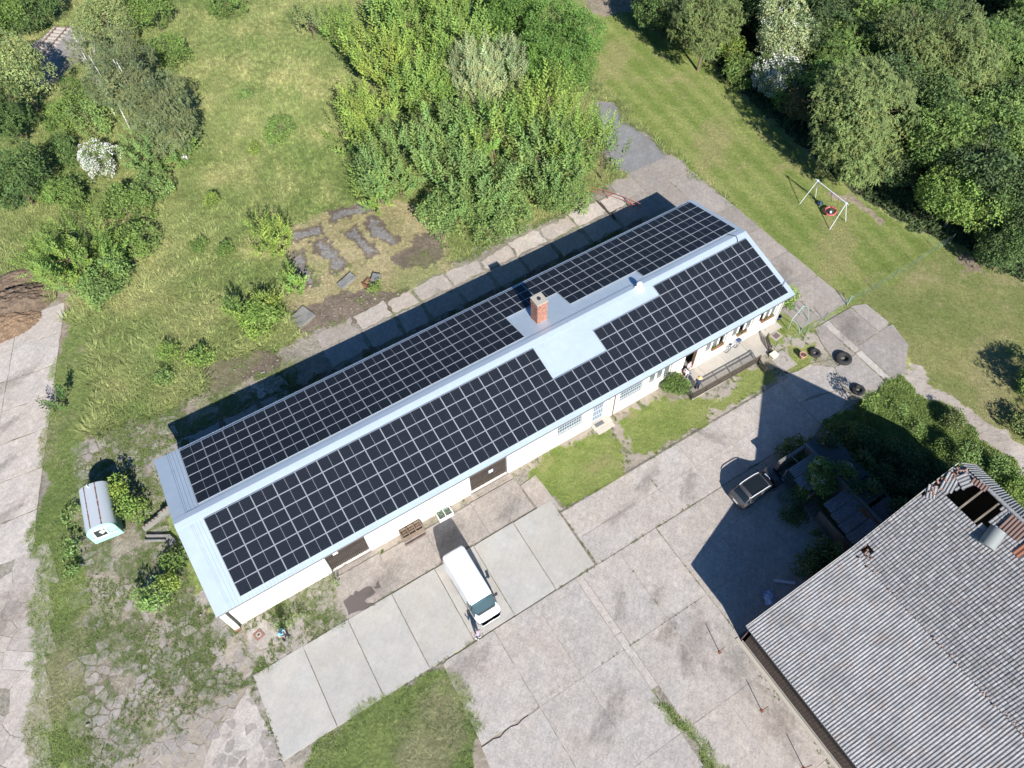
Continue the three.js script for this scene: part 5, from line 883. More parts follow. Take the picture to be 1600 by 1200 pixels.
// mulch heaps at the end of the old runway
for (const [x, z, rx, rz, h, label] of [[-10.7, -32.52, 3.6, 1.9, 0.9, 'lighter heap of brown wood chips on the end of the old runway'], [-9.39, -34.88, 4.2, 2.6, 1.2, 'larger dark brown compost heap behind the wood chip heap'], [-8.82, -38.26, 3.0, 1.6, 0.5, 'low grey brown heap of twigs under the bushy tree at the left edge']]) {
  const g = new THREE.CircleGeometry(1, 40), s = new THREE.PlaneGeometry(2, 2, 44, 44); s.rotateX(-PI / 2); const p = s.attributes.position; for (let i = 0; i < p.count; i++) { const u = p.getX(i), w = p.getZ(i), d = hypot(u, w), f = max(0, 1 - d * d); p.setXYZ(i, u * rx, f * h * (0.7 + noise(NB, u * 0.5 + x, w * 0.5) * 0.6) + (f > 0 ? (noise(NC, u * 1.7, w * 1.7) - 0.5) * 0.35 * h : -0.2), w * rz); } s.computeVertexNormals();
  const o = mesh('mulch_heap', worldUV(s), new THREE.MeshStandardMaterial({ map: scaled(woodMap, 0.9), color: label.startsWith('lighter') ? lin(.5, .38, .27) : lin(.38, .31, .25), roughness: 1, bumpMap: scaled(grit, 2), bumpScale: 0.05 })); o.position.set(x, 0, z); tag(o, label, 'heap'); }
// railway track at the far left
{ const t = thing('railway_track', 'short stretch of rusty railway track on pale sleepers between the trees', 'railway'), A = [0.96, -75.55], B = [6.63, -81.73], dx = B[0] - A[0], dz = B[1] - A[1], L = hypot(dx, dz), ux = dx / L, uz = dz / L;
  for (const s of [-0.75, 0.75]) mesh('rail', [beam([A[0] - uz * s, 0.2, A[1] + ux * s], [B[0] - uz * s, 0.2, B[1] + ux * s], 0.08, 0.15)], M(.2, .13, .1, 0.8), t);
  for (let d = 0.4; d < L; d += 0.75) mesh('sleeper', [beam([A[0] + ux * d + uz * 1.3, 0.07, A[1] + uz * d - ux * 1.3], [A[0] + ux * d - uz * 1.3, 0.07, A[1] + uz * d + ux * 1.3], 0.28, 0.14)], M(.42, .38, .34, 0.9), t); }

// ---------------------------------------------------------------- people: tapered capsules joined with a smooth minimum and meshed
function isoSurface(bones, centre, half, res, k) {
  const mc = new MarchingCubes(res, new THREE.MeshStandardMaterial(), false, false, 60000), f = mc.field, n = res;
  mc.isolation = 0;
  const prep = bones.map(([a, b, ra, rb]) => ({ a, d: [b[0] - a[0], b[1] - a[1], b[2] - a[2]], l2: (b[0] - a[0]) ** 2 + (b[1] - a[1]) ** 2 + (b[2] - a[2]) ** 2 || 1e-9, ra, rb }));
  for (let z = 0; z < n; z++) for (let y = 0; y < n; y++) for (let x = 0; x < n; x++) {
    const px = centre[0] + half * (x - n / 2) / (n / 2), py = centre[1] + half * (y - n / 2) / (n / 2), pz = centre[2] + half * (z - n / 2) / (n / 2);
    let D = 1e3;
    for (const { a, d, l2, ra, rb } of prep) {
      const ux = px - a[0], uy = py - a[1], uz = pz - a[2], t = clamp((ux * d[0] + uy * d[1] + uz * d[2]) / l2), q = hypot(ux - d[0] * t, uy - d[1] * t, uz - d[2] * t) - lerp(ra, rb, t);
      if (q - D > k) continue;
      if (D - q > k) { D = q; continue; }
      const h = 0.5 + 0.5 * (D - q) / k; D = lerp(D, q, h) - k * h * (1 - h);
    }
    f[x + y * n + z * n * n] = -D;
  }
  mc.update();
  const P = new Float32Array(mc.count * 3), N = new Float32Array(mc.count * 3);
  for (let i = 0; i < mc.count * 3; i++) { P[i] = centre[i % 3] + half * mc.positionArray[i]; N[i] = mc.normalArray[i]; }
  const g = new THREE.BufferGeometry();
  g.setAttribute('position', new THREE.BufferAttribute(P, 3)); g.setAttribute('normal', new THREE.BufferAttribute(N, 3)); g.setAttribute('uv', new THREE.BufferAttribute(new Float32Array(mc.count * 2), 2));
  return g;
}
const skinTone = M(.5, .29, .21, 0.6);
function person(label, at, turn, o) {
  const t = thing('person', label, 'person', at, turn), s = 1;
  const head = o.head ?? [0, 1.62, 0.03], chest = o.chest ?? [0, 1.33, 0], waist = o.waist ?? [0, 1.08, 0], hip = o.hip ?? [0, 0.94, 0];
  const sh = [-1, 1].map((k) => [chest[0] + k * 0.18, chest[1] + 0.07, chest[2]]), hp = [-1, 1].map((k) => [hip[0] + k * 0.09, hip[1] - 0.05, hip[2]]);
  const el = o.elbow ?? [[-0.25, 1.12, 0.02], [0.25, 1.12, 0.02]], ha = o.hand ?? [[-0.27, 0.88, 0.08], [0.27, 0.88, 0.08]];
  const kn = o.knee ?? [[-0.11, 0.5, 0.03], [0.11, 0.5, 0.03]], an = o.ankle ?? [[-0.12, 0.09, -0.02], [0.12, 0.09, -0.02]];
  const torso = [[waist, chest, 0.125, 0.145], [hip, waist, 0.145, 0.125], [sh[0], sh[1], 0.075, 0.075], [[chest[0] - 0.07, chest[1], chest[2]], [chest[0] + 0.07, chest[1], chest[2]], 0.12, 0.12]];
  const legs = [0, 1].flatMap((i) => [[hp[i], kn[i], 0.098, 0.062], [kn[i], an[i], 0.06, 0.042]]), upper = [0, 1].flatMap((i) => [[sh[i], el[i], 0.056, 0.043]]), fore = [0, 1].flatMap((i) => [[el[i], ha[i], 0.042, 0.028]]);
  const neck = [[chest[0], chest[1] + 0.08, chest[2]], [head[0], head[1] - 0.1, head[2] - 0.015], 0.06, 0.052];
  const feet = [0, 1].map((i) => [[an[i][0], 0.05, an[i][2] - 0.02], [an[i][0] + (i ? 0.03 : -0.03), 0.035, an[i][2] + 0.18], 0.045, 0.035]);
  const cy = 0.9, body = isoSurface([...torso, ...legs, ...upper, ...fore, neck, ...feet], [0, cy, 0.05], 1.02, 92, 0.05);
  const H = head, h = (x, y, z) => [H[0] + x, H[1] + y, H[2] + z];
  const skull = isoSurface([[h(0, 0.03, -0.015), h(0, 0.03, 0.01), 0.092, 0.09], [h(0, -0.07, 0.03), h(0, -0.095, 0.055), 0.055, 0.04], [h(0, 0.01, 0.095), h(0, -0.03, 0.115), 0.012, 0.018], [h(-0.09, 0.0, 0), h(-0.093, -0.04, 0.01), 0.018, 0.012], [h(0.09, 0.0, 0), h(0.093, -0.04, 0.01), 0.018, 0.012], [h(-0.025, -0.068, 0.09), h(0.025, -0.068, 0.09), 0.012, 0.012], [h(0, -0.06, 0), [neck[1][0], neck[1][1] - 0.06, neck[1][2]], 0.055, 0.052]], [H[0], H[1] - 0.02, H[2]], 0.2, 56, 0.025);
  const hands = [0, 1].map((i) => {
    const d = V(ha[i][0] - el[i][0], ha[i][1] - el[i][1], ha[i][2] - el[i][2]).normalize(), side = V(0, 0, 1).cross(d).normalize(); if (side.lengthSq() < 0.1) side.set(1, 0, 0);
    const pm = d.clone().cross(side), b = V(...ha[i]), at2 = (l, w, c) => b.clone().addScaledVector(d, l).addScaledVector(side, w).addScaledVector(pm, c).toArray(), bones = [[at2(-0.02, 0, 0), at2(0.05, 0, 0), 0.03, 0.034]];
    [[-0.028, 0.062], [-0.009, 0.075], [0.011, 0.07], [0.03, 0.055]].forEach(([w, l]) => { bones.push([at2(0.05, w, 0), at2(0.05 + l * 0.55, w * 1.15, 0.012), 0.0095, 0.009], [at2(0.05 + l * 0.55, w * 1.15, 0.012), at2(0.05 + l * 0.85, w * 1.15, 0.035), 0.009, 0.0075]); });
    bones.push([at2(0.0, -0.03, 0.005), at2(0.035, -0.055, 0.015), 0.011, 0.01], [at2(0.035, -0.055, 0.015), at2(0.065, -0.055, 0.028), 0.01, 0.008]);
    return isoSurface(bones, at2(0.05, 0, 0), 0.12, 44, 0.008);
  });
  mesh('body', [body, skull, ...hands], skinTone, t);
  const grow = (l, r) => l.map(([a, b, p, q]) => [a, b, p + r, q + r]);
  const cut = (l, f) => l.map(([a, b, p, q]) => [a, a.map((v, i) => lerp(v, b[i], f)), p, lerp(p, q, f)]);
  mesh('shirt', isoSurface([...grow(torso, 0.014), ...grow(o.longSleeves ? [...upper, ...cut(fore, 0.85)] : cut(upper, 0.75), 0.014)], [chest[0], chest[1] - 0.12, chest[2] + 0.06], 0.52, 64, 0.045), o.shirt, t);
  mesh('trousers', isoSurface([...grow(legs.filter((_, i) => !o.shorts || i % 2 === 0), 0.016), [hip, [hip[0], hip[1] + 0.06, hip[2]], 0.162, 0.152]], [hip[0], 0.56, hip[2] + 0.05], 0.64, 64, 0.04), o.trousers, t);
  for (const f of feet) mesh('shoe', isoSurface(grow([f], 0.016), [f[0][0], 0.05, f[0][2] + 0.08], 0.2, 40, 0.02), o.shoes, t);
  if (o.hair) mesh('hair', isoSurface([[h(0, 0.055, -0.03), h(0, 0.045, -0.01), 0.094, 0.085], [h(0, -0.02, -0.06), h(0, o.longHair ? -0.2 : -0.05, -0.06), 0.08, 0.05]], [H[0], H[1] - 0.03, H[2] - 0.02], 0.26, 48, 0.02), o.hair, t);
  for (const k of [-1, 1]) mesh('eye', moved(new THREE.SphereGeometry(0.012, 8, 6), H[0] + k * 0.033, H[1] + 0.005, H[2] + 0.088), M(.03, .02, .018, 0.3), t);
  return t;
}
const navyCloth = M(.018, .022, .04, 0.9), whiteShoe = M(.72, .72, .72, 0.7), darkShoe = M(.02, .02, .022, 0.7);
{ const q = [1.05, 9.35], p = person('person in a turquoise shirt and dark blue cap standing by the rusty manhole cover', [q[0], 0.04, q[1]], 0.5, { head: [-0.02, 1.6, 0.1], shirt: M(.2, .5, .56, 0.85), trousers: navyCloth, shoes: darkShoe, hair: M(.05, .035, .025, 0.9), elbow: [[-0.26, 1.12, 0.08], [0.26, 1.12, 0.08]], hand: [[-0.1, 1.08, 0.31], [0.1, 1.08, 0.31]], ankle: [[-0.2, 0.09, -0.04], [0.2, 0.09, 0.06]], knee: [[-0.15, 0.5, 0.02], [0.15, 0.5, 0.06]] });
  const cap = new THREE.SphereGeometry(0.112, 20, 8, 0, PI * 2, 0, PI / 2); mesh('cap', [moved(cap, -0.02, 1.65, 0.085), moved(turned(cyl(0, -0.006, 0.006, 0, 0.1, 0.1, 18), 0.2, 0, 0), -0.02, 1.655, 0.2)], M(.03, .06, .12, 0.85), p);
  const c = thing('drone_controller', 'black controller held by the person in the turquoise shirt', 'controller', [0, 0, 0]); p.updateMatrixWorld(true); c.position.copy(V(0, 1.08, 0.42).applyMatrix4(p.matrixWorld)); c.rotation.y = 0.5; mesh('shell', [rbox(-0.11, -0.02, -0.06, 0.11, 0.03, 0.06, 0.02)], blackPlastic, c); mesh('screen', [turned(rbox(-0.09, 0, -0.004, 0.09, 0.12, 0.004, 0.003), -0.7, 0, 0)].map((g) => moved(g, 0, 0.02, 0.05)), M(.02, .025, .03, 0.15), c); }
{ const q = [13.16, 17], p = person('balding person in lilac grey shirt standing before the nose of the white van', [q[0], 0.06, q[1]], 3.5, { shirt: M(.3, .27, .33, 0.85), trousers: M(.05, .045, .055, 0.9), shoes: whiteShoe, hair: null, elbow: [[-0.25, 1.13, -0.02], [0.27, 1.14, 0.06]], hand: [[-0.26, 0.9, 0.1], [0.24, 1.2, 0.29]] }); const c = thing('phone', 'black phone held up by the person in front of the van', 'phone', [0, 0, 0]); p.updateMatrixWorld(true); c.position.copy(V(0.23, 1.24, 0.36).applyMatrix4(p.matrixWorld)); c.rotation.y = 3.5; mesh('case', [rbox(-0.04, -0.08, -0.006, 0.04, 0.08, 0.006, 0.005)], blackPlastic, c); mesh('glass', [box(-0.036, -0.075, -0.0085, 0.036, 0.075, -0.0065)], M(.02, .03, .04, 0.1), c); }
{ const p = person('person in navy clothes and a straw hat leaning by the terrace railing', [40.6, 0.1, 8.55], 2.6, { shirt: M(.022, .035, .075, 0.9), trousers: navyCloth, shoes: darkShoe, hair: M(.06, .04, .03, 0.9), elbow: [[-0.26, 1.13, 0.05], [0.26, 1.13, 0.05]], hand: [[-0.16, 1.05, 0.28], [0.16, 1.05, 0.28]] }); const prof = [[0, 0.13], [0.07, 0.125], [0.105, 0.08], [0.115, 0.0], [0.25, -0.015], [0.255, -0.025], [0.11, -0.012], [0, 0.1]].map(([x, y]) => new THREE.Vector2(x, y)); const hat = mesh('straw_hat', new THREE.LatheGeometry(prof, 28), M(.68, .5, .24, 0.9, { side: THREE.DoubleSide }), p); hat.position.set(0, 1.68, 0.02); hat.rotation.x = 0.12; mesh('hat_band', [cyl(0, 0.0, 0.03, 0, 0.117, 0.112, 24)], M(.4, .27, .12, 0.9), hat); }
person('dark haired person in a pale lilac top standing in the open house door', [40.95, 0.1, 6.75], 0.25, { shirt: M(.52, .42, .5, 0.85), trousers: M(.12, .14, .2, 0.9), shoes: darkShoe, hair: M(.02, .014, .012, 0.9), longHair: true, hand: [[-0.2, 0.95, 0.2], [0.2, 0.95, 0.2]] });
{ const p = person('person in a white top bending forward with a brown bag before the house door', [40.55, 0.1, 7.2], -1.9, { head: [0, 1.3, 0.4], chest: [0, 1.12, 0.24], waist: [0, 0.98, 0.08], hip: [0, 0.9, -0.04], shirt: M(.62, .66, .68, 0.85), trousers: M(.16, .18, .22, 0.9), shoes: whiteShoe, hair: M(.14, .06, .03, 0.9), longHair: true, elbow: [[-0.24, 0.9, 0.32], [0.24, 0.9, 0.32]], hand: [[-0.16, 0.68, 0.4], [0.16, 0.68, 0.4]] }); const c = thing('shopping_bag', 'brown bag held by the bending person before the house door', 'bag', [0, 0, 0]); p.updateMatrixWorld(true); c.position.copy(V(0, 0.3, 0.46).applyMatrix4(p.matrixWorld)); mesh('sack', [rbox(-0.2, -0.16, -0.11, 0.2, 0.16, 0.11, 0.05)], M(.17, .08, .045, 0.9), c); mesh('handle', [tube([[-0.14, 0.14, 0], [-0.08, 0.3, 0], [0.08, 0.3, 0], [0.14, 0.14, 0]], 0.012)], M(.12, .05, .03, 0.9), c); }

// ---------------------------------------------------------------- plants
const leafMat = (r, g, b, tr = 0.3) => new THREE.MeshPhysicalMaterial({ color: lin(r, g, b), roughness: 0.75, transmission: tr, thickness: 0, side: THREE.DoubleSide, vertexColors: true });
const leafWhite = leafMat(1, 1, 1, 0.22), petalMat = M(1, 1, 1, 0.8, { side: THREE.DoubleSide, vertexColors: true });
const barkMat = new THREE.MeshStandardMaterial({ map: scaled(woodMap, 0.8), color: lin(.3, .25, .2), roughness: 1 });
const birchMap = colourMap(256, 256, (x, y, o) => { const k = smooth(0.6, 0.68, noise(NC, x / 256, y / 60)), t = lerp(0.72, 0.08, k); o[0] = t; o[1] = t * 0.97; o[2] = t * 0.92; });
const birchBark = new THREE.MeshStandardMaterial({ map: scaled(birchMap, 1), roughness: 0.9 });
class Leaves {                          // collects pointed leaves, folded along the middle or plain
  constructor(plain) { this.p = []; this.plain = plain; }
  add(at, dir, up, len, wid, fold = 0.25) {
    const d = dir.clone().normalize(), s = d.clone().cross(up); if (s.lengthSq() < 1e-4) s.set(1, 0, 0); s.normalize();
    const n = s.clone().cross(d).normalize(), b = at, m = at.clone().addScaledVector(d, len * 0.45), l = m.clone().addScaledVector(s, wid / 2).addScaledVector(n, fold * wid), r = m.clone().addScaledVector(s, -wid / 2).addScaledVector(n, fold * wid), t = at.clone().addScaledVector(d, len);
    if (this.plain) { l.addScaledVector(d, -len * 0.3); r.addScaledVector(d, -len * 0.3); for (const v of [l, t, r]) this.p.push(v.x, v.y, v.z); return; }
    for (const v of [b, l, t, b, t, r]) this.p.push(v.x, v.y, v.z);
  }
  build() { const g = new THREE.BufferGeometry(); g.setAttribute('position', new THREE.Float32BufferAttribute(this.p, 3)); g.computeVertexNormals(); return g; }
}
const rv = (r) => { for (;;) { const v = V(r() * 2 - 1, r() * 2 - 1, r() * 2 - 1), l = v.length(); if (l > 0.05 && l < 1) return v.divideScalar(l); } };
function makeShoot(seed, L = 1.45, n = 20, leaf = 0.4) {   // feathery upright shoot
  const r = rng(seed), q = new Leaves();
  for (let i = 0; i < n; i++) { const t = pow(i / n, 0.9), a = i * 2.4 + r(), tap = 1 - 0.6 * t, at = V(cos(a) * 0.05, t * L, sin(a) * 0.05), d = V(cos(a), 0.35 + 0.8 * t, sin(a)); q.add(at, d, V(0, 1, 0.2), leaf * (0.8 + r() * 0.4) * tap, leaf * 0.52 * tap, 0.2); }
  return q.build();
}
function makeClump(seed, R = 0.5, n = 24, leaf = 0.27, flat = 0.75) {   // rounded end of a branch
  const r = rng(seed), q = new Leaves(true);
  for (let i = 0; i < n; i++) { const v = rv(r); v.y = abs(v.y) * flat - 0.15; const at = v.clone().multiplyScalar(R * (0.55 + r() * 0.5)), d = v.clone().multiplyScalar(0.7).add(rv(r).multiplyScalar(0.8)); q.add(at, d, v.clone().add(rv(r).multiplyScalar(0.5)), leaf * (0.7 + r() * 0.6), leaf * 0.55, 0.2); }
  return q.build();
}
function makeWisp(seed, n = 6) {        // drooping fine twigs
  const r = rng(seed), q = new Leaves(true);
  for (let i = 0; i < n; i++) { const a = r() * 2 * PI, o = 0.12 + r() * 0.5, L = 0.5 + r() * 0.7; for (let k = 0; k < 8; k++) { const t = k / 8, at = V(cos(a) * (o * t + 0.1) * 1.1, 0.35 * sin(t * 2.2) - t * t * L * 0.7, sin(a) * (o * t + 0.1) * 1.1).add(rv(r).multiplyScalar(0.04)); q.add(at, V(cos(a), -0.5 + r() * 0.8, sin(a)).add(rv(r).multiplyScalar(0.7)), V(0, 1, 0).add(rv(r).multiplyScalar(0.4)), 0.19 + r() * 0.08, 0.085, 0.15); } }
  return q.build();
}
const FORM = { shoot: [1, 2, 3].map((s) => makeShoot(s)), long: [4, 5].map((s) => makeShoot(s, 1.9, 26, 0.4)), clump: [6, 7, 8].map((s) => makeClump(s)), small: [9, 10].map((s) => makeClump(s, 0.3, 20, 0.17)), wisp: [11, 12, 13].map((s) => makeWisp(s)) };
// leaf colours (linear): base and how far single sprays stray from it
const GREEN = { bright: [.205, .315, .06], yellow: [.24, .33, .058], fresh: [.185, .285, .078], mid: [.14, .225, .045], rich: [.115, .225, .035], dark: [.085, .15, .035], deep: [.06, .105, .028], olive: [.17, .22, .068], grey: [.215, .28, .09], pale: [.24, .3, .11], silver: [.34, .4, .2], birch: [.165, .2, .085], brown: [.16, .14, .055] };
const viewM = (() => { camera.aspect = 4 / 3; camera.updateProjectionMatrix(); camera.updateMatrixWorld(true); return camera.projectionMatrix.clone().multiply(camera.matrixWorldInverse); })();
const inView = (x, y, z, m = 1.1) => { const v = V(x, y, z).applyMatrix4(viewM); return abs(v.x) < m && abs(v.y) < m && v.z < 1; };
const UP = V(0, 1, 0), tm = new THREE.Matrix4(), tq = new THREE.Quaternion(), tc = new THREE.Color();
let treeSeed = 1000, leafTriangles = 0;
// One plant: trunk and limbs, and a crown of leaf sprays set over a handful of uneven lobes.
function plant(name, label, category, x, z, o) {
  const { hc, r: R, form = 'clump', ry = R * (form === 'shoot' || form === 'long' ? 1.05 : 0.85), green = 'mid', dense = 1, lean = 0.5, group, white = 0, birch = false, size = 1, sparse = 0 } = o, rnd = rng(treeSeed += 17);
  const t = thing(name, label, category, [x, 0, z], 0, group), crown = V((rnd() - 0.5) * R * 0.2, hc, (rnd() - 0.5) * R * 0.2);
  const lobes = [], nl = max(3, Math.round((R > 1.5 ? 7 : 4) * (0.8 + rnd() * 0.5)));
  for (let i = 0; i < nl; i++) { const v = rv(rnd), k = 0.3 + rnd() * 0.4; lobes.push([crown.clone().add(V(v.x * R * (1 - k) * 1.15, v.y * ry * (1 - k) * 1.1, v.z * R * (1 - k) * 1.15)), R * k, ry * k]); }
  lobes.push([crown.clone(), R * 0.58, ry * 0.6]);
  // wood
  const wood = [], tr = max(0.025, R * 0.045) * (birch ? 1.0 : 1), bend = V((rnd() - 0.5) * R * 0.25, 0, (rnd() - 0.5) * R * 0.25), p1 = bend.clone().setY(hc * 0.5), p2 = crown.clone();
  const stems = birch || R < 1.6 ? 1 + floor(rnd() * 2) : 1;
  for (let s = 0; s < stems; s++) { const q = s ? V((rnd() - 0.5) * R * 0.7, 0, (rnd() - 0.5) * R * 0.7) : V(0, 0, 0); wood.push(bar([q.x * 0.15, -0.05, q.z * 0.15], p1.clone().add(q).toArray(), tr, tr * 0.72, 7), bar(p1.clone().add(q).toArray(), p2.clone().add(q).add(V(0, birch ? ry * 0.75 : 0, 0)).toArray(), tr * 0.72, tr * (birch ? 0.3 : 0.45), 7)); }
  for (const [c] of lobes) { const s = p1.clone().lerp(p2, rnd()); wood.push(bar(s.toArray(), c.clone().lerp(s, 0.1).toArray(), tr * 0.4, tr * 0.12, 5)); if (R > 1.2) for (let b = 0; b < 3; b++) { const e = c.clone().add(rv(rnd).multiply(V(R * 0.4, ry * 0.4, R * 0.4))); wood.push(bar(c.clone().lerp(s, 0.4).toArray(), e.toArray(), tr * 0.22, tr * 0.07, 4)); } }
  mesh('trunk', wood, birch ? birchBark : barkMat, t);
  // leaves
  const forms = FORM[form], unit = { shoot: 0.4, long: 0.5, clump: 0.3, small: 0.11, wisp: 0.26 }[form] * size * size, spots = forms.map(() => []);
  for (const [c, a, b] of lobes) {
    const area = 4 * PI * pow((pow(a * a, 1.6) + 2 * pow(a * b, 1.6)) / 3, 1 / 1.6), n = Math.round(area / unit * 0.72 * dense);
    for (let i = 0; i < n; i++) {
      const v = rv(rnd), inner = rnd() < 0.16 ? 0.5 + rnd() * 0.35 : 0.86 + rnd() * 0.24, p = V(c.x + v.x * a * inner, c.y + v.y * b * inner, c.z + v.z * a * inner);
      if (p.y < 0.12 || v.y < -0.55 && rnd() > 0.35) continue;
      if (noise(NB, p.x / 5 + treeSeed, p.z / 5 + p.y / 4) < (form === 'shoot' || form === 'long' ? 0.485 : 0.41) + sparse) continue;
      spots[floor(rnd() * forms.length)].push([p, v]);
    }
  }
  const base = GREEN[green];
  const crownMesh = (nm, lists, geos, mat, place, tint) => {   // all sprays of a crown in one mesh
    let n = 0; lists.forEach((l, k) => { n += l.length * geos[k].attributes.position.count; });
    if (!n) return;
    const P = new Float32Array(n * 3), N = new Float32Array(n * 3), C = new Float32Array(n * 3); let w = 0;
    lists.forEach((list, k) => { const gp = geos[k].attributes.position.array, gn = geos[k].attributes.normal.array, cnt = gp.length / 3; for (const [p, v] of list) {
      const [sx, sy] = place(p, v), e = tm.elements; tint(p);
      for (let i = 0; i < cnt; i++, w += 3) {
        const x = gp[3 * i], y = gp[3 * i + 1], z = gp[3 * i + 2]; P[w] = e[0] * x + e[4] * y + e[8] * z + e[12]; P[w + 1] = e[1] * x + e[5] * y + e[9] * z + e[13]; P[w + 2] = e[2] * x + e[6] * y + e[10] * z + e[14];
        const a = gn[3 * i] / sx, b = gn[3 * i + 1] / sx, c = gn[3 * i + 2] / sx; N[w] = e[0] * a + e[4] * b + e[8] * c; N[w + 1] = e[1] * a + e[5] * b + e[9] * c; N[w + 2] = e[2] * a + e[6] * b + e[10] * c;
        const l = hypot(N[w], N[w + 1], N[w + 2]) || 1; N[w] /= l; N[w + 1] /= l; N[w + 2] /= l; C[w] = tc.r; C[w + 1] = tc.g; C[w + 2] = tc.b;
      } } });
    const g = new THREE.BufferGeometry(); g.setAttribute('position', new THREE.BufferAttribute(P, 3)); g.setAttribute('normal', new THREE.BufferAttribute(N, 3)); g.setAttribute('color', new THREE.BufferAttribute(C, 3));
    leafTriangles += n / 3;
    mesh(nm, g, mat, t);
  };
  crownMesh('crown', spots, forms, leafWhite, (p, v) => {
    const d = form === 'wisp' ? V(v.x * 0.3, 1, v.z * 0.3) : form === 'clump' || form === 'small' ? v.clone().multiplyScalar(0.9).add(V(0, 0.5, 0)) : v.clone().multiplyScalar(lean * 0.75).add(V(0, 0.9, 0)).add(rv(rnd).multiplyScalar(0.3));
    tq.setFromUnitVectors(UP, d.normalize()).multiply(new THREE.Quaternion().setFromAxisAngle(UP, rnd() * 6.3));
    const s = size * (0.72 + rnd() * 0.55); tm.compose(p, tq, V(s, s, s)); return [s, s];
  }, (p) => { const w = (0.72 + rnd() * 0.5) * (0.72 + 0.56 * noise(NA, p.x / 7 + treeSeed * 0.13, p.z / 7 + p.y / 9)), y = 0.88 + rnd() * 0.26; tc.setRGB(base[0] * w * y, base[1] * w, base[2] * w * (1.1 - 0.2 * y)); });
  if (white) crownMesh('blossom', [spots.flat().filter(() => rnd() < white)], [FORM.small[0]], petalMat, (p, v) => { tq.setFromUnitVectors(UP, v.clone().add(V(0, 0.6, 0)).normalize()); const s = size * (0.7 + rnd() * 0.7); tm.compose(p.clone().addScaledVector(v, 0.16), tq, V(s, s, s)); return [s, s]; }, () => { const c = 0.48 + rnd() * 0.22; tc.setRGB(c, c, c * 0.92); });
  return t;
}
const tree = (x, z, label, o) => plant('tree', label, 'tree', x, z, o), bush = (x, z, label, o) => plant('shrub', label, 'shrub', x, z, o);

// the big group of box elders behind the building
const S = { form: 'shoot', size: 1.25, dense: 1.3 };
tree(35.87, -44.57, 'yellow green feathery tree standing out at the meadow side of the big group', { ...S, hc: 5, r: 3.70, green: 'yellow' });
tree(37.03, -36.94, 'bright yellowish tree in the middle of the meadow side of the big group', { ...S, hc: 5, r: 3.61, green: 'bright' });
tree(41.57, -47.06, 'bright green tree at the upper meadow side of the big group', { ...S, hc: 5.5, r: 3.96, green: 'bright' });
tree(44.38, -40.36, 'tall fresh green tree just left of the silvery round tree', { ...S, hc: 6, r: 3.96, green: 'bright' });
tree(30.94, -36.88, 'golden green tree low on the meadow edge of the big group', { ...S, hc: 4.2, r: 3.01, green: 'yellow' });
tree(43.93, -32.35, 'round silvery grey green tree in the middle of the big group', { form: 'shoot', hc: 6.6, r: 3.9, ry: 4.7, green: 'silver', dense: 1.5, size: 0.85, lean: 0.6 });
tree(51.8, -32.28, 'large dense rich green tree beside the top of the mown lawn', { form: 'clump', hc: 6.5, r: 6.2, ry: 5.0, green: 'rich', dense: 1.5, size: 0.95 });
tree(53.02, -42.44, 'dense rich green tree at the top edge between the silvery tree and the lawn', { form: 'clump', hc: 6, r: 4.4, green: 'rich', dense: 1.3, size: 0.95 });
tree(34.5, -26.43, 'broad tree with long pale plumes in front of the silvery round tree', { ...S, form: 'long', hc: 5, r: 3.78, green: 'fresh', lean: 0.75 });
tree(29.75, -27.69, 'spreading tree with plumes leaning over the meadow', { ...S, form: 'long', hc: 3.8, r: 3.53, green: 'fresh', lean: 1.0 });
tree(40.17, -24.84, 'tall yellow plumed tree right below the silvery round tree', { ...S, form: 'long', hc: 6, r: 3.10, green: 'bright', lean: 0.5 });
tree(35.3, -20.67, 'plumed tree in the front middle of the big group, nearest the chimney', { ...S, form: 'long', hc: 4.2, r: 3.61, green: 'fresh', lean: 0.7 });
tree(46.31, -24.55, 'yellow plumed tree at the lawn side of the big group', { ...S, form: 'long', hc: 6, r: 3.27, green: 'yellow', lean: 0.5 });
tree(47.16, -19.81, 'bright tree with upright plumes over the grey asphalt', { ...S, form: 'long', hc: 5.5, r: 3.44, green: 'bright', lean: 0.65 });
tree(42.42, -19.15, 'fresh green tree beside the pale concrete strip behind the building', { ...S, hc: 4, r: 3.61, green: 'fresh' });
tree(49.39, -18.13, 'thin open tree reaching out over the asphalt by the gable', { ...S, form: 'shoot', hc: 3.6, r: 2.24, green: 'fresh', dense: 0.55, lean: 0.9 });
tree(28.45, -37.63, 'low sprawling sapling with plumes lying out over the meadow', { ...S, form: 'long', hc: 1.8, r: 2.06, green: 'bright', dense: 0.55, lean: 1.3 });
tree(47.11, -50.99, 'bright feathery tree at the top edge above the big group', { ...S, hc: 5, r: 3.61, green: 'bright' });
tree(42.48, -54.27, 'bright feathery tree at the top edge, meadow side of the big group', { ...S, hc: 4.5, r: 3.44, green: 'fresh' });
tree(55.01, -51.88, 'fresh green tree cut by the top edge behind the dense rich green trees', { ...S, hc: 5, r: 3.87, green: 'fresh' });
bush(31.8, -20.78, 'green shrub at the foot of the plumed trees next to the old foundation beds', { form: 'clump', hc: 2, r: 3.0, green: 'fresh' });
bush(35.58, -17.51, 'fresh green shrub overhanging the concrete strip behind the building', { form: 'clump', hc: 2.6, r: 3.2, green: 'fresh' });
bush(43.51, -17.11, 'green shrub by the rusty red railing', { form: 'clump', hc: 2, r: 2.6, green: 'fresh' });
bush(27.56, -27.53, 'light green shrub on the meadow edge of the plumed trees', { form: 'shoot', hc: 2.4, r: 2.8, green: 'bright', lean: 1 });
tree(33.44, -59.91, 'pale green open sapling standing free at the top of the meadow', { form: 'shoot', hc: 2.6, r: 2.6, green: 'pale', dense: 0.7 });
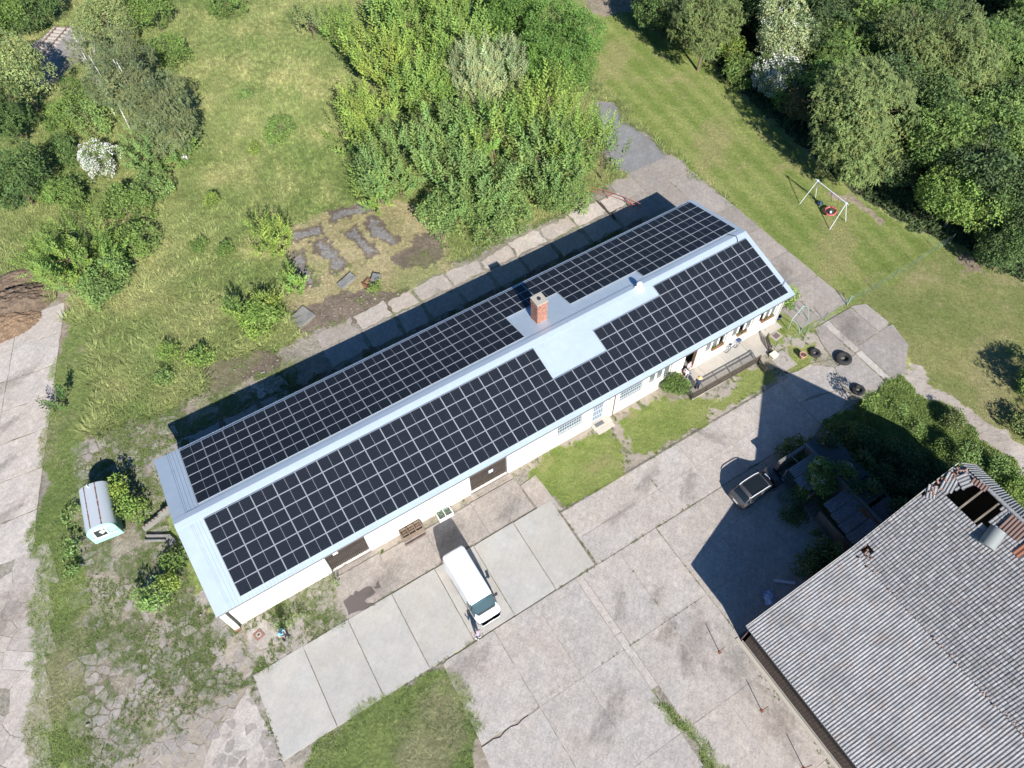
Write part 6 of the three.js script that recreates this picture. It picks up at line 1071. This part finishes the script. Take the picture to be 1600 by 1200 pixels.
bush(36.6, -56.9, 'small bright shrub between the pale sapling and the big group', { form: 'shoot', hc: 2.2, r: 2.2, green: 'bright' });
bush(25.99, -71.25, 'round green shrub at the top edge of the meadow', { form: 'clump', hc: 2, r: 2.4, green: 'mid' });

// thicket at the left edge
tree(-.26, -64.75, 'pale yellow green tree at the left edge above the dark one', { form: 'clump', hc: 6, r: 4.6, green: 'pale', dense: 1.2 });
tree(-2.96, -58.52, 'olive dark tree at the left edge between the pale one and the deep green one', { form: 'wisp', hc: 5, r: 3.4, green: 'dark', dense: 1.2 });
tree(-4.4, -48.49, 'deep green tree at the left edge beside the white blossoming shrub', { form: 'clump', hc: 4, r: 3.5, green: 'dark', dense: 1.3 });
tree(11.85, -71.64, 'broad yellow green tree at the top edge behind the birches', { form: 'clump', hc: 5, r: 4.6, ry: 3, green: 'pale', dense: 1.2, size: 0.8 });
tree(17.46, -72.92, 'green tree at the top edge between the yellow green one and the meadow', { form: 'clump', hc: 4, r: 3, green: 'mid' });
tree(3.68, -83.03, 'dark green tree in the top left corner beyond the railway', { form: 'clump', hc: 4, r: 4.2, green: 'dark' });
tree(-.23, -81.24, 'dark green tree cut by the left edge in the top left corner', { form: 'clump', hc: 4, r: 3.4, green: 'mid' });
const B = { form: 'wisp', birch: true, green: 'birch' };
tree(9.93, -50.36, 'tallest grey green birch in the middle of the thicket', { ...B, hc: 8, r: 3.2, ry: 4.2, dense: 0.75 });
tree(11.6, -47.02, 'grey green birch on the meadow side of the thicket', { ...B, hc: 7, r: 3.3, ry: 3.8, dense: 0.8 });
tree(7.25, -59.02, 'thin nearly bare birch with white stem by the railway', { ...B, hc: 8, r: 2.0, ry: 3.8, dense: 0.28 });
tree(8.06, -55.35, 'slim birch between the bare one and the tallest birch', { ...B, hc: 7, r: 2.2, ry: 3.4, dense: 0.5 });
tree(11.65, -57.96, 'birch behind the tallest birch', { ...B, hc: 7, r: 2.8, ry: 3.2, dense: 0.6 });
tree(11.8, -46.19, 'small birch lowest on the meadow side of the thicket', { ...B, hc: 4.2, r: 2.8, dense: 1.0 });
bush(16.53, -64.12, 'green shrub behind the birches at the meadow edge', { form: 'clump', hc: 2.2, r: 2.4, green: 'mid' });
bush(8.6, -46.17, 'feathery green shrub below the birches', { form: 'shoot', hc: 2.2, r: 2.9, green: 'fresh', lean: 1 });
bush(11.75, -46.35, 'green shrub at the meadow corner below the small birch', { form: 'shoot', hc: 1.8, r: 2.0, green: 'mid', lean: 1.1 });
bush(4.05, -48.48, 'shrub covered in white blossom left of the meadow', { form: 'small', hc: 2.5, r: 1.95, ry: 2.3, green: 'mid', white: 0.75, dense: 0.85, sparse: 0.05 });
for (const [x, z, h, r, g, l] of [[4.57, -61.96, 2, 2.4, 'mid', 'green shrub under the bare birch'], [4.65, -56.96, 2, 2.4, 'fresh', 'fresh green shrub above the white blossoming shrub'], [1.91, -60.08, 1.6, 2.0, 'mid', 'green shrub between the pale tree and the birches'], [0.97, -53.01, 1.8, 1.9, 'dark', 'dark shrub left of the white blossoming shrub'], [-.34, -45.3, 1.8, 2.1, 'mid', 'round shrub below the white blossoming shrub'], [7.15, -41.81, 1.9, 2.4, 'fresh', 'fresh green shrub right below the white blossoming shrub'], [3.86, -39.56, 2.1, 2.5, 'mid', 'green shrub above the bushy tree by the runway'], [3.19, -34.71, 1.8, 2.2, 'mid', 'green shrub at the meadow side of the bushy tree by the runway'], [-2.49, -48.07, 1.2, 1.5, 'mid', 'low shrub beside the deep green tree at the left edge']])
  bush(x, z, l, { form: 'clump', hc: h, r, green: g });
tree(-1.49, -34.83, 'bushy bright tree at the end of the old runway', { form: 'shoot', hc: 3, r: 4.7, ry: 3.3, green: 'bright', lean: 1 });
bush(-5.12, -36.48, 'bright shrub left of the bushy tree at the runway end', { form: 'shoot', hc: 1.8, r: 2.4, green: 'bright', lean: 1 }); bush(-.68, -31.42, 'fresh green shrub in front of the bushy tree at the runway end', { form: 'clump', hc: 2, r: 2.8, green: 'fresh' });

// young plants on the meadow and the waste ground
for (const [x, z, h, r, f, g, l, d] of [
  [21.47, -53.14, 0.8, 1.0, 'small', 'fresh', 'tiny green sapling alone in the upper meadow'], [22, -43.02, 1.9, 1.9, 'clump', 'mid', 'open round sapling in the middle of the meadow', 0.55], [19.07, -43.29, 0.8, 0.9, 'small', 'yellow', 'small yellow green sapling beside the open round sapling'], [11.95, -37.79, 0.8, 1.0, 'small', 'yellow', 'small yellow green shrub at the left of the meadow'],
  [15.39, -27.5, 2.3, 2.0, 'shoot', 'yellow', 'yellow green sapling with radiating plumes by the foundation beds'], [15.06, -21.25, 1.1, 1.1, 'shoot', 'bright', 'little upright sapling beside the foundation beds'], [10.14, -18.78, 1.1, 2.3, 'clump', 'bright', 'wide low yellow green bush by the broad concrete slab'], [9.04, -20.84, 1.4, 1.0, 'shoot', 'bright', 'slim shoot rising behind the wide low bush'], [12.26, -20.26, 1.5, 0.9, 'shoot', 'yellow', 'slim yellow shoot leaning right of the wide low bush'],
  [10.89, -30.26, 0.6, 0.9, 'small', 'mid', 'small reddish green shrub left of the radiating sapling'], [8.82, -32.25, 0.5, 0.9, 'small', 'mid', 'small shrub farther left of the radiating sapling'], [8.11, -23.91, 0.5, 0.6, 'small', 'mid', 'tiny shrub left of the slim shoot'], [4.13, -18.48, 0.5, 1.5, 'clump', 'bright', 'low patch of bright leaves on the meadow edge behind the building'], [2.05, -20.33, 0.5, 1.2, 'small', 'bright', 'smaller bright patch of leaves left of the low patch'], [0.54, -18.15, 0.4, 1.2, 'small', 'fresh', 'low green patch at the lower end of the meadow'],
  [-7.8, -20.46, 0.6, 1.4, 'shoot', 'dark', 'dark grass clump at the runway edge', 0.7], [21.37, -17.41, 0.5, 0.75, 'small', 'bright', 'small bright bush in front of the rusty shaft'],
  [-5.54, -6.65, 1.0, 1.4, 'clump', 'bright', 'yellow green bush beside the caravan', 0.7], [-5.93, -8.16, 1.6, 1.0, 'clump', 'yellow', 'yellow shoots leaning over the caravan roof edge', 0.7], [-4.54, 1.29, 1.2, 0.95, 'small', 'yellow', 'yellow leaved shrub at the left gable of the building'], [-6.02, 1.56, 0.7, 1.5, 'clump', 'fresh', 'green shrub left of the yellow leaved shrub'], [-3.83, -.83, 0.8, 1.2, 'clump', 'mid', 'shrub close against the left gable of the building'],
  [-9.87, -9.17, 0.4, 0.8, 'clump', 'fresh', 'nettle bush on the left side of the caravan'], [-10.62, -6.09, 0.4, 0.8, 'clump', 'fresh', 'green weed bush in front of the caravan corner'], [-10.67, -4.27, 0.4, 0.9, 'small', 'fresh', 'low weeds farther in front of the caravan'], [-7.51, -10.27, 0.6, 0.8, 'small', 'mid', 'weed bush behind the caravan'], [1.31, 8.18, 0.3, 0.9, 'small', 'fresh', 'low weeds by the wall beside the person in turquoise'], [2.59, 8.31, 0.3, 1.0, 'small', 'fresh', 'bright weeds at the wall foot in the left corner of the building'], [6.02, 7.21, 0.3, 0.6, 'small', 'fresh', 'weeds at the left post of the first garage door'],
  [53.85, 5.73, 1.4, 0.8, 'clump', 'bright', 'climbing plant at the gable corner above the goal frame'], [53.32, 5.9, 0.7, 0.7, 'small', 'fresh', 'leafy plant at the foot of the gable corner'],
]) bush(x, z, l, { form: f, hc: h, r, green: g, dense: d ?? 1 });
bush(38.89, 7.65, 'round clipped dark green shrub at the end of the terrace railing', { form: 'clump', hc: 0.95, r: 1.15, ry: 1.05, green: 'mid', dense: 2.2, size: 0.62 });

// wood beyond the lawn: the edge trees one by one
for (const [x, z, h, r, f, g, l, w] of [
  [71.71, -36.46, 4.5, 3.6, 'clump', 'dark', 'dark tree at the top end of the wood edge'], [70.71, -27.77, 6, 4.0, 'wisp', 'olive', 'olive weeping tree near the top end of the wood edge'], [72.23, -32.51, 5, 3.4, 'wisp', 'olive', 'olive weeping tree behind the dark tree at the top end of the wood edge'], [74.05, -26.42, 2.8, 1.8, 'clump', 'yellow', 'small yellow green tree at the wood edge'], [72.87, -22.7, 1.9, 2.3, 'clump', 'mid', 'green shrub between the yellow tree and the white blossom at the wood edge'],
  [76.67, -21.26, 6.5, 4.3, 'clump', 'silver', 'tall pale tree dusted with blossom in the wood', 0.05], [75.13, -18.9, 3.2, 3.2, 'small', 'mid', 'white blossoming shrub at the wood edge', 0.5], [73.49, -16.78, 2.3, 2.4, 'clump', 'mid', 'green shrub in front of the white blossom at the wood edge'], [73.67, -13.07, 2.8, 2.5, 'clump', 'brown', 'brownish shrub right of the white blossom at the wood edge'], [81.04, -19.06, 5.2, 3.0, 'clump', 'fresh', 'fresh green tree behind the pale blossoming tree'],
  [72.02, -5.66, 8, 5.0, 'wisp', 'grey', 'large grey green willow leaning over the lawn above the swing'], [70.62, -3.91, 4.5, 4.0, 'wisp', 'grey', 'low front boughs of a grey green willow above the swing'], [85.08, -9.29, 8.5, 5.2, 'wisp', 'olive', 'tall olive tree behind the large willow'], [87.13, -3.81, 7, 3.6, 'wisp', 'grey', 'thin pale olive tree right of the tall olive tree'], [82.28, -6.45, 5, 3.4, 'clump', 'fresh', 'fresh green tree between the willow and the olive tree'],
  [74.61, 6.82, 4, 4.1, 'clump', 'bright', 'glowing yellow green maple in the lawn corner'], [79.05, 0.31, 5, 3.8, 'clump', 'mid', 'mid green tree behind the glowing maple'], [85.07, 0.92, 6, 4.0, 'clump', 'fresh', 'fresh green tree at the right behind the glowing maple'], [78.05, 8.89, 5.5, 3.4, 'clump', 'dark', 'dark tree at the right edge beside the glowing maple'], [75.58, 12.55, 3.5, 3.0, 'clump', 'dark', 'dark spreading conifer at the right edge behind the sign'], [74.06, 13.28, 2.4, 2.2, 'clump', 'dark', 'low dark conifer next to the sign'], [74.3, -.93, 3, 2.8, 'clump', 'deep', 'deep shaded tree between the willow and the glowing maple'],
  [65.09, 24.95, 2.2, 2.4, 'clump', 'mid', 'dark green bush at the right edge of the dry lawn'], [61.39, 26.48, 0.9, 1.4, 'clump', 'olive', 'low olive bush by the path at the right edge'],
]) tree(x, z, l, { form: f, hc: h, r, green: g, white: w ?? 0, dense: 1.15, size: f === 'clump' && r > 3 ? 1 : 0.9 });
{ const r = rng(88), placed = [], kinds = [['clump', 'mid'], ['clump', 'dark'], ['wisp', 'mid'], ['clump', 'deep'], ['clump', 'fresh'], ['wisp', 'olive']];
  const names = ['green rounded tree', 'dark rounded tree', 'green weeping tree', 'deep green tree', 'fresh green tree', 'olive weeping tree'];
  const whereAt = (x, h, z) => { const v = V(x, h, z).applyMatrix4(viewM), c = v.x > 0.72 ? 'right edge' : v.x > 0.45 ? 'right half' : v.x > 0.2 ? 'left half' : 'left end', d = v.y > 0.9 ? 'at the top edge' : v.y > 0.72 ? 'high up' : v.y > 0.5 ? 'behind the edge trees' : 'just behind the maple'; return ' in the wood, ' + c + ', ' + d; };
  for (let tries = 0; tries < 4000 && placed.length < 74; tries++) {
    const x = 48 + r() * 80, z = -110 + r() * 125;
    if (!inside(woodEdge, x, z) || !inView(x, 4, z, 1.12)) continue;
    const edge = [0, 1, 2, 3, 4, 5, 6, 7].every((k) => inside(woodEdge, x + 4.2 * cos(k * PI / 4), z + 4.2 * sin(k * PI / 4)));
    if (!edge || placed.some(([a, b]) => hypot(a - x, b - z) < 4.7)) continue;
    placed.push([x, z]);
    const k = floor(pow(r(), 1.3) * 6), R = 2.9 + r() * 1.6, h = 4 + r() * 3.4;
    tree(x, z, names[k] + whereAt(x, h, z), { form: kinds[k][0], green: kinds[k][1], hc: h, r: R, group: 'trees inside the wood beyond the mown lawn', dense: 0.9, size: 1.35 });
  } }
{ // where several of these share a label, tell them apart by their order from the left
  const by = {}, nth = ['leftmost', 'second from left', 'third from left', 'fourth from left', 'fifth from left', 'sixth from left'];
  for (const o of scene.children) if (o.userData.group === 'trees inside the wood beyond the mown lawn') (by[o.userData.label] ??= []).push([V(o.position.x, 5, o.position.z).applyMatrix4(viewM).x, o]);
  for (const l of Object.values(by)) if (l.length > 1) l.sort((a, b) => a[0] - b[0]).forEach(([, o], i) => { o.userData.label += ', ' + (i === l.length - 1 ? 'rightmost' : nth[i]); }); }
// scrub in the barn's shade and along the path
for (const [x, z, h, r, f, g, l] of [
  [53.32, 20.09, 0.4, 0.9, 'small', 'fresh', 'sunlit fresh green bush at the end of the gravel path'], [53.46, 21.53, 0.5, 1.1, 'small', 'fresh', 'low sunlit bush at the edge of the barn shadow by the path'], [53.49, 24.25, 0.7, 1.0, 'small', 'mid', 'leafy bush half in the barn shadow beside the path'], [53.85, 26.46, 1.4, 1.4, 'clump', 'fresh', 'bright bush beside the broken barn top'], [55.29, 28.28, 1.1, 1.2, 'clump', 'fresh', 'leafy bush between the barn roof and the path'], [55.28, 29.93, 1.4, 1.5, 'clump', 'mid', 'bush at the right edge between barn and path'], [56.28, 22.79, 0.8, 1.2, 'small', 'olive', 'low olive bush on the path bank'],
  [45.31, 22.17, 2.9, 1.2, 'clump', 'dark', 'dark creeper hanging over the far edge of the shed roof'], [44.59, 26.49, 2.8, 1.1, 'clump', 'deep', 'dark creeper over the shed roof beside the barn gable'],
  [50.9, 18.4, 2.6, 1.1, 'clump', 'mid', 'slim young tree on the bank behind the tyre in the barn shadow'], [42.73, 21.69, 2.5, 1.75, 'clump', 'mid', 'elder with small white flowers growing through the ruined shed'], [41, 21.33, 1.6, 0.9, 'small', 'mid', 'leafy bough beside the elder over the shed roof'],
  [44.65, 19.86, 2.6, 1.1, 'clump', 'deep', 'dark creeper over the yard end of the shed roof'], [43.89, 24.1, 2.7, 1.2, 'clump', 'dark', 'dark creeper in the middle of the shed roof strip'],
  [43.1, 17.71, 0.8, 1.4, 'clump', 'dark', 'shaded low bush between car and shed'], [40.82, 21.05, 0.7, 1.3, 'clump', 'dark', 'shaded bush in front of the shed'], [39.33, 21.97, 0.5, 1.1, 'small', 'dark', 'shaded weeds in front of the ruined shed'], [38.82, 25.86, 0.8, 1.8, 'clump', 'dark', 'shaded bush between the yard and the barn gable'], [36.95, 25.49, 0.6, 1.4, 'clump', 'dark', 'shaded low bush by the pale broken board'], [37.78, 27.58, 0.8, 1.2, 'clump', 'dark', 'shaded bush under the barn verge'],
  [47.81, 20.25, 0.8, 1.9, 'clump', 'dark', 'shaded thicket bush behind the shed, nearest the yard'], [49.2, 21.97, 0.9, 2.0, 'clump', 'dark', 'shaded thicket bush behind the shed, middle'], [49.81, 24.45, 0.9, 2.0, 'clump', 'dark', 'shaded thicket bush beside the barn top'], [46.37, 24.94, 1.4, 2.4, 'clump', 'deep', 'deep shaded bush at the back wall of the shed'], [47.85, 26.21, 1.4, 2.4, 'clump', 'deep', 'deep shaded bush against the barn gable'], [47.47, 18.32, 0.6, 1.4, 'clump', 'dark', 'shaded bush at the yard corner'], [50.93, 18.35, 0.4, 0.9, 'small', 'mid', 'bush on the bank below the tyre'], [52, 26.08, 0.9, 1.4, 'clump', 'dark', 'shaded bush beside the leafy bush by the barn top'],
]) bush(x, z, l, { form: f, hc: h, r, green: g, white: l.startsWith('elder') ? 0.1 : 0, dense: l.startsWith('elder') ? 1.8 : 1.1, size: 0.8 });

// ---------------------------------------------------------------- grass and weeds nobody could count
function blades(seed, n, h, spread, w) { const r = rng(seed), p = []; for (let i = 0; i < n; i++) { const a = r() * 6.28, o = r() * spread, b = V(cos(a) * o, 0, sin(a) * o), L = h * (0.6 + r() * 0.6), ln = (0.6 + r() * 0.6) * L, d = V(cos(a + r() - 0.5), 0, sin(a + r() - 0.5)), s = V(-d.z, 0, d.x).multiplyScalar(w), m = b.clone().addScaledVector(d, ln * 0.35).setY(L * 0.42), t = b.clone().addScaledVector(d, ln).setY(L * (0.5 + r() * 0.25)); for (const v of [b.clone().add(s), b.clone().sub(s), m.clone().add(s.clone().multiplyScalar(0.8)), b.clone().sub(s), m.clone().sub(s.clone().multiplyScalar(0.8)), m.clone().add(s.clone().multiplyScalar(0.8)), m.clone().add(s.clone().multiplyScalar(0.8)), m.clone().sub(s.clone().multiplyScalar(0.8)), t]) p.push(v.x, v.y, v.z); } const g = new THREE.BufferGeometry(); g.setAttribute('position', new THREE.Float32BufferAttribute(p, 3)); g.computeVertexNormals(); return g; }
const solids = []; // paved rectangles where nothing grows
function scatter(name, label, geometry, count, x0, x1, z0, z1, seed, accept) {
  const r = rng(seed), M4 = [], C = [], o = [0, 0, 0];
  for (let i = 0; i < count * 12 && M4.length < count; i++) {
    const x = lerp(x0, x1, r()), z = lerp(z0, z1, r()); if (!inView(x, 0.2, z, 1.06)) continue;
    const k = accept(x, z, r); if (!k) continue;
    const s = k.s * (0.6 + r() * 0.8); tq.setFromAxisAngle(UP, r() * 6.3);
    M4.push(new THREE.Matrix4().compose(V(x, 0, z), tq, V(s, s * (k.h ?? 1), s)));
    if (k.c) { for (let c = 0; c < 3; c++) o[c] = k.c[c]; } else groundTone(x, z, o);
    const w = (0.8 + r() * 0.55) * (k.k ?? 1) * 1.35; C.push(new THREE.Color().setRGB(o[0] * w, o[1] * w, o[2] * w));
  }
  const m = new THREE.InstancedMesh(geometry, grassMat, M4.length); m.name = name; M4.forEach((a, i) => { m.setMatrixAt(i, a); m.setColorAt(i, C[i]); });
  scene.add(m); return tag(m, label, 'grass', null, 'stuff');
}
for (const [x, z, h, r, l] of [[65.5, 33.5, 5, 2.4, 'larger tree beside the gravel path beyond the barn'], [62.8, 31.5, 4, 1.8, 'smaller tree beside the gravel path beyond the barn']]) tree(x, z, l, { form: 'wisp', hc: h, r, green: 'mid', dense: 0.55 });
const grassMat = new THREE.MeshPhysicalMaterial({ color: lin(1, 1, 1), roughness: 0.8, transmission: 0.2, thickness: 0, side: THREE.DoubleSide });
const tuft = blades(1, 16, 0.42, 0.3, 0.016), turf = blades(2, 14, 0.07, 0.2, 0.012), weedG = makeClump(33, 0.17, 16, 0.13, 0.5);
const zoneW = (x, z) => { const [a, b] = warped(x, z); return zoneAt(a, b); };
scatter('meadow_grass', 'tall yellowish and green meadow grass behind the building', tuft, 60000, -24, 62, -98, -6, 901, (x, z, r) => zoneW(x, z) === MEADOW && { s: (0.6 + noise(NB, x / 13, z / 13) * 0.7) * (x < 14 && z > -34 ? 1.5 : 1) });
scatter('lawn_grass', 'short mown grass of the lawns', turf, 60000, 20, 90, -80, 40, 902, (x, z, r) => { const k = zoneW(x, z); return (k === LAWN || k === DRYLAWN) && { s: 0.9, k: 1.2 }; });
scatter('verge_grass', 'green grass and weeds on the verge, the bank and the broken concrete', tuft, 52000, -24, 82, -33, 46, 903, (x, z, r) => { const k = zoneW(x, z); return k === VERGE ? { s: 0.42, h: 0.8, k: 1.3 } : k === DRY ? { s: 0.45, h: 0.7, k: 1.2 } : k === SCRUB && !(x > 40 && x < 45.6 && z > 18.2) && r() > 0.2 ? { s: 0.6, k: 1.3 } : k === MOSS && noise(NB, x / 9, z / 9) > 0.41 && r() > 0.3 ? { s: 0.38, h: 0.7, c: [.1, .14, .035] } : null; });
scatter('broad_weeds', 'small broad leaved weeds on the broken ground and the verge', weedG, 15000, -24, 58, -24, 46, 904, (x, z, r) => { const k = zoneW(x, z), n = noise(NA, x / 17 + 0.3, z / 17); return (k === VERGE && n > 0.42) || (k === MOSS && n > 0.5) || (k === DARKSOIL && n > 0.6) ? { s: 0.7, c: [.125, .17, .045] } : k === SAND && z > 6.9 && z < 12 && noise(NC, x / 9, z / 9) > 0.66 ? { s: 0.6, c: [.11, .16, .03] } : null; });
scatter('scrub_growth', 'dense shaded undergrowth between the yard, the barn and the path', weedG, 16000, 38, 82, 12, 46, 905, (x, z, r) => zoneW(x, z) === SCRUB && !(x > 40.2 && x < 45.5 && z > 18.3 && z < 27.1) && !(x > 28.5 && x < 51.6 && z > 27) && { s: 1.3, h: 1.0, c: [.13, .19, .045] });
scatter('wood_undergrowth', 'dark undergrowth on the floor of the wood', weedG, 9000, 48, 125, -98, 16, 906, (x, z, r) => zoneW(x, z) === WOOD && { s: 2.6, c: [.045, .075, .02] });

{ const lines = [[20.2, 17.08, 34, 17.08, .1], [23.75, 11.6, 23.75, 17, .09], [3, 17.06, 14, 17.04, .13], [-2, 10.62, 14, 10.58, .08], [25.8, 17.2, 25.8, 23, .04], [18.1, 23.3, 29, 23.4, .04], [31.7, 12, 31.7, 17, .04], [29.42, 17, 29.42, 27, .05], [28.9, 27, 28.9, 44, .25], [38, 17.1, 43.4, 17.1, .15], [55.2, 9, 55.2, 17, .08], [-1.9, 12, -2.3, 17, .1], [55.4, -17, 55.4, 8, .07], [23.4, 12.0, 46, 12.0, .07]];
  const r = rng(908), P = []; for (const [ax, az, bx, bz, w] of lines) { const n = Math.round(hypot(bx - ax, bz - az) * (w > 0.07 ? 9 : 4)); for (let i = 0; i < n; i++) { const t = r(), x = lerp(ax, bx, t), z = lerp(az, bz, t); if (noise(NB, x / 5, z / 5) < 0.46) continue; P.push([x + (r() - .5) * w * 2, z + (r() - .5) * w * 2]); } }
  const m = new THREE.InstancedMesh(weedG, grassMat, P.length); m.name = 'joint_weeds'; P.forEach(([x, z], i) => { tq.setFromAxisAngle(UP, r() * 6.3); const s = 0.22 + r() * 0.4; m.setMatrixAt(i, tm.compose(V(x, 0.04, z), tq, V(s, s, s))); const w = 0.8 + r() * 0.5; m.setColorAt(i, tc.setRGB(.15 * w, .19 * w, .05 * w)); }); scene.add(m); tag(m, 'little weeds growing along the joints of the concrete', 'weeds', null, 'stuff'); }

scene.traverse((o) => { if (o.isMesh) { o.castShadow = true; o.receiveShadow = true; } });
sky.castShadow = false;
renderer.render(scene, camera);
